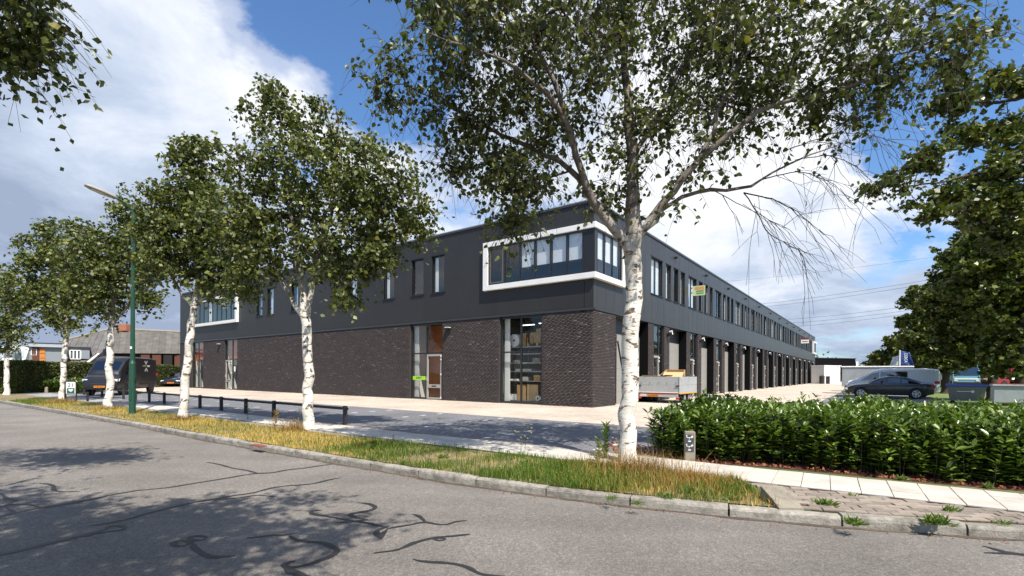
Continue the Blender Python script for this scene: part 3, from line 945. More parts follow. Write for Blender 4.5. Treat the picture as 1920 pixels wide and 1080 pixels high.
# ---- cladding, one object per panel, windows left open
def panels(fac, t_list, z0, z1, holes, m, gap, th=0.05, extra_clear=()):
    for a, b_ in zip(t_list[:-1], t_list[1:]):
        a2, b2 = a + gap/2, b_ - gap/2
        hs = sorted([(max(a2, h0), min(b2, h1), hz0, hz1) for h0, h1, hz0, hz1 in holes if h1 > a2 and h0 < b2])
        g = MB()
        cuts = [a2] + [v for h in hs for v in (h[0], h[1])] + [b2]
        cuts = sorted(set(round(c_, 4) for c_ in cuts))
        full = [h for h in hs if h[0] <= a2 + 0.004 and h[1] >= b2 - 0.004]
        if full:
            fbx(MB(), fac, a2, b2, -th, 0.0, z0, full[0][2]).build('cladding_panel', m, bld)
            fbx(MB(), fac, a2, b2, -th, 0.0, full[0][3], z1).build('cladding_panel', m, bld)
            continue
        for c0, c1 in zip(cuts[:-1], cuts[1:]):
            if c1 - c0 < 0.004: continue
            mid = (c0+c1)/2
            zsl = sorted([(h[2], h[3]) for h in hs if h[0] <= mid <= h[1]])
            z = z0
            for h0, h1 in zsl:
                fbx(g, fac, c0, c1, -th, 0.0, z, h0); z = h1
            fbx(g, fac, c0, c1, -th, 0.0, z, z1)
        g.build('cladding_panel', m, bld)


npan = 102
tR = list(np.linspace(0.28, LR, npan))
holesR = [(a, b_, WZ0, WZ1) for a, b_ in winR] + [(-1, 2.5, BZ0+0.15, BZ1-0.15), (84.2, 90, BZ0+0.15, BZ1-0.15)]
panels('R', tR, ZS + 0.10, ZR - 0.12, holesR, M['clad_side'], 0.014)
fbx(MB(), 'R', 0.055, 0.266, -0.05, 0.002, ZS+0.10, BZ0+0.15).build('corner_panel', M['clad_side'], bld)
fbx(MB(), 'R', 0.055, 0.266, -0.05, 0.002, BZ1-0.15, ZR-0.12).build('corner_panel', M['clad_side'], bld)
tF = [0.42] + list(np.arange(2.6, LF-1, 2.4)) + [LF]
holesF = [(a, b_, WZ0, WZ1) for a, b_, _ in winF] + [(0, 5.45, BZ0+0.15, BZ1-0.15), (30.7, 38.3, BZ0+0.15, BZ1-0.15)]
panels('F', tF, ZS + 0.10, ZR - 0.12, holesF, M['clad_front'], 0.004)
fbx(MB(), 'F', 0.0, 0.40, -0.05, 0.006, ZS+0.10, BZ0+0.15).build('corner_panel', M['clad_front'], bld)
fbx(MB(), 'F', 0.0, 0.40, -0.05, 0.006, BZ1-0.15, ZR-0.12).build('corner_panel', M['clad_front'], bld)
# structure behind: dark backing with the window band open
core = MB()
for fac, Lx in (('F', LF), ('R', LR)):
    s0_ = 0.12 if fac == 'R' else 0.0
    fbx(core, fac, 0.12, Lx, -0.12, -0.052, ZS+0.02, BZ0+0.1)
    fbx(core, fac, 0.12, Lx, -0.12, -0.052, BZ1-0.1, ZR-0.1)
core.build('backing_wall', M['black'], bld)
MB().box(1.2, LR-0.02, 1.2, LF-0.02, ZS + 0.05, ZR - 0.2).build('inner_core', M['room'], bld)
MB().box(0.06, LR, 0.06, LF, ZR - 0.19, ZR - 0.10).build('roof', mat('roof_felt', (0.08, 0.08, 0.08), 0.95), bld)
# bottom drip trim and parapet capping
g = MB(); fbx(g, 'F', -0.035, LF, -0.12, 0.035, ZS, ZS+0.09); fbx(g, 'R', 0.0, LR, -0.62, 0.035, ZS, ZS+0.09)
g.build('drip_trim', M['trim'], bld)
g = MB(); fbx(g, 'F', -0.05, LF+0.03, -0.25, 0.05, ZR-0.12, ZR-0.03); fbx(g, 'R', 0.25, LR+0.03, -0.25, 0.05, ZR-0.12, ZR-0.03)
g.build('parapet_capping', M['trim'], bld)
g = MB(); fbx(g, 'F', -0.02, LF, -0.22, 0.02, ZR-0.03, ZR+0.02); fbx(g, 'R', 0.22, LR, -0.22, 0.02, ZR-0.03, ZR+0.02)
g.build('parapet_cap_top', M['steel'], bld)
# left end wall
MB().box(0.0, LR, LF, LF + 0.12, 0, ZR - 0.12).build('end_wall', M['clad_front'], bld)
MB().box(LR, LR + 0.1, 0.0, LF, 0, ZR - 0.12).build('end_wall', M['clad_side'], bld)


# ---- white framed bays
def bay(front_t0, front_t1, side_t1=None, at_corner=True):
    p = 0.18
    z0, z1 = BZ0, BZ1
    fr = 0.23
    w_ = MB()
    if at_corner:
        # bottom and top bands wrapping the corner
        for za, zb in ((z0, z0+fr), (z1-fr, z1)):
            w_.prism([(-p, front_t1), (-p, -p), (side_t1, -p), (side_t1, 0.06), (0.06, 0.06), (0.06, front_t1)], za, zb)
        fbx(w_, 'F', front_t1-0.27, front_t1, -0.06, p, z0+fr, z1-fr)
        fbx(w_, 'R', side_t1-0.27, side_t1, -0.06, p, z0+fr, z1-fr)
    else:
        fbx(w_, 'F', front_t0, front_t1, -0.06, p, z0, z0+fr); fbx(w_, 'F', front_t0, front_t1, -0.06, p, z1-fr, z1)
        fbx(w_, 'F', front_t0, front_t0+0.27, -0.06, p, z0+fr, z1-fr); fbx(w_, 'F', front_t1-0.27, front_t1, -0.06, p, z0+fr, z1-fr)
    return w_.build('bay_frame', M['white'], bld, bevel=0.008)


bay(0, 5.71, 2.80)
g0, g1 = BZ0 + 0.25, BZ1 - 0.25
ps = [0.42, 1.2, 2.0, 2.82, 3.63, 4.47, 5.40]
window('F', 0.42, 5.40, g0, g1, vbars=ps[1:-1], o=0.10, fw=0.05, sill=False, back=M['room'], depth=1.0, vb=0.07,
       blind=[(ps[i]+0.06, ps[i+1]-0.06, g0+0.62, g1-0.05) for i in range(4)])
g = MB(); fbx(g, 'F', 4.55, 5.34, 0.07, 0.13, g0+0.05, g0+0.11); fbx(g, 'F', 4.55, 5.34, 0.07, 0.13, g1-0.11, g1-0.05)
fbx(g, 'F', 4.55, 4.61, 0.07, 0.13, g0+0.11, g1-0.11); fbx(g, 'F', 5.28, 5.34, 0.07, 0.13, g0+0.11, g1-0.11)
g.build('casement', mat('bronze_casement', (0.10, 0.09, 0.075), 0.4), bld)
window('R', 0.10, 2.53, g0, g1, vbars=[0.82, 1.6, 2.30], o=0.10, fw=0.05, sill=False, back=M['room_grey'], depth=0.9, bx=-0.9, vb=0.06,
       blind=[(0.16, 0.80, g0+0.62, g1-0.05), (0.9, 1.55, g0+0.62, g1-0.05), (1.67, 2.26, g0+0.62, g1-0.05), (2.36, 2.5, g0+0.05, g1-0.05)])
fbx(MB(), 'F', -0.10, 0.42, 0.0, 0.10, g0, g1).build('corner_post', M['black'], bld)
fbx(MB(), 'R', -0.095, 0.10, 0.0, 0.105, g0, g1).build('corner_post', M['clad_side'], bld)
bay(30.4, 38.6, at_corner=False)
vbs = list(np.arange(31.5, 38.2, 0.82))
window('F', 30.67, 38.33, g0, g1, vbars=vbs, o=0.10, fw=0.05, sill=False, back=M['room_grey'], depth=0.8, vb=0.05, glassm=M['glass'],
       blind=[(30.75, 31.1, g0, g1), (34.9, 35.7, g0, g1)])
# far end bay on the right side
w_ = MB(); p = 0.26
fbx(w_, 'R', 84.4, LR+0.26, -0.05, p, BZ0, BZ0+0.25); fbx(w_, 'R', 84.4, LR+0.26, -0.05, p, BZ1-0.25, BZ1)
fbx(w_, 'R', 84.4, 84.75, -0.05, p, BZ0+0.25, BZ1-0.25)
w_.build('bay_frame', M['white'], bld)
window('R', 84.75, LR-0.02, g0, g1, vbars=[85.6, 86.4, 87.2, 88.0], o=0.10, fw=0.05, sill=False, back=M['room'], depth=0.6)

# ---- ground floor glazing on the front, with rooms behind
window('F', 2.50, 4.83, 0.03, ZS-0.02, vbars=[3.66], hbars=[2.36], fw=0.08, glassm=M['glass'], sill=False, vb=0.08, name='shop_window')
window('F', 8.52, 10.92, 0.03, ZS-0.02, vbars=[9.76], hbars=[2.42], fw=0.08, glassm=M['glass'], sill=False, vb=0.08, name='entrance_glazing')
window('F', 30.6, 32.8, 0.03, ZS-0.02, vbars=[31.6], hbars=[2.42], fw=0.08, glassm=M['glass'], sill=False, vb=0.10, name='entrance_glazing')
window('F', 36.7, 39.0, 0.03, ZS-0.02, vbars=[37.9], hbars=[2.42], fw=0.07, glassm=M['glass'], sill=False, vb=0.06, name='shop_window')


def door(fac, t0, t1, z1, o=-0.10, hinge_hi=False):
    g = MB(); f = 0.09
    oi, oo = o - 0.02, o + 0.045
    fbx(g, fac, t0, t0+f, oi, oo, 0.04, z1); fbx(g, fac, t1-f, t1, oi, oo, 0.04, z1)
    fbx(g, fac, t0+f, t1-f, oi, oo, 0.04, 0.12); fbx(g, fac, t0+f, t1-f, oi, oo, z1-0.1, z1); fbx(g, fac, t0+f, t1-f, oi, oo, 0.62, 0.80)
    d = g.build('glazed_door', M['frame_grey'], bld)
    fbx(MB(), fac, (t0+t1)/2-0.17, (t0+t1)/2+0.17, oo, oo+0.006, 0.68, 0.74).build('letter_slot', M['black'], d)
    hx = t0 + 0.05 if hinge_hi else t1 - 0.05
    fbx(MB(), fac, hx-0.02, hx+0.02, oo, oo+0.05, 0.98, 1.20).build('handle', M['steel'], d)
    px_ = t1 - 0.02 if hinge_hi else t0 + 0.02
    for zc in (0.12, 1.32, 2.08, 2.26):
        if z1 > zc:
            fbx(MB(), fac, px_-0.035, px_+0.035, oo, oo+0.03, zc-0.045, zc+0.045).build('hinge', M['white'], d)
    return d


door('F', 8.62, 9.70, 2.36)
door('F', 31.66, 32.70, 2.36)
# green strip sign on the glass beside the entrance
sg = fbx(MB(), 'F', 9.84, 10.82, -0.118, -0.112, 1.02, 1.22).build('window_sign', M['green_sign'], bld)
Mx = Matrix.Translation((0.108, 10.35, 1.125)) @ Matrix(((0, 0, -1, 0), (-1, 0, 0, 0), (0, 1, 0, 0), (0, 0, 0, 1)))
text_mesh('lettering', 'SUPPLY', 0.13, M['ink'], sg, Mx)
pp = fbx(MB(), 'F', 31.15, 31.4, -0.118, -0.112, 1.45, 1.85).build('paper_notice', M['white'], bld)

# rooms behind the front glazing
r = MB(); r.box(0.12, 4.0, 0.7, 6.6, 0.0, 0.02); r.build('shop_floor', M['room_grey'], bld)
MB().box(3.9, 4.0, 0.7, 6.6, 0.02, ZS).build('back_wall', M['room'], bld)
MB().box(0.3, 3.9, 0.62, 0.7, 0.0, ZS).build('side_wall', M['room'], bld)
MB().box(0.3, 3.9, 5.15, 5.25, 0.0, ZS).build('side_wall', M['room_grey'], bld)
MB().box(0.12, 1.2, 0.12, LF, ZS - 0.0, ZS + 0.02).build('ceiling_board', M['room'], bld)
MB().box(0.30, 0.34, 4.45, 4.74, 0.05, ZS - 0.05).build('white_post', M['white'], bld)
MB().box(0.12, 3.0, 8.0, 11.6, 0.0, 0.02).build('hall_floor', M['room_grey'], bld)
MB().box(1.3, 1.4, 8.0, 11.6, 0.02, ZS).build('panelled_wall', M['room_brown'], bld)
MB().box(0.3, 1.3, 10.98, 11.08, 0.0, ZS).build('side_wall', M['white'], bld)
MB().box(0.3, 1.3, 8.3, 8.42, 0.0, ZS).build('side_wall', M['room_brown'], bld)
MB().box(0.28, 0.33, 10.55, 10.85, 0.05, ZS-0.1).build('white_post', M['offwhite'], bld)
for a, b_ in ((30.3, 33.0), (36.4, 39.3)):
    MB().box(0.12, 2.0, a, b_, 0.0, 0.02).build('hall_floor', M['room_grey'], bld)
    MB().box(1.0, 1.1, a, b_, 0.02, 2.6).build('inner_wall', M['room_grey'], bld)
    MB().box(0.36, 0.44, a, b_ - 0.35, 2.45, ZS - 0.05).build('inner_wall_top', M['room_red'], bld)
    MB().box(0.3, 1.0, b_ - 0.1, b_, 0.0, ZS).build('side_wall', M['white'], bld)
MB().box(0.4, 0.44, 38.35, 38.85, 0.05, ZS-0.1).build('white_post', M['offwhite'], bld)

# ---- right side glazing with narrow doors
for i, u in enumerate(units):
    a, b_ = u + 0.77, u + 2.34
    window('R', a, b_, 0.03, ZS-0.02, vbars=[a+0.98], hbars=[2.42], fw=0.07, glassm=M['glass_up'], sill=False, vb=0.14, back=M['room'], depth=0.5, name='side_glazing')
    if i < 12: door('R', a+0.08, a+0.92, 2.36, hinge_hi=True)
    # wall lamp on the second pier
    lp = MB().cyl((u+2.75, -0.02, 3.55), (u+2.75, -0.30, 3.62), 0.085, 0.085, 12).cyl((u+2.75, 0.0, 3.45), (u+2.75, -0.12, 3.52), 0.05, 0.05, 8).build('wall_lamp', M['black'], bld)
    MB().cyl((u+2.75, -0.30, 3.62), (u+2.75, -0.31, 3.6225), 0.075, 0.075, 12).cyl((u+2.75, -0.16, 3.70), (u+2.75, -0.30, 3.74), 0.06, 0.05, 10).build('diffuser', M['white'], lp)
    # small round vents / cameras high on the cladding
    MB().cyl((u+4.0, 0.0, 8.02), (u+4.0, -0.16, 8.02), 0.08, 0.07, 10).build('roof_vent', M['black'], bld)
for t in (8.05, 33.6):
    lp = MB().box(-0.20, 0.0, t-0.13, t+0.13, 3.58, 3.66).box(-0.06, 0.0, t-0.07, t+0.07, 3.42, 3.6).build('wall_lamp', M['black'], bld)
    MB().box(-0.205, -0.02, t-0.13, t+0.13, 3.66, 3.69).build('lamp_shade', M['white'], lp)

# leaning dark board by the corner
o = MB().box(-0.02, 0.02, 0, 0.06, 0, 2.9)
ldr = o.build('leaning_board', M['black']); tag(ldr, 'long black board leaning on the corner brick wall beside the first recess', 'board')
ldr.location = B2W(2.35, -0.55); ldr.rotation_euler = (0.0, 0, 0)
ldr.rotation_euler = (Matrix.Rotation(BROT, 3, 'Z') @ Matrix.Rotation(-0.18, 3, 'X')).to_euler()

# ---- estate agents' boards fixed to the right side
ea = MB().box(-0.03, 0.03, -1.15, 0.0, 6.15, 6.95)
sgn = empty('letting_sign', B2W(13.1, -0.07), BROT, 'yellow and green letting board sticking out beside an upper window of the right side', 'sign')
MB().box(-0.02, 0.02, -0.76, 0.0, 6.24, 6.84).build('board', mat('pale_lime_board', (0.50, 0.58, 0.34), 0.6), sgn)
MB().box(-0.025, 0.0, -0.72, -0.16, 6.60, 6.78).build('orange_band', mat('orange_band_print', (0.60, 0.32, 0.10), 0.6), sgn)
MB().box(-0.025, 0.0, -0.68, -0.25, 6.48, 6.54).build('dark_band', mat('olive_band_print', (0.10, 0.14, 0.02), 0.6), sgn)
MB().box(-0.025, 0.0, -0.68, -0.25, 6.34, 6.42).build('green_band', mat('green_band_print', (0.10, 0.32, 0.05), 0.6), sgn)
MB().box(-0.02, 0.02, 0.0, 0.07, 6.4, 6.46).box(-0.02, 0.02, 0.0, 0.07, 6.7, 6.76).build('bracket', M['black'], sgn)
sgn2 = empty('letting_sign', B2W(67.5, -0.07), BROT, 'white board with red edge sticking out near the far end of the right side', 'sign')
MB().box(-0.03, 0.03, -1.0, 0.0, 6.2, 6.75).build('board', M['white'], sgn2)
MB().box(-0.035, 0.035, -1.0, 0.0, 6.752, 7.0).build('red_band', M['redpaint'], sgn2)
MB().box(-0.04, -0.03, -0.85, -0.15, 6.42, 6.52).build('print_band', M['redpaint'], sgn2)

# ------------------------------------------------------------------ stock behind the shop window
def on_bld(name, label, cat, x, y, z, group=None):
    return empty(name, B2W(x, y, z), BROT, label, cat, group)


rk = on_bld('storage_rack', 'grey steel storage rack with six shelves behind the tall shop window', 'rack', 0.55, 3.55, 0.02)
for yy in (-1.25, 0.0, 1.0):
    for xx in (0, 0.8):
        MB().box(xx, xx+0.05, yy, yy+0.05, 0, 3.3).build('upright', M['black'], rk)
SHZ = [0.12, 1.03, 1.47, 1.86, 2.28, 2.60]
for zc in SHZ:
    MB().box(-0.01, 0.86, -1.25, 1.05, zc-0.04, zc+0.01).build('shelf', M['steel'], rk)


def carton(x, y, z, sx, sy, sz, label, m=None, name='cardboard_box', cat='box', group='goods behind the shop window', rz=0):
    e = on_bld(name, label, cat, x, y, z, group)
    e.rotation_euler = (0, 0, BROT + rz)
    MB().rbox(-sx/2, sx/2, -sy/2, sy/2, 0, sz, 0.006).build('carton', m or M['card'], e)
    MB().box(-sx/2-0.002, sx/2+0.002, -0.03, 0.03, sz-0.08, sz+0.002).build('tape', M['cardlight'], e)
    return e


zt = 2.85
pal = on_bld('pallet', 'wooden pallet under cardboard boxes on the top shelf behind the shop window', 'pallet', 0.95, 3.1, 2.63)
for q in range(5): MB().box(-0.4, 0.4, -0.58+q*0.26, -0.58+q*0.26+0.12, 0.12, 0.145).build('board', M['cardlight'], pal)
for q in (-0.55, -0.05, 0.45): MB().box(-0.4, 0.4, q, q+0.1, 0.0, 0.118).build('block', M['cardlight'], pal)
zp = 2.78
lab = ['lowest left box of the pile on the pallet behind the shop window', 'lowest middle box of the pile on the pallet', 'lowest right box of the pile on the pallet', 'upper left box of the pile on the pallet', 'big topmost box of the pile on the pallet', 'slim box at the right end of the pile']
for (y, z, sy, sz), lb in zip([(3.52, zp, 0.36, 0.26), (3.13, zp, 0.36, 0.3), (2.75, zp, 0.36, 0.26), (3.4, zp+0.262, 0.42, 0.22), (2.98, zp+0.302, 0.42, 0.34), (2.66, zp+0.262, 0.18, 0.36)], lab):
    carton(0.85, y, z, 0.5, sy, sz, lb)
carton(0.9, 3.92, 2.63, 0.5, 0.28, 0.62, 'tall narrow box between the white roll and the pallet')
rl = on_bld('film_roll', 'big white roll of foil lying on the top shelf behind the shop window', 'roll', 0.55, 4.35, 2.62)
MB().cyl((-0.05, 0, 0.30), (0.9, -0.05, 0.30), 0.30, 0.30, 28).build('roll', M['white'], rl, smooth=False)
MB().cyl((-0.06, 0, 0.30), (-0.045, 0, 0.30), 0.05, 0.05, 14).build('core', M['black'], rl)
carton(0.75, 3.92, 0.14, 0.55, 0.46, 0.72, 'left of the two tall boxes on the lowest shelf')
carton(0.75, 3.28, 0.14, 0.55, 0.58, 0.74, 'right and wider of the two tall boxes on the lowest shelf', M['cardlight'])
carton(0.6, 4.42, 0.14, 0.4, 0.42, 0.28, 'flat white box at the left of the lowest shelf', M['white'])
carton(0.6, 3.0, 1.05, 0.4, 0.36, 0.26, 'small brown box at the right of the second shelf')
carton(0.6, 4.3, 1.05, 0.4, 0.5, 0.08, 'flat white pack at the left of the second shelf', M['white'], name='flat_pack', cat='pack')
carton(0.6, 3.7, 1.05, 0.4, 0.4, 0.18, 'grey pack in the middle of the second shelf', M['steel'], name='flat_pack', cat='pack')
carton(0.6, 3.75, 1.49, 0.4, 0.9, 0.1, 'long flat grey pack on the third shelf', M['steel'], name='flat_pack', cat='pack')
carton(0.6, 3.05, 1.88, 0.4, 0.42, 0.2, 'dark grey box at the right of the fourth shelf', M['binbody'])
carton(0.6, 4.2, 1.88, 0.4, 0.3, 0.12, 'low dark box at the left of the fourth shelf', M['binbody'])
for q, (y, lb) in enumerate(((2.95, 'white hollow tube end lying on the lowest shelf, left of two'), (2.70, 'white hollow tube end lying on the lowest shelf, right of two'))):
    rr_ = on_bld('tube_roll', lb, 'roll', 0.5, y, 0.14)
    MB().cyl((-0.1, 0, 0.13), (0.7, 0, 0.13), 0.12, 0.12, 18).build('roll', M['white'], rr_)
    MB().cyl((-0.11, 0, 0.13), (-0.098, 0, 0.13), 0.05, 0.05, 12).build('core', M['black'], rr_)
for q, (x, y, lb) in enumerate(((1.6, 4.3, 'lit strip light on the ceiling at the left of the shop window'), (1.3, 3.15, 'lit strip light on the ceiling in the middle right of the shop window'), (1.5, 2.6, 'short lit strip light at the right edge of the shop window'))):
    sl = on_bld('strip_light', lb, 'light', x, y, 3.72, 'strip lights behind the shop window')
    MB().box(-0.06, 0.06, -0.35, 0.35, 0.03, 0.08).build('housing', M['white'], sl)
    MB().box(-0.04, 0.04, -0.33, 0.33, 0.0, 0.028).build('tube', M['tube'], sl)

# ------------------------------------------------------------------ trees
def tubes_np(paths, rads, n):
    """many tubes at once; returns V, F (quads)"""
    V = []; F = []; off = 0
    ang = np.arange(n)*2*math.pi/n
    ca, sa = np.cos(ang), np.sin(ang)
    for p, r in zip(paths, rads):
        k = len(p)
        t = np.gradient(p, axis=0); t /= (np.linalg.norm(t, axis=1)[:, None] + 1e-9)
        ref = np.array((0.31, 0.93, 0.2)) if abs(t[0, 1]) < 0.8 else np.array((0.95, 0.1, 0.3))
        a = np.cross(t, ref); a /= (np.linalg.norm(a, axis=1)[:, None] + 1e-9)
        b = np.cross(t, a)
        ring = p[:, None, :] + r[:, None, None]*(a[:, None, :]*ca[None, :, None] + b[:, None, :]*sa[None, :, None])
        V.append(ring.reshape(-1, 3))
        i = np.arange(k-1)[:, None]*n; j = np.arange(n)[None, :]; j2 = (j+1) % n
        F.append(np.stack([off+i+j, off+i+j2, off+i+n+j2, off+i+n+j], -1).reshape(-1, 4))
        off += k*n
    return np.vstack(V), np.vstack(F)


def leaves_np(Pn, axis, size, rnd, simple=False, width=0.36, fold=0.12):
    """leaf blades: Pn base points, axis unit vectors along the blade"""
    n = len(Pn)
    r = rnd.normal(size=(n, 3)); side = np.cross(axis, r); side /= (np.linalg.norm(side, axis=1)[:, None] + 1e-9)
    up = np.cross(side, axis)
    s = (size*(0.7 + 0.6*rnd.random(n)))[:, None]
    if simple:
        pts = [(0, 0, 0), (0.42, width, 0.05), (1, 0, 0), (0.42, -width, 0.05)]
        V = np.stack([Pn + s*(axis*a + side*b + up*c) for a, b, c in pts], 1).reshape(-1, 3)
        F = (np.arange(n)*4)[:, None] + np.array((0, 3, 2, 1))
        return V, F
    pts = [(0, 0, 0), (0.30, width, fold), (0.68, width*0.7, fold*0.7), (1, 0, -0.05), (0.68, -width*0.7, fold*0.7), (0.30, -width, fold)]
    V = np.stack([Pn + s*(axis*a + side*b + up*c) for a, b, c in pts], 1).reshape(-1, 3)
    b0 = (np.arange(n)*6)[:, None]
    F = np.vstack([b0 + np.array((0, 5, 4, 3)), b0 + np.array((0, 3, 2, 1))])
    return V, F


def grow(limbs, blobs, npts, rnd, step=0.25, droop=0.0, spike=0.16):
    """limbs: list of (points, radii) guide polylines, first the trunk; blobs: (centre, radii, weight)"""
    pos = []; par = []; rmin = []
    for li, (pts, rad) in enumerate(limbs):
        pts = np.array(pts, float); rad = np.array(rad, float)
        d = np.r_[0, np.cumsum(np.linalg.norm(np.diff(pts, axis=0), axis=1))]
        n = max(2, int(d[-1]/step)); s = np.linspace(0, d[-1], n+1)
        q = np.stack([np.interp(s, d, pts[:, k_]) for k_ in range(3)], 1); q = smooth(q, 3)
        rr = np.interp(s, d, rad)
        jj = rnd.normal(size=q.shape)*0.02; jj[0] = 0; q = q + jj*(0 if li == 0 and len(q) < 3 else 1)
        if li == 0: prev = -1
        else:
            dd = np.linalg.norm(np.array(pos) - q[0], axis=1); prev = int(dd.argmin())
        for a, b in zip(q, rr):
            pos.append(a); par.append(prev); rmin.append(b); prev = len(pos)-1
    w_ = np.array([b[2] for b in blobs], float); w_ /= w_.sum()
    pick = rnd.choice(len(blobs), npts, p=w_)
    u = rnd.normal(size=(npts, 3)); u /= np.linalg.norm(u, axis=1)[:, None]
    rr = rnd.random(npts)**(1/2.3)
    R_ = np.array([np.ones(3)*blobs[i][1] for i in pick])
    T = np.array([blobs[i][0] for i in pick]) + u*rr[:, None]*R_
    # gather the points into clumps, and let some shoots stick out of the crown
    ncl = max(8, npts//7)
    cen = T[rnd.choice(npts, ncl, replace=False)]
    near = np.argmin(np.linalg.norm(T[:, None, :] - cen[None], axis=2), axis=1)
    T = cen[near] + (T - cen[near])*0.62
    sp = rnd.random(npts) < spike
    out = u.copy(); out[:, 2] = np.abs(out[:, 2])*0.8 + 0.25
    T = T + np.where(sp[:, None], out*R_.mean(axis=1)[:, None]*(0.35*rnd.random(npts))[:, None], 0)
    base = np.array(pos)
    d0 = np.min(np.linalg.norm(T[:, None, :] - base[None], axis=2), axis=1)
    T = T[np.argsort(d0)]
    pa = np.zeros((len(pos) + npts*12, 3)); pa[:len(pos)] = base; cnt = len(pos)
    par = list(par); rmin = list(rmin); tips = []
    low = base[:, 2].min()
    for tgt in T:
        dv = tgt - pa[:cnt]
        d = np.linalg.norm(dv, axis=1)
        cost = d + 0.45*np.maximum(0, -dv[:, 2])     # rather branch upwards than down
        i = int(cost.argmin()); dist = d[i]
        k_ = min(11, max(1, int(dist/step)))
        a = pa[i].copy(); prev = i
        bend = rnd.normal(size=3)*0.06*dist; bend[2] += 0.07*dist
        for q in range(1, k_+1):
            f = q/k_
            p = a + (tgt-a)*f + bend*math.sin(math.pi*f)
            pa[cnt] = p; par.append(prev); rmin.append(0.0); prev = cnt; cnt += 1
        tips.append(prev)
    pa = pa[:cnt]
    ch = [[] for _ in range(cnt)]
    for i, p_ in enumerate(par):
        if p_ >= 0: ch[p_].append(i)
    r = np.zeros(cnt); ex = 2.4
    for i in range(cnt-1, -1, -1):
        s = sum(r[c]**ex for c in ch[i])
        r[i] = max(0.0045, s**(1/ex) if s else 0.0045)
    nb = len(base)
    rg = np.array(rmin)
    r = np.where(rg > 0, np.maximum(rg, np.minimum(r, rg*1.25)), r)
    for i in range(cnt):
        if par[i] >= 0: r[i] = min(r[i], r[par[i]])
    # chains
    chains = []
    start = [0]
    while start:
        s = start.pop()
        path = [s]
        if par[s] >= 0: path = [par[s], s]
        cur = s
        while ch[cur]:
            cs = sorted(ch[cur], key=lambda c: -r[c])
            path.append(cs[0]); start += cs[1:]; cur = cs[0]
        chains.append(path)
    return pa, r, chains, np.array(tips)


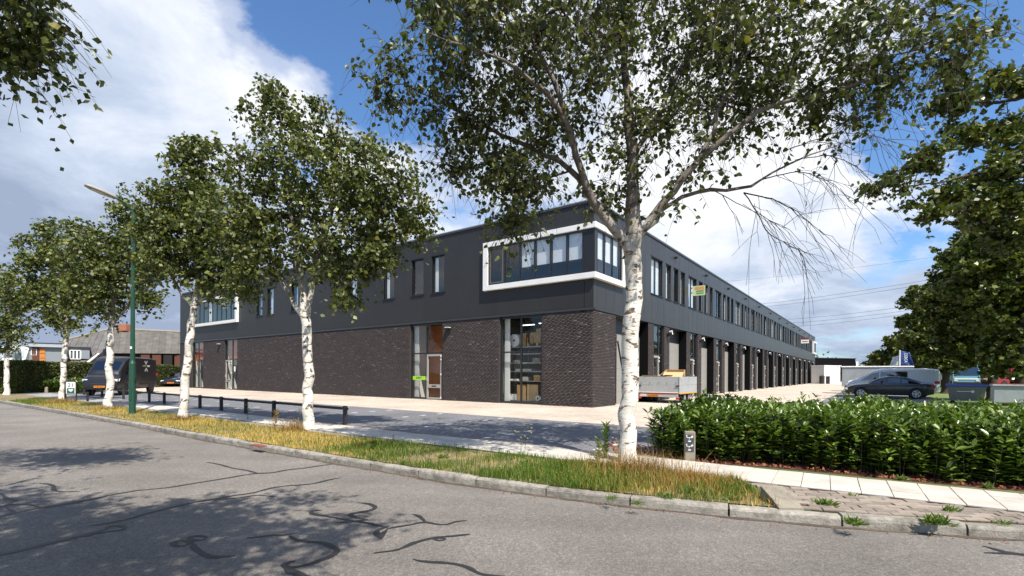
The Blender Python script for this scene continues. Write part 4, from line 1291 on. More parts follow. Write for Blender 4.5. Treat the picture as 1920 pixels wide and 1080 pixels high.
def make_tree(name, label, base, limbs, blobs, npts, leaves_per, lsize, seed, bark, leafm, group=None, simple=True, cat='tree',
              twig_len=0.55, twigs=5, droop=0.6, width=0.36, trunk_n=16, bare=(), thick=0.035):
    rnd = np.random.default_rng(seed)
    base = np.array(base, float)
    L_ = [([np.array(p) - base for p in pts], rad) for pts, rad in limbs]
    Bl = [(np.array(c) - base, r, wt) for c, r, wt in blobs]
    pa, r, chains, tips = grow(L_, Bl, npts, rnd)
    root = empty(name, base, 0, label, cat, group)
    # trunk: first chain, with bumps
    ntr = len(L_[0][0])
    def split(thr_hi, thr_lo):
        ps, rs = [], []
        for c in chains[1:]:
            rc = r[c].copy(); rc[0] = rc[1]
            m_ = rc.max()
            if thr_lo <= m_ < thr_hi: ps.append(pa[c]); rs.append(rc)
        return ps, rs
    tp = pa[chains[0]]; tr = r[chains[0]].copy()
    fine_t = resample(np.c_[tp, tr], 0.06)
    tp2, tr2 = fine_t[:, :3], fine_t[:, 3]
    nz_ = rnd.normal(size=len(tr2)); nz_ = np.convolve(nz_, np.ones(9)/9, 'same')
    tr2 = tr2*(1 + 0.06*nz_)
    flare = np.exp(-(tp2[:, 2] - tp2[0, 2])/0.13)
    tr2 = tr2*(1 + 0.35*flare)
    V, F = tubes_np([tp2], [tr2], trunk_n)
    V = V + rnd.normal(size=V.shape)*0.0022*(tr2.max()/0.14)
    np_mesh('trunk', V, F, bark, root, smooth=True)
    ps, rs = split(9, thick)
    if ps:
        V, F = tubes_np(ps, rs, 9); o_ = np_mesh('limbs', V + rnd.normal(size=V.shape)*0.003, F, bark, root, smooth=True); o_['kind'] = 'stuff'
    ps, rs = split(thick, 0.0)
    # fine drooping twigs from every tip
    tw_p, tw_r = [], []
    nT = len(tips)
    o3 = np.repeat(pa[tips], twigs, axis=0)
    n = len(o3)
    dirs = rnd.normal(size=(n, 3)); dirs[:, 2] = dirs[:, 2]*0.6 + 0.25
    dirs /= np.linalg.norm(dirs, axis=1)[:, None]
    ln = twig_len*(0.5 + 0.9*rnd.random(n))
    ks_ = np.linspace(0, 1, 5)
    pts = o3[:, None, :] + dirs[:, None, :]*(ln[:, None, None]*ks_[None, :, None])
    pts[:, :, 2] -= droop*ln[:, None]*ks_[None, :]**2*(0.6 + 0.8*rnd.random((n, 1)))
    if lsize > 0.0:
        sel = np.arange(n) % (1 if not simple else 2) == 0
        for q in np.where(sel)[0]:
            tw_p.append(pts[q]); tw_r.append(np.linspace(0.004, 0.0018, 5))
        V, F = tubes_np(ps + tw_p, rs + tw_r, 3 if simple else 4)
        o_ = np_mesh('branches', V, F, M['twig'], root); o_['kind'] = 'stuff'
    # leaves along the twigs
    lp = max(1, int(round(leaves_per/twigs)))
    f = rnd.random((n, lp))*0.95 + 0.05
    idx = np.clip((f*4).astype(int), 0, 3); fr = f*4 - idx
    a = np.take_along_axis(pts, idx[:, :, None], 1); b = np.take_along_axis(pts, idx[:, :, None]+1, 1)
    lpnt = (a*(1-fr[..., None]) + b*fr[..., None]).reshape(-1, 3)
    lpnt = lpnt + rnd.normal(size=lpnt.shape)*0.02
    ax = rnd.normal(size=lpnt.shape); ax[:, 2] = ax[:, 2]*0.55 - (0.75 if droop > 0.3 else 0.1)
    ax /= np.linalg.norm(ax, axis=1)[:, None]
    V, F = leaves_np(lpnt, ax, lsize, rnd, simple, width)
    o_ = np_mesh('crown', V, F, leafm, root); o_['kind'] = 'stuff'
    # leafless twigs at given places (polylines)
    if bare:
        bp, brd = [], []
        for poly, r0 in bare:
            q = smooth(resample(np.array(poly) - base, 0.12), 1); q = q + rnd.normal(size=q.shape)*0.006
            bp.append(q); brd.append(np.linspace(r0, 0.003, len(q)))
            for s_ in range(2, len(q)-1, 1):
                for rep in range(2):
                    if rnd.random() < 0.6:
                        dv = (q[min(s_+1, len(q)-1)] - q[s_-1]); dv /= np.linalg.norm(dv)
                        dv = dv + rnd.normal(size=3)*0.5; dv /= np.linalg.norm(dv); dv[2] -= 0.15
                        l_ = 0.35 + 0.55*rnd.random()
                        kk_ = np.linspace(0, 1, 6)[:, None]
                        t3 = q[s_] + dv*l_*kk_; t3[:, 2] -= 0.35*l_*kk_[:, 0]**2
                        t3 += rnd.normal(size=t3.shape)*0.012
                        bp.append(t3); brd.append(np.linspace(0.0045, 0.002, 6))
                        e_ = t3[3]; dv2 = dv + rnd.normal(size=3)*0.5
                        t4 = e_ + dv2*l_*0.5*kk_; t4[:, 2] -= 0.2*l_*kk_[:, 0]**2
                        bp.append(t4); brd.append(np.linspace(0.003, 0.0018, 6))
        V, F = tubes_np(bp, brd, 4)
        o_ = np_mesh('bare_twigs', V, F, M['twig'], root); o_['kind'] = 'stuff'
    return root


def px(pts, Y, dz=None):
    """guide points from photo pixels; each (x, y[, depth])"""
    return [P(p[0], p[1], p[2] if len(p) > 2 else Y) for p in pts]


def pb(x, y, r, Y, wt=None, sy=1.0):
    R = r*Y/FPX
    return (P(x, y, Y), np.array((R, max(0.5, min(R, 2.2))*sy, R)), (wt if wt is not None else r**2)*1.0)


# nearest birch, right of the building's corner
b1 = G(1177, 869)
T1 = [
 (px([(1177, 872, 7.55), (1178, 780), (1181, 700), (1188, 600), (1188, 520), (1186, 465), (1187, 400), (1184, 330), (1180, 230, 7.5), (1172, 120, 7.4), (1160, 0, 7.4), (1150, -140, 7.4), (1150, -300, 7.4)], 7.55), [.134, .127, .128, .133, .136, .138, .110, .085, .065, .050, .040, .028, .015]),
 (px([(1184, 480), (1160, 440), (1128, 402), (1103, 370), (1088, 330), (1072, 270, 7.3), (1058, 190, 7.2), (1020, 110, 7.1), (970, 40, 7.0), (920, -60, 6.9)], 7.5), [.085, .078, .070, .062, .052, .042, .036, .030, .024, .015]),
 (px([(1092, 340), (1045, 290, 7.6), (985, 275, 7.7), (930, 250, 7.8), (880, 215, 7.9), (820, 190, 8.0), (760, 160, 8.1)], 7.5), [.045, .040, .034, .028, .022, .017, .010]),
 (px([(1072, 270, 7.3), (1050, 200, 7.0), (1000, 140, 6.8), (940, 115, 6.6), (880, 90, 6.5), (800, 60, 6.4)], 7.3), [.038, .035, .030, .025, .018, .010]),
 (px([(1200, 440, 7.5), (1238, 385, 7.4), (1265, 345, 7.3), (1310, 300, 7.2), (1355, 250, 7.1), (1420, 205, 7.0), (1500, 180, 6.9), (1600, 165, 6.8), (1700, 110, 6.8), (1790, 60, 6.8)], 7.4), [.062, .056, .050, .045, .040, .034, .028, .022, .016, .010]),
 (px([(1310, 300, 7.2), (1340, 220, 7.3), (1385, 120, 7.4), (1440, 40, 7.5), (1500, -60, 7.6)], 7.3), [.036, .032, .027, .022, .012]),
 (px([(1210, 430, 7.6), (1240, 395, 7.8), (1280, 362, 8.0), (1330, 352, 8.1), (1395, 364, 8.2), (1430, 335, 8.3), (1490, 300, 8.4), (1570, 270, 8.5)], 7.8), [.040, .035, .031, .028, .024, .018, .013, .008]),
 (px([(1186, 300), (1240, 200, 7.9), (1300, 90, 8.2), (1340, -20, 8.4)], 7.6), [.042, .036, .028, .016]),
]
B1 = [pb(1180, 60, 210, 7.6), pb(1000, 80, 170, 7.2), pb(870, 110, 150, 7.4), pb(790, 170, 95, 7.9), pb(720, 160, 60, 8.0), pb(1330, 60, 170, 7.8), pb(1480, 90, 160, 7.2),
      pb(1620, 90, 130, 6.9), pb(1730, 60, 105, 6.8), pb(1790, 90, 60, 6.8), pb(900, 250, 80, 8.0), pb(1000, 250, 100, 7.6), pb(1130, 260, 130, 7.6), pb(1260, 240, 110, 7.4), pb(1390, 180, 100, 7.6),
      pb(1580, 200, 80, 7.0), pb(975, 335, 48, 7.5, 11000), pb(962, 405, 28, 7.3, 6500), pb(930, 300, 40, 7.6, 5000), pb(850, 305, 45, 7.9, 4500), pb(1160, 370, 55, 7.7, 3200), pb(1250, 420, 30, 7.6, 700), pb(1180, -160, 260, 7.6, 40000), pb(930, -90, 180, 7.2, 26000), pb(1450, -120, 220, 7.4, 36000), pb(1150, -60, 150, 5.6, 11000), pb(890, -70, 140, 5.8, 10000), pb(1380, -70, 140, 5.6, 9000),
      pb(830, 10, 90, 7.0), pb(780, 250, 45, 8.0, 1900), pb(1650, 150, 60, 7.0), pb(1330, 320, 60, 8.0, 1300)]
BARE = [(px([(1395, 362), (1450, 372), (1500, 400), (1545, 440)], 8.2), 0.012), (px([(1395, 362), (1420, 400), (1440, 440), (1505, 470), (1508, 500)], 8.1), 0.010),
        (px([(1430, 335), (1500, 320), (1560, 340), (1600, 385)], 8.3), 0.010), (px([(1490, 300), (1560, 290), (1620, 320), (1640, 350)], 8.4), 0.009),
        (px([(1330, 352), (1400, 390), (1480, 430)], 8.0), 0.008), (px([(1480, 280), (1560, 250), (1630, 250), (1680, 270)], 8.2), 0.009)]
make_tree('birch_tree', 'nearest birch with thick white trunk at the end of the laurel hedge', b1, T1, B1, 1600, 17, 0.088, 11, M['bark'], M['leaf_birch'],
          'birches on the verge', simple=False, twig_len=0.5, twigs=4, droop=0.75, bare=BARE, trunk_n=22)

# second birch
Y2 = 11.85
b2 = G(577, 806)
T2 = [
 (px([(577, 808), (578, 750), (578, 690), (577, 640), (575, 600), (568, 560), (560, 520), (552, 470), (545, 400), (535, 310), (525, 220), (515, 150)], Y2), [.125, .115, .11, .115, .115, .075, .06, .05, .04, .03, .02, .01]),
 (px([(576, 605), (558, 585), (540, 555), (525, 520), (500, 470), (470, 410), (450, 340), (440, 250)], Y2), [.06, .055, .05, .045, .035, .028, .02, .01]),
 (px([(577, 595), (580, 550), (592, 505), (610, 450), (625, 380), (640, 300), (630, 200)], Y2), [.07, .06, .05, .04, .03, .02, .01]),
 (px([(592, 505), (625, 480), (665, 440, 11.5), (710, 400, 11.3), (770, 360, 11.2)], Y2), [.04, .034, .028, .02, .01]),
]
B2 = [pb(520, 215, 50, 12), pb(500, 300, 75, 12), pb(600, 240, 62, 12), pb(610, 330, 95, 11.8), pb(700, 330, 85, 11.4), pb(745, 400, 80, 11.4), pb(790, 420, 36, 11.2), pb(680, 430, 95, 11.6),
      pb(560, 420, 95, 12), pb(470, 400, 80, 12), pb(480, 480, 65, 11.8), pb(600, 500, 60, 11.6, 2200), pb(500, 170, 22, 12, 900), pb(440, 205, 24, 12, 600), pb(660, 520, 45, 11.4, 2200), pb(650, 560, 24, 11.3, 800), pb(450, 520, 45, 11.8, 2000), pb(400, 250, 18, 12, 300), pb(700, 480, 40, 11.4)]
make_tree('birch_tree', 'second birch from the right, forked white trunk behind the end of the rail', b2, T2, B2, 1150, 20, 0.106, 12, M['bark'], M['leaf_birch2'],
          'birches on the verge', twig_len=0.42, twigs=4, droop=0.6, trunk_n=16)

# third birch
Y3 = 14.0
b3 = G(341, 788)
T3 = [
 (px([(341, 790), (345, 740), (349, 690), (353, 650), (358, 610), (365, 575), (370, 540), (372, 480), (368, 410), (360, 340), (355, 280)], Y3), [.12, .11, .105, .10, .095, .09, .075, .05, .035, .02, .01]),
 (px([(364, 580), (350, 560), (330, 535), (310, 500), (295, 450)], Y3), [.055, .05, .04, .03, .015]),
 (px([(366, 575), (390, 560), (415, 545), (440, 515), (470, 480), (490, 430)], Y3), [.05, .045, .04, .03, .02, .01]),
]
B3 = [pb(355, 300, 48, 14), pb(385, 350, 70, 14), pb(330, 390, 70, 14), pb(420, 420, 75, 13.8), pb(350, 470, 75, 14), pb(440, 490, 62, 13.8), pb(300, 450, 50, 14), pb(290, 500, 40, 14), pb(390, 265, 22, 14, 500),
      pb(455, 545, 28, 13.6, 900), pb(400, 530, 40, 14), pb(335, 260, 18, 14, 400), pb(310, 370, 30, 14)]
make_tree('birch_tree', 'third birch from the right, leaning trunk before the white framed left bay', b3, T3, B3, 850, 21, 0.112, 13, M['bark'], M['leaf_birch2'],
          'birches on the verge', twig_len=0.4, twigs=4, droop=0.6, trunk_n=14)

Y4 = 18.0
b4 = G(204, 767)
T4 = [
 (px([(204, 769), (205, 720), (206, 680), (207, 640), (209, 600), (212, 560), (215, 510), (222, 450), (235, 390)], Y4), [.13, .115, .11, .10, .09, .07, .05, .03, .01]),
 (px([(207, 615), (225, 590), (250, 560), (270, 520)], Y4), [.045, .04, .03, .015]),
 (px([(208, 610), (190, 575), (175, 530), (165, 470)], Y4), [.045, .04, .03, .015]),
]
B4 = [pb(240, 385, 28, 18), pb(235, 430, 50, 18), pb(200, 470, 58, 18), pb(165, 480, 55, 18.3), pb(155, 430, 28, 18.3), pb(260, 500, 55, 17.8), pb(220, 540, 55, 18), pb(160, 550, 45, 18), pb(280, 560, 30, 17.6, 700), pb(275, 440, 40, 18), pb(195, 590, 30, 18, 600)]
make_tree('birch_tree', 'birch with white trunk left of the green lamp post', b4, T4, B4, 680, 21, 0.128, 14, M['bark_far'], M['leaf_birch2'],
          'birches on the verge', twig_len=0.42, twigs=4, droop=0.6, trunk_n=12)

Y5 = 22.3
b5 = G(116, 755)
T5 = [
 (px([(115, 757), (117, 720), (120, 680), (123, 640), (124, 610), (122, 570), (115, 520), (100, 460)], Y5), [.12, .11, .10, .10, .09, .07, .05, .02]),
 (px([(124, 620), (140, 600), (160, 585)], Y5), [.04, .03, .015]), (px([(123, 610), (100, 580), (70, 550)], Y5), [.04, .03, .015]),
]
B5 = [pb(85, 430, 30, 22.3), pb(70, 470, 45, 22.3), pb(110, 490, 55, 22.3), pb(60, 530, 50, 22.3), pb(110, 560, 55, 22.3), pb(160, 540, 40, 22.3), pb(85, 605, 30, 22, 500), pb(30, 560, 30, 22.3), pb(140, 600, 25, 22)]
make_tree('birch_tree', 'birch with thin white trunk beside the house number sign', b5, T5, B5, 560, 21, 0.14, 15, M['bark_far'], M['leaf_birch2'],
          'birches on the verge', twig_len=0.45, twigs=4, droop=0.6, trunk_n=12)
Y6 = 29.0
b6 = np.array((-29.2, 28.5, 0))
T6 = [([b6, b6 + np.array((0, 0, 2.0)), b6 + np.array((0.1, 0, 3.5)), b6 + np.array((0.2, 0, 6))], [.13, .11, .09, .03])]
B6 = [(P(-5, 560, 28.5), 1.6, 3), (P(10, 600, 28.5), 1.2, 2.2), (P(0, 520, 28.5), 1.3, 1.5), (P(30, 620, 28.3), 0.9, 1.2), (P(5, 650, 28.3), 0.8, 1), (P(-30, 580, 28.5), 1.6, 2)]
make_tree('birch_tree', 'leftmost birch, its crown cut by the left edge of the photo', b6, T6, B6, 380, 28, 0.12, 16, M['bark_far'], M['leaf_birch2'], 'birches on the verge',
          twig_len=0.45, twigs=4, droop=0.6, trunk_n=10)

# trees on the viewer's side of the road: one reaches into the top left corner, their crowns shade the road
b7 = np.array((-8.6, 1.6, RZ))
T7 = [([b7, b7 + np.array((0.1, 0, 2.2)), b7 + np.array((0.2, 0.1, 4.0)), b7 + np.array((0.3, 0.3, 6.5))], [.16, .15, .12, .04])]
B7 = [(b7 + np.array((0.2, 0.2, 5.4)), np.array((3.0, 2.6, 2.2)), 8), (P(-30, 20, 5.2), np.array((0.65, 0.6, 0.6)), 0.9), (P(55, 5, 5.0), np.array((0.28, 0.3, 0.22)), 0.14), (P(10, 70, 5.2), np.array((0.36, .4, .42)), 0.42), (P(60, 50, 5.1), np.array((0.22, .3, .22)), 0.12), (b7 + np.array((3.0, 2.6, 6.9)), np.array((1.7, 1.0, 0.8)), 3)]
make_tree('birch_tree', 'birch hanging dark leaves into the top left corner of the photo', b7, T7, B7, 800, 26, 0.080, 17, M['bark'], M['leaf_birch'], 'birches over the road',
          simple=True, twig_len=0.5, twigs=5, droop=0.75, trunk_n=12)
b8 = np.array((-3.6, -2.6, RZ))
T8 = [([b8, b8 + np.array((0.1, 0, 2.6)), b8 + np.array((0.2, 0.1, 4.4)), b8 + np.array((0.3, 0.3, 7.0))], [.16, .15, .12, .04])]
B8_ = [(b8 + np.array((3.1, 2.9, 6.8)), np.array((1.5, 1.3, 0.9)), 3.5), (b8 + np.array((1.9, 2.5, 6.7)), np.array((1.7, 1.5, 1.1)), 5), (b8 + np.array((-0.5, 2.9, 6.7)), np.array((2.3, 1.8, 1.2)), 8), (b8 + np.array((-2.4, 3.6, 6.7)), np.array((2.1, 1.6, 1.1)), 6), (b8 + np.array((-0.4, 0.6, 6.7)), np.array((2.3, 1.4, 1.2)), 4)]
make_tree('birch_tree', 'birch behind the viewer that only shows as shade on the road', b8, T8, B8_, 1300, 42, 0.085, 18, M['bark'], M['leaf_birch'], 'birches over the road',
          simple=True, twig_len=0.5, twigs=5, droop=0.6, trunk_n=12)

# ---- oaks on the right, beyond the laurels
def oak(label, base, top, blobs, npts, seed, lper=34, lsize=0.17, r0=0.22, limbs=()):
    b = np.array(base, float)
    L0 = [([b, b + (np.array(top)-b)*0.3 + np.array((0.1, 0, 0)), b + (np.array(top)-b)*0.6, np.array(top)], [r0, r0*0.85, r0*0.6, r0*0.15])]
    return make_tree('oak_tree', label, b, L0 + list(limbs), blobs, npts, lper, lsize, seed, M['bark_dark'], M['leaf_oak'], 'oaks right of the parking bays',
                     simple=True, twig_len=0.38, twigs=4, droop=0.05, width=0.40, trunk_n=10, thick=0.05)


nb_ = np.array((14.6, 12.2, 0))
oak('nearest oak at the right edge, its branches reaching in before the sky', nb_, nb_ + np.array((0, 0, 9)),
    [pb(1905, 150, 48, 12.4), pb(1860, 160, 30, 12.2, 700), pb(1790, 190, 30, 12, 1500), pb(1770, 130, 30, 11.8, 1400), pb(1885, 240, 45, 12.4), pb(1800, 262, 36, 12.2, 2200), pb(1740, 295, 26, 12.0, 1500), pb(1695, 328, 22, 11.9, 1000), pb(1640, 350, 15, 11.8, 480),
     pb(1900, 330, 80, 12.6), pb(1840, 360, 55, 12.4), pb(1780, 372, 26, 12.2, 1400), pb(1745, 405, 18, 12.1, 600), pb(1668, 388, 12, 12.1, 260), pb(1710, 375, 14, 12.1, 330), pb(1870, 430, 70, 12.8), pb(1900, 30, 20, 12.0, 260), pb(1870, 45, 14, 12, 130),
     (nb_ + np.array((0, 0, 6)), np.array((2.6, 2.6, 3.0)), 9000)], 600, 31, lper=26, lsize=0.13, r0=0.22,
    limbs=[(px([(2033, 300, 12.3), (1920, 300, 12.3), (1840, 320, 12.2), (1760, 345, 12.1), (1660, 350, 11.9)], 12.2), [.08, .05, .035, .02, .008]),
           (px([(2033, 400, 12.3), (1930, 400, 12.4), (1850, 400, 12.3), (1760, 395, 12.2)], 12.2), [.08, .05, .03, .01]),
           (px([(2033, 150, 12.3), (1930, 180, 12.3), (1850, 200, 12.2), (1760, 160, 11.9)], 12.2), [.07, .045, .03, .01])])
o2 = G(1912, 762)
oak('second oak, thick dark trunk at the right edge behind the grey tank', o2, P(1912, 360, o2[1]), [pb(1900, 520, 110, o2[1]), pb(1860, 440, 60, o2[1]), pb(1840, 560, 70, o2[1]), pb(1910, 620, 60, o2[1]), pb(1880, 665, 50, o2[1]), pb(1900, 440, 70, o2[1]), pb(1950, 500, 120, o2[1])], 800, 32, lper=46, lsize=0.20)
o3 = G(1858, 752)
oak('third oak, dark trunk between the blue lidded bin and the grey tank', o3, P(1858, 520, o3[1]), [pb(1840, 520, 75, o3[1]), pb(1800, 500, 40, o3[1]), pb(1780, 570, 55, o3[1]), pb(1850, 600, 70, o3[1]), pb(1820, 460, 30, o3[1]), pb(1790, 640, 40, o3[1]), pb(1835, 665, 45, o3[1])], 720, 33, lper=44, lsize=0.22)
o4 = G(1772, 738)
oak('fourth oak, thin dark trunk standing on the grass behind the parked saloon', o4, P(1772, 590, o4[1]), [pb(1770, 560, 50, o4[1]), pb(1740, 590, 50, o4[1]), pb(1720, 550, 26, o4[1], 600), pb(1790, 620, 55, o4[1]), pb(1720, 630, 40, o4[1]), pb(1830, 600, 50, o4[1]), pb(1735, 668, 34, o4[1]), pb(1785, 672, 34, o4[1])], 620, 34, lper=46, lsize=0.24, r0=0.26)
o5 = np.array((42.0, 55.0, 0))
oak('fifth oak behind the flags', o5, o5 + np.array((0, 0, 5)), [pb(1720, 630, 42, 52), pb(1690, 655, 35, 52), pb(1670, 680, 30, 52), pb(1740, 660, 40, 52), pb(1700, 600, 25, 52, 300), pb(1780, 660, 40, 52)], 520, 35, lper=44, lsize=0.34, r0=0.3)
o6 = np.array((62.0, 82.0, 0))
oak('farthest oak at the end of the row', o6, o6 + np.array((0, 0, 3)), [pb(1660, 680, 24, 80), pb(1640, 690, 18, 80), pb(1680, 690, 26, 80), pb(1700, 680, 25, 80)], 360, 36, lper=42, lsize=0.48, r0=0.3)
# far woods as one mass
rnd = np.random.default_rng(5)
n = 26000
xx = rnd.uniform(60, 190, n); zt_ = 3.2 + 1.6*np.sin(xx*0.16) + 1.1*np.sin(xx*0.43+1) + 0.5*np.sin(xx*1.3)
Pn = np.c_[xx, 150 + rnd.normal(size=n)*4, zt_*np.sqrt(rnd.random(n))*1.3]
ax = rnd.normal(size=(n, 3)); ax /= np.linalg.norm(ax, axis=1)[:, None]
V, F = leaves_np(Pn, ax, 0.75, rnd, True, 0.45)
o = np_mesh('distant_woods', V, F, M['leaf_oak']); o['kind'] = 'stuff'
Pn = np.zeros((20000, 3))
Pn[:, 1] = 62 + rnd.normal(size=20000)*1.6; Pn[:, 0] = rnd.uniform(56, 130, 20000); Pn[:, 2] = 5.5*rnd.random(20000)**0.8
ax = rnd.normal(size=(20000, 3)); ax /= np.linalg.norm(ax, axis=1)[:, None]
V, F = leaves_np(Pn, ax, 0.5, rnd, True, 0.45)
o = np_mesh('undergrowth', V, F, M['leaf_oak']); o['kind'] = 'stuff'

# ------------------------------------------------------------------ clipped hedge on the left
def leaf_box(name, a, b, h, thick, n, lsize, m, label, seed, up=False):
    """hedge between two ground points: twiggy core and a skin of leaves"""
    rnd = np.random.default_rng(seed)
    a = np.array(a[:2]); b = np.array(b[:2]); L_ = np.linalg.norm(b-a)
    e = empty(name, (*((a+b)/2), 0), math.atan2(*(b-a)[::-1]), label, 'hedge')
    MB().box(-L_/2+0.12, L_/2-0.12, -thick/2+0.12, thick/2-0.12, 0.0, h-0.12).build('core', M['barnblack'], e)
    u = rnd.random((n, 3))
    Pn = np.c_[(u[:, 0]-0.5)*L_, (u[:, 1]-0.5)*thick, u[:, 2]*h]
    face = rnd.choice(4, n, p=(0.46, 0.14, 0.30, 0.10))
    jit = np.abs(rnd.normal(size=n))*0.05
    Pn[face == 0, 1] = (-thick/2 + jit)[face == 0]
    Pn[face == 1, 1] = (thick/2 - jit)[face == 1]
    Pn[face == 2, 2] = (h - jit)[face == 2]
    s_ = face == 3
    Pn[s_, 0] = np.where(rnd.random(n) < 0.5, -L_/2 + jit, L_/2 - jit)[s_]
    Pn[:, 2] += 0.03*np.sin(Pn[:, 0]*1.3) + 0.02*np.sin(Pn[:, 0]*4.1)
    ax = rnd.normal(size=(n, 3)); ax[:, 2] += 0.4; ax /= np.linalg.norm(ax, axis=1)[:, None]
    V, F = leaves_np(Pn, ax, lsize, rnd, True, 0.4)
    o = np_mesh('foliage', V, F, m, e); o['kind'] = 'stuff'
    return e


ha = G(12, 738); hb = G(338, 723.5)
leaf_box('clipped_hedge', ha, hb, 1.98, 1.0, 60000, 0.10, M['leaf_hedge'], 'long clipped hedge behind the black van', 41)

# ---- laurels: many shoots with glossy upright leaves
def laurels(name, label, front, depth, h, nshoot, lper, lsize, seed, cat='hedge', m=None, inside=None, hfun=None):
    rnd = np.random.default_rng(seed)
    fr = np.array([p[:2] for p in front]); frr = resample(fr, 0.1)
    t, nrm_ = normals(frr)
    i = rnd.integers(0, len(frr), nshoot)
    u = rnd.random(nshoot)**1.15
    base = frr[i] + nrm_[i]*(u*depth)[:, None] + rnd.normal(size=(nshoot, 2))*0.05
    hh = h*(0.88 + 0.14*rnd.random(nshoot)) + 0.05*np.sin(base[:, 0]*2.1) + 0.04*np.sin(base[:, 1]*2.9)
    edge = np.minimum(1, u*depth/0.25 + 0.62)
    hh = hh*edge
    hh[rnd.random(nshoot) < 0.04] += 0.13
    e = empty(name, (*fr[0], 0), 0, label, cat)
    P0 = np.array((fr[0][0], fr[0][1], 0))
    low = rnd.random(nshoot) < 0.30
    top = hh.copy(); top[low] = hh[low]*(0.45 + 0.45*rnd.random(low.sum()))
    lean = rnd.normal(size=(nshoot, 2))*0.06
    fro = u*depth < 0.35
    lean[fro] -= nrm_[i][fro]*0.10
    p0 = np.c_[base, np.zeros(nshoot)]; p1 = np.c_[base + lean, top]
    k_ = np.linspace(0, 1, 3)[None, :, None]
    path = p0[:, None]*(1-k_) + p1[:, None]*k_ - P0
    sel = np.where(u*depth < 1.4)[0][:900]
    V, F = tubes_np([path[q] for q in sel], [np.array((0.007, 0.005, 0.003))]*len(sel), 4)
    o = np_mesh('stems', V, F, M['stem'], e); o['kind'] = 'stuff'
    # leaves: whorls on the upper part of each shoot
    f = 1 - rnd.random((nshoot, lper))**1.3*np.minimum(0.9, ((0.42 + 0.22*(u*depth < 0.5))/np.maximum(top, 0.2)))[:, None]
    Pn = (p0[:, None]*(1-f[..., None]) + p1[:, None]*f[..., None]).reshape(-1, 3) - P0
    az = rnd.random(nshoot*lper)*2*math.pi
    el = np.radians(8 + 62*f.reshape(-1)**6*rnd.random(nshoot*lper)**0.6)
    ax = np.c_[np.cos(az)*np.cos(el), np.sin(az)*np.cos(el), np.sin(el)]
    n = len(Pn); s = (lsize*(0.65 + 0.6*rnd.random(n)))[:, None]
    side = np.cross(ax, np.array((0, 0, 1.0))) + rnd.normal(size=(n, 3))*0.25; side /= np.linalg.norm(side, axis=1)[:, None]
    up = np.cross(side, ax)
    pts = [(0, 0, 0), (0.35, 0.20, 0.06), (0.72, 0.19, 0.04), (1.0, 0, -0.06), (0.72, -0.19, 0.04), (0.35, -0.20, 0.06)]
    V = np.stack([Pn + s*(ax*a + side*b + up*c) for a, b, c in pts], 1).reshape(-1, 3)
    b0 = (np.arange(n)*6)[:, None]
    F = np.vstack([b0 + np.array((0, 3, 2, 1)), b0 + np.array((0, 5, 4, 3))])
    o = np_mesh('foliage', V, F, m or M['leaf_laurel'], e); o['kind'] = 'stuff'
    return e


fl_ = [G(1225, 862), G(1262, 862), G(1330, 868), G(1450, 876), G(1569, 887), G(1719, 902), G(1920, 920)]
fe = fl_[-1] - fl_[-2]; fe /= np.linalg.norm(fe)
hf = [G(1222, 850)] + [p + np.array((0, 0.22, 0)) for p in fl_[1:]] + [fl_[-1] + fe*1.5 + np.array((0, .22, 0)), fl_[-1] + fe*4 + np.array((0, .22, 0))]
laurels('laurel_hedge', 'waist high glossy laurel planting behind the pale footpath tiles', hf, 3.6, 0.79, 7800, 15, 0.112, 51)
sb_ = MB().poly([(p[0] - 0.05, p[1] - 0.24, 0.002) for p in hf] + [(16, 11, 0.002), (5.0, 11.5, 0.002), (2.2, 9.5, 0.002)]).build('planting_bed', M['soil']); sb_['kind'] = 'structure'
g1, g2 = G(30, 737.5), G(165, 736.5)
laurels('laurel_shrubs', 'low light green shrubs before the clipped hedge on the left', [G(28, 734), G(90, 736), G(168, 736)], 1.6, 0.75, 1500, 12, 0.17, 52, cat='shrub')

# ------------------------------------------------------------------ grass on the verge
def poly_mask(xy, poly):
    x, y = xy[:, 0], xy[:, 1]; ins = np.zeros(len(xy), bool); n = len(poly); j = n-1
    for i in range(n):
        xi, yi = poly[i]; xj, yj = poly[j]
        c = ((yi > y) != (yj > y)) & (x < (xj-xi)*(y-yi)/(yj-yi+1e-12) + xi)
        ins ^= c; j = i
    return ins


def grass_mat(name, cols, noise_scale=0.5):
    return leaf_mat(name, cols, 0.6, 0.35, spec=0.3, yellow=0.0)


M['grass_green'] = grass_mat('green_grass', [(0.045, 0.10, 0.012), (0.085, 0.155, 0.018), (0.17, 0.22, 0.04)])
M['grass_dry'] = grass_mat('dry_yellow_grass', [(0.42, 0.265, 0.065), (0.60, 0.41, 0.115), (0.70, 0.53, 0.20)])
M['grass_rust'] = grass_mat('rusty_tall_grass', [(0.20, 0.105, 0.03), (0.33, 0.19, 0.055), (0.46, 0.32, 0.14)])
verge_soil = ground_mix('verge_soil', [(0.3, (0.10, 0.085, 0.04)), (0.5, (0.19, 0.15, 0.07)), (0.7, (0.31, 0.24, 0.11))], 2.2, fine=(50, 0.5), bump=0.8)

k1 = kerb[(kerb[:, 0] > -60) & (kerb[:, 0] < 3.05)]
kt, kn = normals(k1)
inn = k1 + kn*0.145
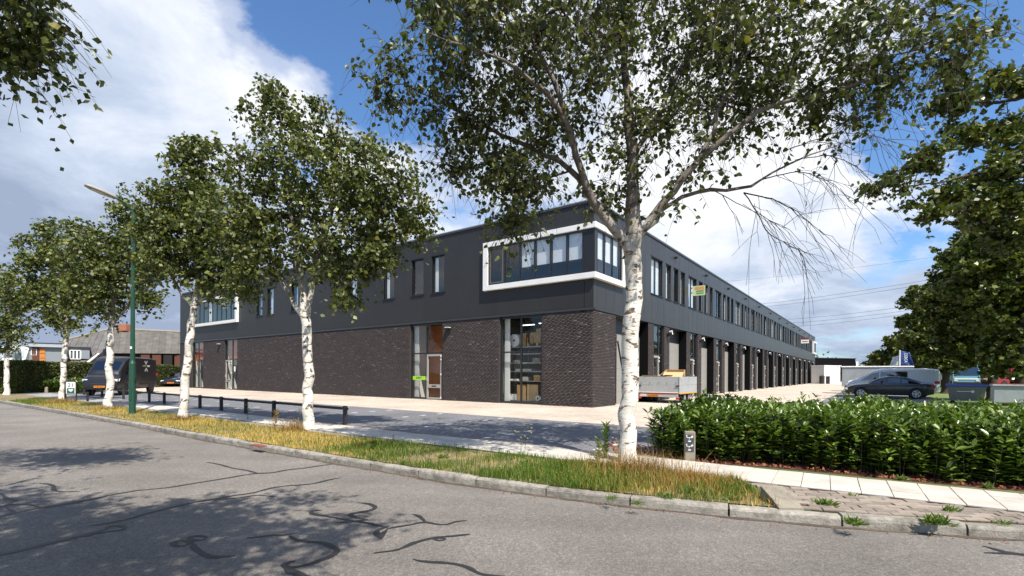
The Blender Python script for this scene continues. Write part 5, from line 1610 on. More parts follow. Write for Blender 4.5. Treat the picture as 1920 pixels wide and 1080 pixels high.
# far edge of the verge: the path line (left of the near birch) and the tiles (right of it)
pathedge = [B2W(-11.75, y)[:2] for y in np.arange(60, -0.5, -1.0)]
leftp = [p for p in pathedge if p[0] < 0.6]
tile_front = PL - normals(PL)[1]*1.07
tile_front = [p for p in tile_front if 1.0 < p[0] < 2.95]
tile_front = sorted(tile_front, key=lambda p: p[0])
verge_poly = list(map(tuple, k1 + kn*0.085)) + [tuple(p) for p in reversed(tile_front)] + [tuple(p) for p in reversed(leftp)]
vo = MB().poly([(p[0], p[1], 0.0085) for p in list(map(tuple, inn)) + verge_poly[len(inn):]]).build('verge', verge_soil); vo['kind'] = 'structure'


def blades(name, n, m, hmin, hmax, wmm, seed, region, keep, lean=0.35, seg=3, parent=None, kind='stuff'):
    rnd = np.random.default_rng(seed)
    Pl = np.array(verge_poly)
    pts = region(rnd, n)
    ok = poly_mask(pts, verge_poly)
    pts = pts[ok]
    kp = keep(pts, rnd); pts = pts[kp]
    n = len(pts)
    az = rnd.random(n)*2*math.pi; d = np.c_[np.cos(az), np.sin(az), np.zeros(n)]
    sd_ = np.c_[-np.sin(az), np.cos(az), np.zeros(n)]
    h = hmin + (hmax-hmin)*rnd.random(n)**1.5
    ln = lean*rnd.random(n)*h*1.6
    w_ = wmm*(0.7 + 0.6*rnd.random(n))
    base = np.c_[pts, np.full(n, 0.008)]
    up = np.array((0, 0, 1.0))
    lv = []
    for f, wf in ((0, 1), (0.5, 0.8), (1.0, 0.06)):
        c = base + up*(h*f*(1-0.25*f))[:, None] + d*(ln*f*f)[:, None]
        lv += [c - sd_*(w_*wf/2)[:, None], c + sd_*(w_*wf/2)[:, None]]
    V = np.stack(lv, 1).reshape(-1, 3); b0 = (np.arange(n)*6)[:, None]
    F = np.vstack([b0 + np.array((0, 1, 3, 2)), b0 + np.array((2, 3, 5, 4))])
    o = np_mesh(name, V, F, m, parent); o['kind'] = kind
    return o


def reg_perspective(rnd, n):
    """denser near the viewer, thinner far away, over the whole verge"""
    X = 3.1 - 26*rnd.random(n)**1.9
    i = np.interp(X, inn[:, 0], np.arange(len(inn)))
    yk = np.interp(X, inn[:, 0], inn[:, 1])
    return np.c_[X, yk - 0.06 + rnd.random(n)*np.where(X > -3, 3.06, 4.26)]


def wn(p, s, ph=0.0):
    return (np.sin(p[:, 0]*s + ph) + np.sin(p[:, 1]*s*1.3 + 1.7*ph) + np.sin((p[:, 0]+p[:, 1])*s*0.71 + 2.2) + np.sin((p[:, 0]-1.4*p[:, 1])*s*1.9 + ph))/4


def green_w(p):
    g = 1/(1 + np.exp(-(p[:, 0] + 2.6)*2.2))            # green right of about X=-2.6
    g *= 0.45 + 0.55/(1 + np.exp((p[:, 0] - 1.15)*5))
    g += 1/(1 + np.exp((p[:, 0] + 19.5)*1.2))            # and again at the far left
    return np.clip(g, 0, 1)


blades('grass', 300000, M['grass_green'], 0.03, 0.15, 0.007, 61, reg_perspective, lambda p, r: r.random(len(p)) < np.clip((0.16 + 0.84*green_w(p))*(0.55 + 0.9*wn(p, 1.7)), 0.03, 1))
blades('dry_grass', 190000, M['grass_dry'], 0.02, 0.09, 0.007, 62, reg_perspective, lambda p, r: r.random(len(p)) < np.clip((1 - 0.985*green_w(p))*np.where(p[:, 0] > 1.2, 0.55, 1.0)*(0.60 + 0.95*wn(p, 1.4, 1.0)), 0.05, 1))


blades('grass', 9000, M['grass_green'], 0.10, 0.27, 0.006, 71, reg_perspective, lambda p, r: r.random(len(p)) < np.clip(green_w(p)*(0.2 + 1.3*wn(p, 2.3, 2.0)), 0, 1), 0.6)
blades('dry_grass', 9000, M['grass_rust'], 0.06, 0.20, 0.005, 72, reg_perspective, lambda p, r: r.random(len(p)) < np.clip((0.1 + 1.2*wn(p, 1.1, 3.0))*(1 - 0.8*green_w(p)), 0, 1), 0.6)


def around(c, rad):
    def f(rnd, n):
        a = rnd.random(n)*2*math.pi; q = rad*np.abs(rnd.normal(size=n))*0.6
        return np.c_[c[0] + np.cos(a)*q*1.5, c[1] + np.sin(a)*q]
    return f


allk = lambda p, r: np.ones(len(p), bool)
blades('tall_grass', 12500, M['grass_rust'], 0.14, 0.48, 0.0045, 63, around((b1[0] + 0.45, b1[1] - 0.35), 0.62), allk, 0.55)
blades('tall_grass', 5500, M['grass_rust'], 0.05, 0.22, 0.005, 64, around((b1[0] + 0.5, b1[1] - 1.3), 1.1), allk, 0.6)
blades('tall_grass', 2600, M['grass_rust'], 0.10, 0.42, 0.006, 65, around((b2[0], b2[1] - 0.1), 0.50), allk, 0.45)
blades('tall_grass', 1500, M['grass_rust'], 0.10, 0.40, 0.006, 68, around((b2[0] + 0.2, b2[1] - 0.1), 0.35), allk, 0.45)
blades('tall_grass', 900, M['grass_rust'], 0.10, 0.36, 0.008, 66, around((b5[0], b5[1] - 0.1), 0.6), allk, 0.45)
blades('tall_grass', 700, M['grass_rust'], 0.08, 0.28, 0.008, 67, around((b4[0], b4[1] - 0.1), 0.4), allk, 0.45)
blades('tall_grass', 700, M['grass_rust'], 0.08, 0.28, 0.008, 69, around((b3[0], b3[1] - 0.1), 0.4), allk, 0.45)


# tufts of weeds, dandelions and stalks
def weed_clump(x, y, n, size, seed, m=None):
    rnd = np.random.default_rng(seed)
    az = rnd.random(n)*2*math.pi; el = np.radians(15 + 55*rnd.random(n))
    ax = np.c_[np.cos(az)*np.cos(el), np.sin(az)*np.cos(el), np.sin(el)]
    V, F = leaves_np(np.zeros((n, 3)) + rnd.normal(size=(n, 3))*np.array((0.035, 0.03, 0.0))*size/0.1, ax, size*0.8, rnd, False, 0.085, 0.05)
    o = np_mesh('weed_tuft', V, F, m or M['leaf_weed'])
    o.location = (x, y, 0.01)
    return o


wl = [((1252, 935), 22, 0.14, 'green weed tuft on the kerb edge below the near birch trunk'), ((1145, 938), 16, 0.12, 'small weed tuft growing at the kerb left of the near birch'), ((1195, 948), 22, 0.10, 'yellow green weed at the kerb, below the rusty grass'),
      ((1290, 925), 20, 0.14, 'leafy weed in the verge left of the wedge shaped stone'), ((1375, 940), 18, 0.12, 'weed tuft at the kerb left of the wedge shaped stone'), ((1545, 948), 40, 0.15, 'grass tuft on the brown paving right of the wedge shaped stone'),
      ((1600, 985), 46, 0.13, 'dark green tuft overhanging the kerb in the lower right'), ((1755, 985), 60, 0.17, 'biggest weed tuft at the kerb end in the lower right'), ((1780, 960), 40, 0.12, 'weed tuft at the end of the footpath tiles'),
      ((1600, 932), 14, 0.08, 'tiny weed at the front edge of the footpath tiles'), ((1850, 915), 22, 0.12, 'weed under the laurels at the right'), ((1690, 900), 26, 0.12, 'weed between tiles and laurels'), ((1560, 880), 20, 0.10, 'weed at the foot of the laurels beside the marker post'),
      ((1880, 985), 16, 0.09, 'small weed on the brown paving at the right edge'), ((830, 860), 26, 0.14, 'green weed in the middle of the verge'), ((985, 872), 20, 0.16, 'pale leafy weed in the verge before the corner of the building'),
      ((700, 833), 16, 0.14, 'weed at the back of the verge beside the path'), ((1060, 880), 24, 0.15, 'weed in the verge near the foot of the near birch'), ((760, 872), 20, 0.13, 'dark weed hanging over the kerb of the verge')]
for i, ((x, y), n, s, lb) in enumerate(wl):
    p = G(x, y)
    o = weed_clump(p[0], p[1], int(n*1.8), s*0.72, 200+i); tag(o, lb, 'weed', 'weeds on the verge and kerb')


def stalk(x, y, h, seed, label, leafy=40, lsize=0.05, flowers=0, m=None, spread=0.10):
    rnd = np.random.default_rng(seed)
    p = G(x, y); e = empty('tall_weed', (p[0], p[1], 0.0), 0, label, 'weed', 'tall weeds on the verge')
    ks_ = np.linspace(0, 1, 9)[:, None]
    path = np.c_[0.05*np.sin(ks_*2.2)*h, 0.03*ks_*h, ks_*h]
    paths = [path]; rads = [np.linspace(0.004, 0.0018, 9)]
    tips = []
    nb = 5 if flowers else 3
    for q in range(nb):
        s_ = rnd.uniform(0.35, 0.95); o_ = np.array([np.interp(s_, ks_[:, 0], path[:, c]) for c in range(3)])
        az = rnd.random()*6.28; l_ = spread*(1.2 + rnd.random())*h/0.6
        d_ = np.array((math.cos(az)*0.6, math.sin(az)*0.6, 0.8))
        b = o_ + d_*l_*np.linspace(0, 1, 4)[:, None]
        paths.append(b); rads.append(np.linspace(0.002, 0.0012, 4)); tips.append(b[-1])
    V, F = tubes_np(paths, rads, 5)
    st = np_mesh('stem', V, F, M['stem'], e); st['kind'] = 'stuff'
    if leafy:
        f = rnd.random(leafy)
        Pn = np.c_[[np.interp(f, ks_[:, 0], path[:, c]) for c in range(3)]].T
        az = rnd.random(leafy)*6.28; ax = np.c_[np.cos(az), np.sin(az), 0.5+0.4*rnd.random(leafy)]; ax /= np.linalg.norm(ax, axis=1)[:, None]
        V, F = leaves_np(Pn, ax, lsize, rnd, False, 0.12, 0.03)
        lf = np_mesh('leaves', V, F, m or M['leaf_weed'], e); lf['kind'] = 'stuff'
    if flowers:
        g = MB()
        for t_ in tips + [path[-1]]:
            g.cyl(tuple(t_), tuple(t_ + np.array((0, 0, 0.012))), 0.013, 0.017, 7)
        fh = g.build('flower_heads', M['straw'], e); fh['kind'] = 'stuff'
    return e


stalk(1133, 862, 0.56, 301, 'bushy green tall weed left of the near birch trunk', 150, 0.085)
stalk(1120, 868, 0.36, 302, 'shorter green weed just left of the bushy tall weed', 90, 0.075)
stalk(1158, 868, 0.50, 303, 'tall dry weed with round heads against the near birch trunk', 10, 0.04, flowers=1)
stalk(983, 855, 0.58, 304, 'very thin tall stalk standing before the shop window', 8, 0.03, flowers=1)
stalk(975, 858, 0.32, 305, 'branching pale flowering weed beside the thin tall stalk', 14, 0.03, flowers=1, spread=0.25)
stalk(735, 838, 0.20, 306, 'small dry stalk at the back of the verge', 6, 0.03, flowers=1)
stalk(463, 788, 0.45, 307, 'dry tall weed behind the rail', 30, 0.06, flowers=1)
stalk(515, 800, 0.40, 308, 'dry tuft of tall weed at a rail post', 50, 0.09, m=M['grass_rust'])
stalk(560, 800, 0.45, 309, 'thin brown weed left of the second birch', 20, 0.05, flowers=1)
stalk(1503, 775, 0.75, 310, 'thin thistle like weed sticking out of the laurels left of the saloon', 60, 0.08)
stalk(1580, 790, 0.95, 311, 'taller weed sticking out of the laurels before the saloon', 90, 0.09)
# fallen leaves and litter along the gutter and in the bed
rnd = np.random.default_rng(77)
n = 2600
s_ = rnd.integers(0, len(rv), n); s_ = s_[(rv[s_, 0] > -14) & (rv[s_, 0] < 5.5)]
n = len(s_)
off = -np.abs(rnd.normal(size=n))*0.10 - 0.005
Pn = np.c_[rv[s_] + nv_[s_]*off[:, None] + rnd.normal(size=(n, 2))*0.05, np.full(n, RZ+0.008)]
far_ = off < -0.3
ax = np.c_[rnd.normal(size=(n, 2)), rnd.random(n)*0.3]; ax /= np.linalg.norm(ax, axis=1)[:, None]
V, F = leaves_np(Pn, ax, 0.022, rnd, True, 0.35)
litter = mat('dead_leaf', (0.20, 0.10, 0.045), 0.8, var=0.4, island=0.5)
o = np_mesh('leaf_litter', V, F, litter); o['kind'] = 'stuff'
n = 5000
X = rnd.uniform(1.8, 9, n); yb = np.interp(X, [p[0] for p in hf], [p[1] for p in hf]) + rnd.random(n)**1.4*1.5 - 0.22
ax = np.c_[rnd.normal(size=(n, 2)), rnd.random(n)*0.5]; ax /= np.linalg.norm(ax, axis=1)[:, None]
V, F = leaves_np(np.c_[X, yb, np.full(n, 0.006)], ax, 0.055, rnd, True, 0.3)
o = np_mesh('bark_mulch', V, F, mat('red_brown_mulch', (0.22, 0.075, 0.035), 0.85, var=0.5, island=0.6)); o['kind'] = 'stuff'

# ------------------------------------------------------------------ street lamp
def lamp_post():
    p = G(248, 776)
    e = empty('street_lamp', (p[0], p[1], 0), 0, 'tall dark green lamp post with curved arm over the road, left of the third birch', 'street lamp')
    MB().cyl((0, 0, 0), (0, 0, 1.62), 0.095, 0.092, 16).cyl((0, 0, 1.62), (0, 0, 1.72), 0.098, 0.066, 16).build('lower_post', M['greenpost'], e, smooth=False)
    MB().cyl((0, 0, 1.7), (0, 0, 6.5), 0.066, 0.048, 14).build('upper_post', M['greenpost'], e)
    MB().box(-0.04, 0.04, -0.105, -0.09, 0.45, 0.85).build('hatch', M['greenpost'], e)
    MB().box(-0.03, 0.03, -0.075, -0.06, 2.1, 2.18).build('number_tag', M['white'], e)
    d = np.array((-0.60, -0.80, 0.0)); d /= np.linalg.norm(d)
    arm = [(0, 0, 6.45), tuple(d*0.04 + (0, 0, 6.58)), tuple(d*0.13 + (0, 0, 6.70)), tuple(d*0.27 + (0, 0, 6.80)), tuple(d*0.46 + (0, 0, 6.86))]
    MB().tube(arm, [0.04, 0.036, 0.032, 0.030, 0.030], 10).build('arm', M['greenpost'], e)
    hd = MB()
    s = np.array((d[1], -d[0], 0))
    rings = []
    for f, w_, h_ in ((0.42, 0.045, 0.04), (0.52, 0.09, 0.06), (0.75, 0.13, 0.075), (1.1, 0.12, 0.065), (1.22, 0.07, 0.04)):
        c = d*f + np.array((0, 0, 6.86 + (f-0.42)*0.22))
        rings.append([tuple(c + s*w_*math.cos(a) + np.array((0, 0, 1))*h_*math.sin(a)) for a in np.arange(12)*math.pi/6])
    hd.loft(rings); h = hd.build('lamp_head', M['lampgrey'], e, smooth=True)
    rings = []
    for f, w_, h_ in ((0.56, 0.07, 0.05), (0.8, 0.10, 0.07), (1.08, 0.09, 0.055)):
        c = d*f + np.array((0, 0, 6.84 + (f-0.42)*0.22))
        rings.append([tuple(c + s*w_*math.cos(a) - np.array((0, 0, 1))*h_*abs(math.sin(a))) for a in np.arange(12)*math.pi/6])
    MB().loft(rings).build('lens', M['lens'], h)


lamp_post()

# ------------------------------------------------------------------ low black rail
f0 = G(647, 797)[:2]; fd = np.array((-0.79, 0.613)); fd /= np.linalg.norm(fd)
rf = empty('knee_rail', (f0[0], f0[1], 0), math.atan2(fd[1], fd[0]), 'long low black timber rail on posts along the parking bays', 'fence')
NPF = 15
pm = MB().rbox(-0.045, 0.045, -0.045, 0.045, -0.02, 0.50, 0.006).build('post', M['wood_black'], rf)
for i in range(1, NPF):
    o = pm.copy(); link(o, rf); o.location = (1.88*i, 0, 0); o.rotation_euler = (random.uniform(-.015, .015), random.uniform(-.015, .015), random.uniform(-.08, .08))
rm = MB().rbox(-0.93, 0.93, -0.055, -0.115, 0.385, 0.455, 0.008).build('rail', M['wood_black'], rf)
rm.location = (0.95, 0, 0)
for i in range(1, NPF-1):
    o = rm.copy(); link(o, rf); o.location = (0.95 + 1.88*i, 0, random.uniform(-0.008, 0.008))
q0 = G(118, 752.5); q1 = G(176, 753.5)
r2 = empty('knee_rail', (q0[0], q0[1], 0), math.atan2(q1[1]-q0[1], q1[0]-q0[0]), 'short piece of low black rail beside the house number sign', 'fence')
MB().rbox(0, 1.3, -0.03, 0.03, 0.36, 0.42, 0.006).build('rail', M['wood_black'], r2)
for x in (0.04, 1.26): MB().rbox(x-0.035, x+0.035, 0.032, 0.10, 0, 0.44, 0.006).build('post', M['wood_black'], r2)

# ------------------------------------------------------------------ house number sign
p = G(132.5, 754)
ns = empty('number_sign', (p[0], p[1], 0), math.radians(-38+90-90+2), 'arched black frame sign with the number 21 over a green heart panel', 'sign')
ns.rotation_euler = (0, 0, math.radians(38))
MB().tube([(-0.19, 0, 0), (-0.19, 0, 0.84), (-0.16, 0, 0.92), (-0.08, 0, 0.96), (0.08, 0, 0.96), (0.16, 0, 0.92), (0.19, 0, 0.84), (0.19, 0, 0)], 0.024, 8).build('frame', M['black'], ns)
MB().box(-0.155, 0.155, -0.008, 0.008, 0.38, 0.90).build('white_panel', M['white'], ns)
gp = MB().box(-0.13, 0.13, -0.014, -0.009, 0.39, 0.63).build('green_panel', mat('dark_green_panel', (0.01, 0.09, 0.06), 0.5), ns)
hp = []
for i in range(24):
    t = 2*math.pi*i/24
    hp.append((0.0052*16*math.sin(t)**3, -0.019, 0.53 + 0.0052*(13*math.cos(t) - 5*math.cos(2*t) - 2*math.cos(3*t) - math.cos(4*t))))
MB().poly(hp).build('heart', M['offwhite'], gp)
text_mesh('number', '21', 0.23, M['ink'], ns, Matrix(((1, 0, 0, 0.0), (0, 0, -1, -0.012), (0, 1, 0, 0.755), (0, 0, 0, 1))))
p = G(87, 737)
bo = MB().cyl((0, 0, 0), (0, 0, 0.36), 0.09, 0.08, 12).cyl((0, 0, 0.36), (0, 0, 0.39), 0.08, 0.04, 12).build('bollard', M['concrete'])
bo.location = (p[0], p[1], 0); tag(bo, 'short pale concrete bollard before the light green shrubs', 'bollard')

# ------------------------------------------------------------------ cable marker post and wedge stone
p = G(1291, 863) + np.array((-0.03, -0.13, 0))
mp_ = empty('marker_post', (p[0], p[1], 0), math.radians(-12), 'concrete cable marker post with two dark plates before the laurels', 'marker')
MB().rbox(-0.078, 0.078, -0.05, 0.06, -0.02, 0.475, 0.012).build('post', M['concrete'], mp_)
for zc in (0.30, 0.165):
    pl = MB().box(-0.068, 0.055, -0.057, -0.0505, zc, zc+0.128).build('plate', mat('dark_plate', (0.05, 0.055, 0.06), 0.5, var=0.2), mp_)
    g = MB()
    for (x0, x1, z0, z1) in ((-0.018, -0.012, 0.05, 0.082), (-0.045, 0.03, 0.078, 0.085), (-0.052, -0.046, 0.078, 0.105), (0.01, 0.045, 0.088, 0.104), (0.025, 0.04, 0.112, 0.12), (-0.03, 0.01, 0.018, 0.034), (-0.06, -0.045, 0.1, 0.118)):
        g.box(x0, x1, -0.0605, -0.058, zc+z0, zc+z1)
    g.build('white_marks', M['whiteink'], pl)
p = G(1482, 955)
ws_ = MB()
Lw = 0.42; hw_ = 0.145
prof = [(0, -0.02), (0, 0.015), (Lw*0.4, 0.075), (Lw, hw_), (Lw+0.015, -0.02)]
ws_.loft([[(-0.13, a, b) for a, b in prof], [(-0.12, a-0.0, b+0.004) for a, b in prof], [(0.10, a, b+0.004) for a, b in prof], [(0.11, a, b) for a, b in prof]])
o = ws_.build('wedge_stone', M['concrete']); o.location = (p[0]+0.01, p[1]-0.02, 0.0); o.rotation_euler = (0, 0, math.radians(-3)); tag(o, 'wedge shaped concrete block at the kerb where verge and tiles meet', 'stone block')
p = G(478, 838)
o = MB().rbox(-0.2, 0.2, 0.0, 0.12, 0.0, 0.02, 0.005).build('gully_cover', mat('rusty_iron', (0.22, 0.06, 0.03), 0.8, var=0.4)); o.location = (p[0], p[1], 0.012); o.rotation_euler = (0, 0, math.radians(-36)); tag(o, 'small rust red gully cover in the kerb', 'drain cover')


# ------------------------------------------------------------------ vehicles
def vehicle(name, label, cat, loc, heading, stations, W, wheels, r, paint, side_glass, front_glass, rear_glass, plate=None, lamps=True, group=None, extras=None, grille=True, rimmat=None):
    """stations: (x, z_bottom, z_shoulder, z_top, half width, half width of the top); x forward"""
    e = empty(name, (loc[0], loc[1], 0.0), heading, label, cat, group)
    S = np.array(stations, float)
    fine_x = np.unique(np.r_[S[:, 0], np.linspace(S[0, 0], S[-1, 0], 26)])
    col_ = lambda c, x: np.interp(x, S[:, 0], S[:, c])
    rings = []
    for x in fine_x:
        zb, zs, zt_, w_, wt = (col_(c, x) for c in range(1, 6))
        half = [(0.80*w_, zb), (0.97*w_, zb+0.07), (w_, zb+0.45*(zs-zb)), (0.995*w_, zs-0.08), (0.965*w_, zs), (wt+0.02, max(zs, zt_-0.07)+0.004), (0.90*wt, zt_-0.012+0.006), (0.45*wt, zt_+0.008)]
        rings.append([(x, -a, b) for a, b in reversed(half)] + [(x, a, b) for a, b in half])
    # closed ring
    bm_ = MB().loft([[p for p in r_] for r_ in rings])
    body = bm_.build('body', paint, e, smooth=True)
    m = body.modifiers.new('edges', 'EDGE_SPLIT'); m.split_angle = math.radians(38)
    def side_pt(x, f, s):
        zs, zt_, w_, wt = (col_(c, x) for c in (2, 3, 4, 5))
        return (x, s*((0.965*w_)*(1-f) + (wt+0.02)*f + 0.008), zs*(1-f) + max(zs, zt_-0.07)*f)
    for poly in side_glass:
        for s in (-1, 1):
            pts = [side_pt(x, f, s) for x, f in poly]
            if s < 0: pts = pts[::-1]
            MB().poly(pts).build('side_window', M['glass_car'], e)
    for nm, gl in (('windscreen', front_glass), ('rear_window', rear_glass)):
        if gl is None: continue
        x0, x1 = gl
        g = MB(); rows = []
        for x in np.linspace(x0, x1, 5):
            wt, zt_ = col_(5, x), col_(3, x)
            rows.append([(x, y*wt, zt_ + 0.016 + (0.004 if abs(y) < 0.5 else -0.008)) for y in (-0.86, -0.45, 0, 0.45, 0.86)])
        i = 0
        for a, b in zip(rows[:-1], rows[1:]):
            for q in range(4): g.quad(a[q], b[q], b[q+1], a[q+1])
        g.build(nm, M['glass_car'], e)
    for x in wheels:
        for s in (-1, 1):
            yo = W/2
            MB().cyl((x, s*(yo-0.12), r*1.08), (x, s*(yo+0.006), r*1.08), r*1.16, r*1.16, 24).build('wheel_arch', M['rubber'], e)
            wh = MB().cyl((x, s*(yo-0.2), r), (x, s*(yo+0.02), r), r, r*0.97, 24).build('wheel', M['rubber'], e)
            MB().cyl((x, s*(yo+0.018), r), (x, s*(yo+0.026), r), r*0.68, r*0.66, 20).build('rim', rimmat or M['alloy'], wh)
            g = MB()
            for q in range(5):
                a = 2*math.pi*(q+0.5)/5
                c_ = (x + r*0.42*math.cos(a), s*(yo+0.027), r + r*0.42*math.sin(a))
                g.cyl(c_, (c_[0], c_[1] + s*0.003, c_[2]), r*0.15, r*0.15, 7)
            g.build('rim_holes', M['rubber'], wh)['kind'] = 'stuff'
    xf, xr = S[-1, 0], S[0, 0]
    if lamps:
        for s in (-1, 1):
            wf = col_(4, xf-0.15)
            MB().rbox(xf-0.30, xf-0.03, s*(wf*0.62), s*(wf*1.0), col_(2, xf-0.2)-0.20, col_(2, xf-0.2)-0.06, 0.02).build('headlight', M['headlamp'], e)
            wr = col_(4, xr+0.1)
            MB().rbox(xr-0.01, xr+0.25, s*(wr*0.72), s*(wr*1.01), col_(2, xr+0.1)-0.20, col_(2, xr+0.1)-0.02, 0.02).build('tail_light', M['taillamp'], e)
        if grille: MB().rbox(xf-0.05, xf+0.015, -0.42, 0.42, 0.48, 0.72, 0.02).build('grille', M['chrome_dark'], e)
        for s in (-1, 1):
            xm = front_glass[0] if front_glass else xf-1
            ym = col_(4, xm)
            MB().rbox(xm-0.25, xm-0.12, s*(ym+0.0), s*(ym+0.20), col_(2, xm)+0.05, col_(2, xm)+0.20, 0.03).build('mirror', M['black'], e)
    if plate:
        pz = plate[1]
        x = xf if plate[0] == 'f' else xr
        sx = 1 if plate[0] == 'f' else -1
        pl = MB().box(x+sx*0.018, x+sx*0.03, -0.26, 0.26, pz, pz+0.11).build('number_plate', M['plate'], e)
        Mx = Matrix(((0, 0, sx, x+sx*0.032), (sx, 0, 0, 0), (0, 1, 0, pz+0.055), (0, 0, 0, 1)))
        text_mesh('lettering', plate[2], 0.10, M['ink'], pl, Mx)
    if extras: extras(e, col_, side_pt)
    return e


# black panel van
h = np.array((0.30, -0.954)); left = np.array((-h[1], h[0]))
FLw = G(232, 741)[:2]
org = FLw - left*0.76
vst = [(-4.75, 0.42, 1.30, 2.12, 0.93, 0.80), (-4.70, 0.36, 1.30, 2.22, 0.95, 0.83), (-3.9, 0.33, 1.30, 2.28, 0.95, 0.85), (-1.0, 0.33, 1.30, 2.28, 0.95, 0.85), (-0.55, 0.33, 1.26, 2.20, 0.95, 0.82), (-0.25, 0.33, 1.22, 2.02, 0.95, 0.78),
       (0.45, 0.33, 1.12, 1.42, 0.94, 0.78), (0.60, 0.33, 1.06, 1.22, 0.93, 0.76), (0.95, 0.33, 0.98, 1.08, 0.88, 0.68), (1.02, 0.38, 0.78, 0.86, 0.80, 0.60)]


def van_extra(e, col_, side_pt):
    # logo on the left side: two words crossed by two white chevrons
    def on(x, z): 
        zs, zt_, w_, wt = (col_(c, x) for c in (2, 3, 4, 5)); f = (z-zs)/(zt_-0.07-zs)
        return side_pt(x, f, 1)
    lg = MB()
    for s in (1, -1):
        for q in (1, -1):
            a = on(-2.95, 1.78 + s*0.13); 
            lg.quad((-2.95, a[1]+0.006, 1.74+s*0.17), (-2.95+q*0.17, a[1]+0.006, 1.74+s*0.36), (-2.95+q*0.25, a[1]+0.006, 1.74+s*0.30), (-2.95, a[1]+0.006, 1.74+s*0.09))
    lg.build('logo', M['white'], e)
    y = on(-2.95, 1.72)[1] + 0.025
    text_mesh('lettering', 'GREEN', 0.17, mat('green_grey_print', (0.22, 0.32, 0.16), 0.6), e, Matrix(((-1, 0, 0, -2.62), (0, 0, 1, y), (0, 1, 0, 1.74), (0, 0, 0, 1))))
    text_mesh('lettering', 'BASIC', 0.17, M['white'], e, Matrix(((-1, 0, 0, -3.30), (0, 0, 1, y), (0, 1, 0, 1.74), (0, 0, 0, 1))))
    MB().rbox(-1.9, -0.35, 0.887, 0.897, 0.42, 0.46, 0.003).rbox(-4.2, -2.0, 0.887, 0.897, 0.60, 0.68, 0.003).build('side_strip', M['rubber'], e)
    MB().box(-4.0, -1.0, 0.870, 0.876, 1.325, 1.332).box(-2.05, -2.04, 0.884, 0.889, 0.5, 1.2).build('door_seam', M['black'], e)
    for s in (-1, 1): MB().loft([[(0.72, s*0.87, 1.0), (0.93, s*0.80, 0.97), (0.99, s*0.65, 0.88), (0.98, s*0.70, 0.78), (0.80, s*0.855, 0.84)], [(0.66, s*0.83, 1.0), (0.86, s*0.74, 0.97), (0.92, s*0.61, 0.88), (0.90, s*0.65, 0.78), (0.72, s*0.81, 0.84)]]).build('headlight', M['headlamp'], e)


vehicle('delivery_van', 'satin black panel van with a white and green logo parked behind the lamp post', 'van', org, math.atan2(h[1], h[0]), [(a, b, c, d, f*0.93, g_*0.93) for a, b, c, d, f, g_ in vst], 1.77, (0.1, -3.75), 0.33, M['black_matt'],
        [[(-1.15, 0.10), (-1.15, 0.80), (-0.62, 0.80), (-0.02, 0.10)]], (-0.18, 0.42), None, ('f', 0.47, 'V-84-LKT'), extras=van_extra, rimmat=M['black'])

# dark car behind the van, facing the viewer
car_st = [(-2.15, 0.40, 0.80, 0.90, 0.72, 0.60), (-2.10, 0.30, 0.86, 0.95, 0.82, 0.66), (-1.75, 0.22, 0.90, 0.99, 0.87, 0.66), (-1.45, 0.20, 0.90, 1.05, 0.88, 0.62), (-0.75, 0.20, 0.90, 1.30, 0.88, 0.56), (0.0, 0.20, 0.89, 1.345, 0.88, 0.57),
          (0.45, 0.20, 0.88, 1.24, 0.88, 0.60), (1.05, 0.20, 0.87, 0.95, 0.87, 0.68), (1.7, 0.22, 0.78, 0.84, 0.85, 0.68), (2.1, 0.28, 0.64, 0.70, 0.78, 0.62), (2.2, 0.34, 0.52, 0.58, 0.66, 0.5)]
car_side = [[(-1.55, 0.10), (-0.85, 0.86), (-0.62, 0.86), (-0.62, 0.10)], [(-0.56, 0.10), (-0.56, 0.88), (0.05, 0.90), (0.05, 0.10)], [(0.11, 0.10), (0.11, 0.90), (0.36, 0.86), (0.92, 0.10)]]
p = G(302, 725.5)
vehicle('parked_car', 'dark car with orange plate peeking out behind the black van', 'car', p[:2] + np.array((0, 2.0)), math.atan2(-0.92, 0.40), car_st, 1.78, (-1.35, 1.35), 0.31, M['navy_paint'], car_side, (0.5, 1.02), (-1.4, -0.85), ('f', 0.33, 'K-21-PVD'))
p = G(333, 723)
vehicle('parked_car', 'black car mostly hidden behind the left end of the building', 'car', p[:2] + np.array((1.2, 3.4)), math.atan2(-0.9, 0.45), car_st, 1.78, (-1.35, 1.35), 0.31, M['black_paint'], car_side, (0.5, 1.02), (-1.4, -0.85))

# black saloon on the right, seen from its left side, nose to the building
uR = np.array((0.595, 0.804)); uF = np.array((-0.804, 0.595))
sal = np.array((23.15, 30.35)); hd_ = math.atan2(uF[1], uF[0])
vehicle('saloon_car', 'black saloon car parked with its nose to the left behind the laurels', 'car', sal, hd_, car_st, 1.78, (-1.30, 1.36), 0.31, M['black_paint'], car_side, (0.5, 1.02), (-1.4, -0.85), ('r', 0.6, 'D-07-RXN'))
vs = [(-2.45, 0.40, 0.98, 1.46, 0.84, 0.72), (-2.40, 0.30, 0.98, 1.54, 0.88, 0.74), (-1.8, 0.26, 0.98, 1.60, 0.90, 0.77), (0.4, 0.26, 0.98, 1.60, 0.90, 0.76), (0.85, 0.26, 0.97, 1.50, 0.90, 0.74), (1.65, 0.26, 0.92, 1.04, 0.89, 0.74), (2.2, 0.28, 0.80, 0.88, 0.84, 0.68), (2.36, 0.36, 0.62, 0.68, 0.74, 0.58)]
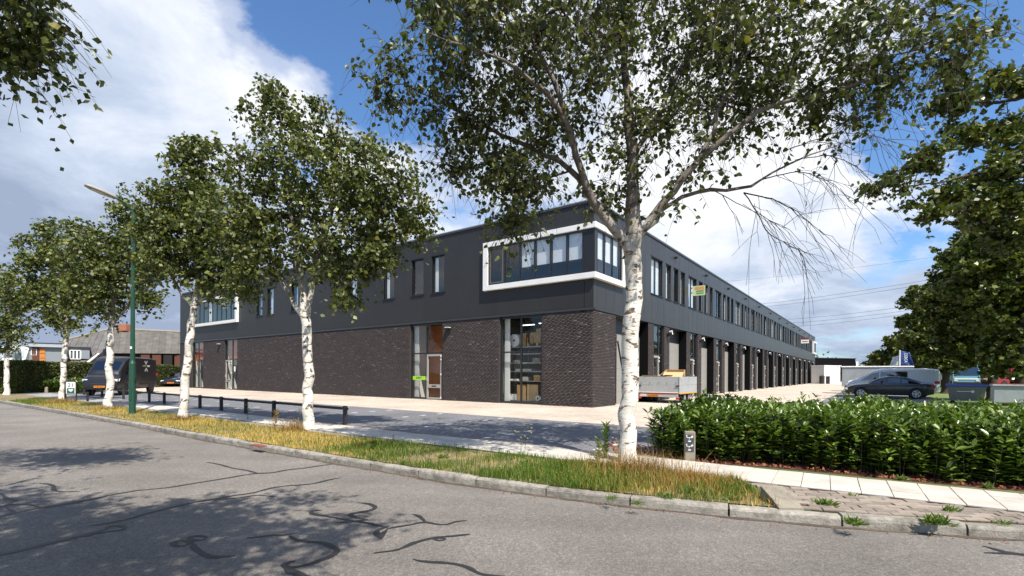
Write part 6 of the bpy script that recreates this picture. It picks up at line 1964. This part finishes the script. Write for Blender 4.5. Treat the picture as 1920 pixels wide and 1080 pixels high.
vehicle('panel_van', 'silver panel van parked just behind the black saloon', 'van', sal + uR*2.75 - uF*0.1, hd_, [(a, b, c*1.1, d*1.15, f, g_) for a, b, c, d, f, g_ in vs], 1.82, (-1.55, 1.55), 0.31, M['silver_paint'],
        [[(0.55, 0.12), (0.55, 0.84), (0.98, 0.84), (1.55, 0.12)], [(-0.9, 0.15), (-0.9, 0.84), (0.48, 0.84), (0.48, 0.15)]], (0.95, 1.62), None)
# dark pick-up farther back
vehicle('parked_car', 'dark pick up far back beside the black flat building', 'car', G(1600, 717)[:2] + uR*1.0, hd_ + 0.3, [(a, b, c*1.1, d*1.15, f, g_) for a, b, c, d, f, g_ in car_st], 1.8, (-1.35, 1.35), 0.34, M['black_paint'], car_side, (0.5, 1.02), (-1.4, -0.85))

# box trailer behind the silver van
bt = empty('box_trailer', (*(sal + uR*7.6 + uF*0.6), 0), hd_, 'grey box trailer with a white roof edge behind the silver van', 'trailer')
MB().rbox(-2.1, 2.1, -0.9, 0.9, 0.55, 1.98, 0.03).build('box', M['steel'], bt)
MB().rbox(-2.15, 2.15, -0.95, 0.95, 1.98, 2.08, 0.03).build('roof_edge', M['white'], bt)
for s in (-1, 1): MB().cyl((-0.2, s*0.7, 0.32), (-0.2, s*0.88, 0.32), 0.32, 0.32, 16).build('wheel', M['rubber'], bt)

# ------------------------------------------------------------------ flat trailer full of cardboard before the building
tr0 = np.array((7.0, 23.62)); thd = math.atan2(uR[1], uR[0])
tl = empty('flatbed_trailer', (tr0[0], tr0[1], 0), thd, 'aluminium sided trailer with orange plate and cardboard in it, before the goods doors', 'trailer')
W2 = 1.02; L2 = 2.75; zb, zt2 = 0.46, 1.27
for nm, bx in (('tailboard', (0, 0.035, -W2, W2)), ('headboard', (L2-0.035, L2, -W2, W2)), ('side_board', (0.04, L2-0.04, -W2, -W2+0.035)), ('side_board', (0.04, L2-0.04, W2-0.035, W2))):
    b_ = MB().box(*bx, zb, (zb+zt2)/2 - 0.004).box(*bx, (zb+zt2)/2 + 0.004, zt2).build(nm, M['steel'], tl)
MB().box(0.03, L2-0.03, -W2+0.04, W2-0.04, zb, zb+0.04).build('floor', M['steel'], tl)
MB().box(-0.012, -0.002, -W2+0.02, W2-0.02, zb-0.02, zb+0.035).build('red_stripe', M['redpaint'], tl)
MB().box(-0.014, -0.002, -W2+0.02, W2-0.02, zb+0.04, zb+0.07).build('white_stripe', M['white'], tl)
MB().box(0.05, L2-0.05, -W2-0.012, -W2-0.002, zb-0.01, zb+0.05).build('side_reflector', mat('amber_reflector', (0.55, 0.30, 0.04), 0.5), tl)
for s in (-1, 1):
    MB().rbox(-0.04, 0.0, s*W2-0.03*0-0.18*(s > 0), s*W2+0.18*(s < 0), 0.80, 0.86, 0.01).build('latch', M['black'], tl)
    MB().rbox(-0.03, 0.05, s*W2-0.02, s*W2+0.02, zb, zt2+0.01, 0.008).build('corner_post', M['steel'], tl)
for i in range(5):
    y = -0.85 + 0.42*i
    MB().cyl((-0.012, y, 0.99), (-0.03, y, 0.96), 0.014, 0.014, 6).build('tie_hook', M['black'], tl)
MB().box(0.0, 0.08, -0.85, 0.85, 0.30, 0.44).build('light_bar', M['steel'], tl)
MB().box(-0.012, -0.001, -0.02, 0.50, 0.31, 0.42).build('number_plate', M['plate'], tl)
text_mesh('lettering', '61-WN-BK', 0.10, M['ink'], tl, Matrix(((0, 0, -1, -0.014), (-1, 0, 0, 0.24), (0, 1, 0, 0.365), (0, 0, 0, 1))))
MB().box(-0.012, -0.001, 0.60, 0.92, 0.31, 0.42).build('repeater_plate', M['white'], tl)
text_mesh('lettering', 'WN-22', 0.09, M['redpaint'], tl, Matrix(((0, 0, -1, -0.014), (-1, 0, 0, 0.76), (0, 1, 0, 0.365), (0, 0, 0, 1))))
for s in (-1, 1):
    MB().box(-0.012, 0.05, s*0.92-0.07, s*0.92+0.07, 0.20, 0.30).build('tail_light', M['taillamp'], tl)
    for x in (1.1, 1.75):
        wq = MB().cyl((x, s*0.72, 0.26), (x, s*0.92, 0.26), 0.26, 0.26, 18).build('wheel', M['rubber'], tl)
        MB().cyl((x, s*0.921, 0.26), (x, s*0.93, 0.26), 0.13, 0.13, 12).build('rim', M['alloy'], wq)
    MB().tube([(0.78, s*0.96, 0.30), (0.9, s*0.96, 0.50), (1.1, s*0.96, 0.56), (1.75, s*0.96, 0.56), (1.95, s*0.96, 0.50), (2.05, s*0.96, 0.30)], 0.03, 6).build('mudguard', M['black'], tl)
MB().box(L2, L2+1.2, -0.05, 0.05, 0.35, 0.45).build('drawbar', M['black'], tl)


def on_tr(name, label, cat, x, y, z, rx=0, ry=0, rz=0):
    p = tr0 + uR*x + uF*y
    e = empty(name, (p[0], p[1], z), 0, label, cat, 'cardboard waste in the trailer')
    e.rotation_euler = (rx, ry, thd + rz)
    return e


c1 = on_tr('cardboard_box', 'big open cardboard box tilted on top of the load of the trailer', 'box', 0.95, -0.42, 1.20, 0.0, -0.25, 0.15)
for nm, bx in (('panel', (-0.02, 0.0, -0.48, 0.42, 0, 0.30)), ('panel', (0.5, 0.52, -0.48, 0.42, 0, 0.30)), ('panel', (0.0, 0.5, 0.40, 0.42, 0, 0.30)), ('panel', (0.0, 0.5, -0.48, -0.46, 0, 0.30))):
    MB().box(*bx).build(nm, M['card'], c1)
MB().box(0, 0.5, -0.46, 0.40, 0.0, 0.02).build('panel', M['cardlight'], c1)
MB().quad((-0.02, 0.42, 0.30), (-0.02, 0.75, 0.02), (0.50, 0.75, 0.02), (0.50, 0.42, 0.30)).build('flap', M['cardlight'], c1)
MB().quad((-0.02, -0.48, 0.30), (-0.02, 0.42, 0.30), (-0.30, 0.50, 0.12), (-0.30, -0.45, 0.10)).build('flap', M['cardlight'], c1)
c2 = on_tr('cardboard_sheet', 'flat pale cardboard sheet sticking out of the trailer on the left', 'cardboard', 0.7, 0.35, 1.27, 0.03, 0.06, -0.2)
MB().box(-0.5, 0.5, -0.55, 0.5, 0.0, 0.02).build('sheet', M['cardlight'], c2)
MB().quad((-0.5, -0.55, 0.02), (0.5, -0.55, 0.02), (0.5, -0.8, 0.12), (-0.5, -0.8, 0.08)).build('flap', M['card'], c2)
c3 = on_tr('cardboard_sheet', 'dark edged cardboard sheet lying at the far left in the trailer', 'cardboard', 1.0, 0.55, 1.20, 0.10, 0.03, 0.3)
MB().box(-0.6, 0.6, -0.35, 0.42, 0.0, 0.02).build('sheet', M['card'], c3)
c4 = on_tr('cardboard_box', 'closed cardboard box lying low at the right rear corner of the trailer', 'box', 0.45, -0.62, 0.95, 0, 0, 0.1)
MB().rbox(-0.3, 0.3, -0.32, 0.3, 0, 0.33, 0.01).build('carton', M['cardlight'], c4)

# ------------------------------------------------------------------ containers on the right
p = P(1812, 705, 24.0)
wb = empty('waste_container', (p[0], p[1], 0), math.radians(-42+0), 'grey wheeled waste container with blue lid among the trees', 'bin')
wb.rotation_euler = (0, 0, math.radians(-42))
MB().loft([[(-0.60, -0.42, 0.18), (0.60, -0.42, 0.18), (0.60, 0.42, 0.18), (-0.60, 0.42, 0.18)], [(-0.70, -0.50, 0.86), (0.70, -0.50, 0.86), (0.70, 0.50, 0.86), (-0.70, 0.50, 0.86)]]).build('body', M['binbody'], wb)
MB().rbox(-0.76, 0.76, -0.56, 0.56, 0.86, 0.99, 0.03).build('lid', M['binlid'], wb)
MB().box(-0.34, 0.20, -0.505, -0.485, 0.62, 0.645).cyl((0.22, -0.48, 0.63), (0.22, -0.505, 0.63), 0.06, 0.06, 12).build('white_emblem', M['white'], wb)
for x in (-0.5, 0.5):
    for y in (-0.34, 0.34):
        MB().cyl((x, y-0.03, 0.09), (x, y+0.03, 0.09), 0.09, 0.09, 12).build('wheel', M['rubber'], wb)
p = P(1902, 705, 19.0)
tk = empty('storage_tank', (p[0], p[1], 0), math.radians(-40), 'pale grey steel tank on legs, cut by the right edge of the photo', 'tank')
MB().rbox(-0.62, 1.5, -0.6, 0.6, 0.36, 0.98, 0.02).build('tank', M['skip'], tk)
MB().rbox(-0.66, 1.54, -0.64, 0.64, 0.98, 1.05, 0.015).build('rim', M['skip'], tk)
MB().box(-0.64, 1.52, -0.62, 0.62, 1.052, 1.075).build('red_top', M['redpaint'], tk)
for x in (-0.52, 1.3):
    for y in (-0.5, 0.5): MB().box(x-0.05, x+0.05, y-0.05, y+0.05, 0, 0.36).build('leg', M['skip'], tk)
MB().loft([[(0.85, -0.61, 0.9), (1.5, -0.61, 0.9), (1.5, -0.66, 0.0), (1.15, -0.66, 0.0)], [(0.85, -0.57, 0.9), (1.5, -0.57, 0.9), (1.5, -0.6, 0.0), (1.15, -0.6, 0.0)]]).build('chute', M['skip'], tk)
p = G(1858, 760)
o = MB().rbox(-0.3, 0.3, -0.2, 0.2, 0, 0.12, 0.03).build('sand_bag', mat('ochre_bag', (0.40, 0.22, 0.03), 0.8)); o.location = (23.3, 23.0, 0); tag(o, 'ochre bag lying at the foot of the oak between bin and tank', 'bag')

# grass bank and street behind the parking bays on the right
gr = ground_mix('mown_grass', [(0.3, (0.07, 0.11, 0.02)), (0.7, (0.15, 0.19, 0.04))], 0.6, fine=(12, 0.4), bump=0.6)
o = MB().quad((18, 14, 0.003), (90, 60, 0.003), (60, 60, 0.003), (12, 20, 0.003)).build('grass_bank', gr)
o.data.vertices[0].co = (*B2W(-1, -12.02)[:2], 0.003); o.data.vertices[1].co = (*B2W(100, -12.02)[:2], 0.003); o.data.vertices[2].co = (*B2W(100, -22)[:2], 0.003); o.data.vertices[3].co = (*B2W(-1, -22)[:2], 0.003)
o.data.update(); o['kind'] = 'structure'
bsheet('far_street', -1, 160, -30, -22.02, 0.002, mat('pale_street', (0.24, 0.235, 0.225), 0.9, var=0.15, scale=0.5))

# lorries under the trees
def lorry(name, label, loc, hd, cabm, boxm, L, Wd, H, extra=None):
    e = empty(name, (loc[0], loc[1], 0), hd, label, 'lorry')
    MB().rbox(-L, -0.1, -Wd/2, Wd/2, 0.95, H, 0.03).build('box', boxm, e)
    MB().loft([[(0, -Wd/2*.96, 0.45), (1.75, -Wd/2*.94, 0.45), (1.75, Wd/2*.94, 0.45), (0, Wd/2*.96, 0.45)], [(0, -Wd/2*.96, 1.4), (1.75, -Wd/2*.94, 1.4), (1.75, Wd/2*.94, 1.4), (0, Wd/2*.96, 1.4)],
               [(0, -Wd/2*.92, H-.15), (1.45, -Wd/2*.90, H-.15), (1.45, Wd/2*.90, H-.15), (0, Wd/2*.92, H-.15)], [(0.1, -Wd/2*.8, H), (1.2, -Wd/2*.8, H), (1.2, Wd/2*.8, H), (0.1, Wd/2*.8, H)]]).build('cab', cabm, e)
    MB().quad((1.765, -Wd/2*.86, 1.44), (1.765, Wd/2*.86, 1.44), (1.48, Wd/2*.82, H-.22), (1.48, -Wd/2*.82, H-.22)).build('windscreen', M['glass_car'], e)
    MB().box(1.755, 1.79, -Wd/2*.85, Wd/2*.85, 1.0, 1.16).build('front_stripe', M['white'], e)
    MB().rbox(1.7, 1.85, -Wd/2*.93, Wd/2*.93, 0.42, 0.72, 0.03).build('bumper', M['black'], e)
    for s in (-1, 1):
        for x in (0.75, -L+1.1): MB().cyl((x, s*(Wd/2-.3), 0.45), (x, s*(Wd/2-.02), 0.45), 0.45, 0.45, 16).build('wheel', M['rubber'], e)
        MB().rbox(1.76, 1.80, s*Wd/2*.62, s*Wd/2*.85, 0.80, 0.95, 0.01).build('headlight', M['headlamp'], e)
        MB().rbox(1.5, 1.62, s*(Wd/2*.96), s*(Wd/2*.96+.22), 1.45, 1.95, 0.02).build('mirror', M['black'], e)
    return e


lorry('box_lorry', 'light blue lorry with a grey box facing the viewer under the trees', P(1806, 705, 58)[:2], math.atan2(-0.80, -0.52), M['lightblue'], M['white_paint'], 6.5, 2.5, 2.65)
rl2 = lorry('box_lorry', 'dark red lorry with a white panel behind the third oak', P(1872, 705, 60)[:2], math.atan2(-0.15, -1.0), M['redpaint'], M['redpaint'], 6.5, 2.5, 2.75)
for xa, xb in ((-1.9, -0.2), (-5.5, -3.9)): MB().box(xa, xb, 1.262, 1.28, 1.0, 1.8).build('white_panel', M['white'], rl2)

# flags
def flag(px_, ybot, ytop, Y, m, label, text=None, wid=1.1, side=1, zt=5.6, ts=0.6):
    b = P(px_, 705, Y)
    e = empty('flag', (b[0], b[1], 0), math.atan2(-b[0], b[1]), label, 'flag', 'advertising flags')
    MB().cyl((0, 0, 0), (0, 0, zt), 0.05, 0.035, 8).build('pole', M['white'], e)
    z0 = P(px_, ybot, Y)[2]; z1 = P(px_, ytop, Y)[2]
    g = MB(); n = 8
    for i in range(n):
        for j in range(6):
            def q(a, c):
                x = side*(0.06 + wid*a/n*(0.65 + 0.35*(1-c/6))); return (x, 0.10*math.sin(a*1.1 + c*0.6)*a/n, z0 + (z1-z0)*c/6 - 0.12*a/n)
            g.quad(q(i, j), q(i+1, j), q(i+1, j+1), q(i, j+1))
    cl = g.build('cloth', m, e, smooth=True)
    sm = cl.modifiers.new('thickness', 'SOLIDIFY'); sm.thickness = 0.01
    if text:
        zc = (z0+z1)/2
        text_mesh('lettering', text, ts, M['whiteink'], e, Matrix(((0, 1, 0, side*(wid*0.45)), (0, 0, -1, -0.10), (-1, 0, 0, zc), (0, 0, 0, 1))), xs=0.85)
    return e


flag(1687, 684, 658, 37, M['flagblue'], 'blue flag with white upright lettering before the dark trees', 'DEBCA', 0.78, 1, 3.3, 0.26)
flag(1686, 685, 667, 38.5, M['flagwhite'], 'white flag left of the blue flag', None, 0.55, -1, 3.1)
# far right background buildings
p = P(1549, 705, 84)
ks_ = empty('kiosk', (p[0], p[1], 0), BROT, 'small white cabin beyond the far end of the long building', 'cabin')
ks_.rotation_euler = (0, 0, 0.35)
MB().rbox(-2.0, 1.1, -1.2, 1.2, 0, 2.95, 0.02).build('wall', M['white'], ks_)
MB().rbox(1.1, 1.55, -1.35, 1.2, 0, 3.1, 0.02).build('front_pillar', M['white'], ks_)
MB().rbox(-2.05, 2.0, -1.25, 1.25, 2.96, 3.1, 0.02).build('roof', M['white'], ks_)
MB().box(1.56, 1.9, -1.0, 1.0, 0, 2.9).build('window', M['black'], ks_)
p = P(1560, 705, 118)
bb = empty('flat_building', (p[0], p[1], 0), 0.25, 'black flat roofed building behind the small white cabin', 'building')
MB().rbox(-9, 3.6, -3, 8, 0, 5.3, 0.05).build('wall', M['blackpanel'], bb)
MB().rbox(3.7, 4.3, -3.1, 8, 2.6, 4.7, 0.05).build('white_frame', M['white'], bb)
MB().rbox(-9.1, 3.7, -3.1, 8.1, 5.31, 5.5, 0.03).build('roof', M['black'], bb)
MB().rbox(4.35, 6.5, -1, 8, 0, 4.6, 0.05).build('side_wing', M['blackpanel'], bb)
p = P(1535, 705, 84)
for q, (dx, lb) in enumerate(((0.4, 'black bin beside the white cabin, nearer the long building'), (-0.3, 'second black bin beside the white cabin'))):
    o = MB().rbox(-0.3, 0.3, -0.3, 0.3, 0, 1.2, 0.03).rbox(-0.33, 0.33, -0.33, 0.33, 1.2, 1.28, 0.02).build('black_bin', M['black']); o.location = (p[0]+dx*1.2, p[1]-1.5, 0); tag(o, lb, 'bin')

# power lines
for q, (a, b) in enumerate([((1250, 583), (1790, 517)), ((1280, 585), (1790, 524)), ((1330, 603), (1790, 563)), ((1350, 609), (1790, 570)), ((1370, 615), (1790, 576)), ((1180, 537), (1790, 477))]):
    A_, B_ = P(*a, 260), P(*b, 150)
    pts = [A_ + (B_-A_)*f - np.array((0, 0, 2.0*math.sin(math.pi*f))) for f in np.linspace(0, 1, 14)]
    o = MB().tube([tuple(x) for x in pts], 0.045 if q < 5 else 0.03, 5).build('power_line', M['black'])
    tag(o, ['uppermost clear overhead wire in the sky right of the building', 'second overhead wire, just under the uppermost clear one', 'third overhead wire, top of the lower bundle', 'fourth overhead wire, middle of the lower bundle', 'lowest overhead wire in the sky', 'faint overhead wire high above the other five'][q], 'wire', 'overhead power lines')

# ------------------------------------------------------------------ left background: farm building and others
fb = empty('farm_building', (*P(280, 700, 60)[:2], 0), 0, 'old farm barn with a long grey corrugated roof behind the hedge', 'barn')
org = np.array((*P(280, 700, 60)[:2], 0.0))
r0, r1 = P(203, 617.5, 63) - org, P(440, 628, 66) - org
e0, e1_ = P(196, 662, 57) - org, P(440, 664, 60) - org
nsh = 20
for i in range(nsh):
    f0_, f1_ = i/nsh + 0.0002, (i+1)/nsh - 0.0002
    V = []; cc_ = 20
    for j in range(cc_+1):
        f = f0_ + (f1_-f0_)*j/cc_
        up_ = 0.05*math.cos(j*math.pi) + random.uniform(0, 0.01)
        for s in range(5):
            q = (r0*(1-f) + r1*f)*(s/4) + (e0*(1-f) + e1_*f)*(1-s/4)
            V.append(q + np.array((0, -0.3*up_, up_ + 0.05*(1 if s in (2, 3, 4) else 0))))
    F = [(j*5+s, (j+1)*5+s, (j+1)*5+s+1, j*5+s+1) for j in range(cc_) for s in range(4)]
    np_mesh('roof_sheet', np.array(V), np.array(F), M['roof_grey'], fb)
MB().tube([tuple(r0 + np.array((0, 0, 0.08))), tuple(r1 + np.array((0, 0, 0.08)))], 0.16, 8).build('ridge_cap', M['concrete'], fb)
MB().loft([[tuple(e0 + (0.3, 1.0, -0.1)), tuple(e1_ + (0, 1.0, -0.1)), tuple(r1 + (0, 1.0, -0.3)), tuple(r0 + (0.3, 1.0, -0.3))], [(e0[0]+.3, e0[1]+1, 0), (e1_[0], e1_[1]+1, 0), (r1[0], r1[1]+1, 0), (r0[0]+.3, r0[1]+1, 0)]]).build('wall', M['barnblack'], fb)
w0 = e0 + np.array((3.6, 0.9, 0)); w1 = e1_ + np.array((0, 0.9, 0))
for i in range(9):
    a = w0*(1-i/9) + w1*(i/9); b = w0*(1-(i+0.94)/9) + w1*((i+0.94)/9)
    MB().box(a[0], b[0], min(a[1], b[1])-0.12, min(a[1], b[1])-0.02, 0, e0[2]-0.15).build('board_wall', M['barnred'] if i % 4 != 2 else M['barnblack'], fb)
MB().box(r0[0]+1.6, r0[0]+2.6, r0[1]-0.4, r0[1]+0.4, r0[2]-0.2, r0[2]+0.65).build('chimney', mat('brick_chimney', (0.35, 0.13, 0.07), 0.85), fb)

HR = math.atan(0.886)
hs = empty('farmhouse', (*P(140, 700, 52)[:2], 0), HR, 'grey slate clad farmhouse with white dormer window and orange door panel', 'house')
ho = np.array((*P(140, 700, 52)[:2], 0.0))


def HL(x, y, dep):
    '''point on a viewing ray in the farmhouse frame, dep metres behind its front plane'''
    p_, q_ = ray(x, y)
    c_, s_ = math.cos(HR), math.sin(HR)
    fwd = np.array((-s_, c_))
    D0 = float(ho[:2] @ fwd) + dep
    t_ = D0/float(np.array((p_, 1.0)) @ fwd)
    w_ = np.array((p_*t_, t_)) - ho[:2]
    return np.array((c_*w_[0] + s_*w_[1], -s_*w_[0] + c_*w_[1], CAM_H + q_*t_))

A_, B_, C_, D_ = HL(112, 641, 5), HL(208, 617, 8), HL(156, 686, 0), HL(84, 686, 0)
E_ = HL(192, 660, 1.6)
for i in range(8):
    f0_, f1_ = i/8 + 0.003, (i+1)/8 - 0.003
    tA, tB = A_*(1-f0_) + B_*f0_, A_*(1-f1_) + B_*f1_
    bb0 = D_ + (C_-D_)*min(1, f0_*1.35) if f0_ < 0.74 else C_ + (E_-C_)*((f0_-0.74)/0.26)
    bb1 = D_ + (C_-D_)*min(1, f1_*1.35) if f1_ < 0.74 else C_ + (E_-C_)*((f1_-0.74)/0.26)
    dn = np.array((0, 0.1, -0.12))
    MB().loft([[tuple(bb0), tuple(bb1), tuple(tB), tuple(tA)], [tuple(bb0+dn), tuple(bb1+dn), tuple(tB+dn), tuple(tA+dn)]]).build('roof_strip', M['roof_grey'], hs)
MB().tube([tuple(C_ + (0, -0.1, 0)), tuple(E_ + (-0.3, -0.1, -0.2))], 0.10, 6).build('white_bargeboard', M['white'], hs)
MB().tube([tuple(A_ + (0, 0, 0.05)), tuple(B_ + (0, 0, 0.05))], 0.13, 6).build('ridge_tiles', M['concrete'], hs)
MB().box(A_[0]+0.5, B_[0], A_[1]+0.6, A_[1]+4, 0, A_[2]-0.6).build('wall', M['slate'], hs)
DD = 1.0
dm0, dm1 = HL(124, 652, DD), HL(168, 673, DD)
MB().box(dm0[0], dm1[0], dm0[1], dm0[1]+3, dm1[2], dm0[2]).build('dormer_wall', M['slate'], hs)
MB().box(dm0[0]-0.1, dm1[0]+0.1, dm0[1]-0.15, dm0[1]+3, dm0[2]+0.003, dm0[2]+0.14).build('dormer_roof', M['trim'], hs)
wa, wb_ = HL(131, 657.5, DD), HL(151, 672.5, DD)
win = MB()
n3 = 3
for q in range(n3+1):
    x = wa[0] + (wb_[0]-wa[0])*q/n3
    win.box(x-0.06, x+0.06, dm0[1]-0.08, dm0[1]-0.005, wb_[2], wa[2])
win.box(wa[0], wb_[0], dm0[1]-0.09, dm0[1]-0.006, wb_[2]-0.08, wb_[2]); win.box(wa[0], wb_[0], dm0[1]-0.09, dm0[1]-0.006, wa[2], wa[2]+0.08)
wo_ = win.build('window', M['white'], hs)
MB().box(wa[0]+0.06, wb_[0]-0.06, dm0[1]-0.04, dm0[1]-0.03, wb_[2], wa[2]).build('pane', M['glass_up'], wo_)
# flat roofed front block
DD = -3.0
fa, fb_ = HL(55, 645, DD), HL(119, 684, DD)
MB().box(fa[0], fb_[0], fa[1], fa[1]+5, 0, fa[2]-0.25).build('front_block_wall', M['slate'], hs)
MB().box(fa[0]-0.25, fb_[0]+0.2, fa[1]-0.3, fa[1]+5.2, fa[2]-0.25, fa[2]+0.1).build('fascia', mat('pale_fascia', (0.33, 0.37, 0.40), 0.7), hs)
MB().box(fa[0]-0.3, fb_[0]+0.25, fa[1]-0.35, fa[1]+5.3, fa[2]+0.1, fa[2]+0.16).build('flat_roof_edge', M['trim'], hs)
x0 = HL(75, 660, DD)[0]; x1 = HL(84.5, 660, DD)[0]
for q in range(3):
    zt_, zb_ = HL(75, 654+q*9, DD)[2], HL(75, 662+q*9, DD)[2]
    MB().box(x0, x1, fa[1]-0.06, fa[1]-0.004, zb_, zt_).build('orange_panel', M['orange'], hs)
MB().box(x0-0.55, x0-0.05, fa[1]-0.05, fa[1]-0.004, 0, fa[2]-0.26).build('brick_column', M['barnred'], hs)
wx0 = HL(58, 660, DD)[0]; wx1 = HL(69, 660, DD)[0]; wz0 = HL(60, 665, DD)[2]; wz1 = HL(60, 655, DD)[2]
wq = MB().box(wx0, wx1, fa[1]-0.05, fa[1]-0.004, wz0-0.05, wz0).box(wx0, wx1, fa[1]-0.05, fa[1]-0.004, wz1, wz1+0.05).box(wx0, wx0+0.05, fa[1]-0.05, fa[1]-0.004, wz0, wz1).box((wx0+wx1)/2-0.02, (wx0+wx1)/2+0.02, fa[1]-0.05, fa[1]-0.004, wz0, wz1).box(wx1-0.05, wx1, fa[1]-0.05, fa[1]-0.004, wz0, wz1).build('window', M['white'], hs)
MB().box(wx0+.05, wx1-.05, fa[1]-0.03, fa[1]-0.02, wz0, wz1).build('pane', M['glass_up'], wq)
# side slope of the front block
MB().loft([[tuple(HL(44, 684, DD)), tuple(HL(55, 684, DD)), tuple(HL(55, 652, DD))], [tuple(HL(44, 684, DD) + (0, 4, 0)), tuple(HL(55, 684, DD) + (0, 4, 0)), tuple(HL(55, 652, DD) + (0, 4, 0))]]).build('side_slope', M['roof_grey'], hs)

wbld = empty('white_building', (*P(20, 700, 85)[:2], 0), 0.2, 'white industrial building far left behind the banner', 'building')
zz1 = P(20, 650, 85)[2]
MB().rbox(-14, 5.2, 0, 10, 0, zz1, 0.05).build('wall', M['white'], wbld)
MB().box(-3, 2.0, -0.05, -0.003, zz1-1.9, zz1-0.7).build('window_band', mat('pale_window_band', (0.45, 0.48, 0.5), 0.4), wbld)
MB().rbox(-2.5, 9.0, -6, -1, 0, 2.6+0.6, 0.05).build('dark_shed', M['slate'], wbld)
bn = empty('banner_pole', (*P(24, 705, 31.5)[:2], 0), 0.6, 'white pole with a pale green and white banner over the left end of the hedge', 'banner')
zb0, zb1 = P(24, 679, 31.5)[2], P(24, 618, 31.5)[2]
MB().cyl((0, 0, 0), (0, 0, zb1+0.7), 0.05, 0.035, 8).build('pole', M['white'], bn)
MB().loft([[(0.06, -0.01, zb0+0.15), (0.42, -0.01, zb0+.08), (0.36, -0.01, zb0+1.0), (0.22, -0.01, zb1), (0.06, -0.01, zb1)], [(0.06, 0.01, zb0+0.15), (0.42, 0.03, zb0+.08), (0.36, 0.02, zb0+1.0), (0.22, 0.01, zb1), (0.06, 0.01, zb1)]]).build('cloth', M['flaggreen'], bn)
MB().box(0.12, 0.20, -0.022, -0.013, zb0+0.9, zb1-0.3).box(0.15, 0.3, -0.022, -0.013, zb0+0.5, zb0+0.7).build('white_print', M['white'], bn)
vehicle('parked_car', 'white car at the far left edge of the photo beside the hedge', 'car', P(-8, 705, 37)[:2], math.atan2(-0.5, 0.85), car_st, 1.78, (-1.35, 1.35), 0.31, M['white_paint'], car_side, (0.5, 1.02), (-1.4, -0.85))
vehicle('panel_van', 'white van behind the white car at the far left edge', 'van', P(-12, 705, 45)[:2], math.atan2(-0.4, 0.9), vs, 1.82, (-1.55, 1.55), 0.31, M['white_paint'],
        [[(0.55, 0.12), (0.55, 0.84), (0.98, 0.84), (1.55, 0.12)]], (0.95, 1.62), None)
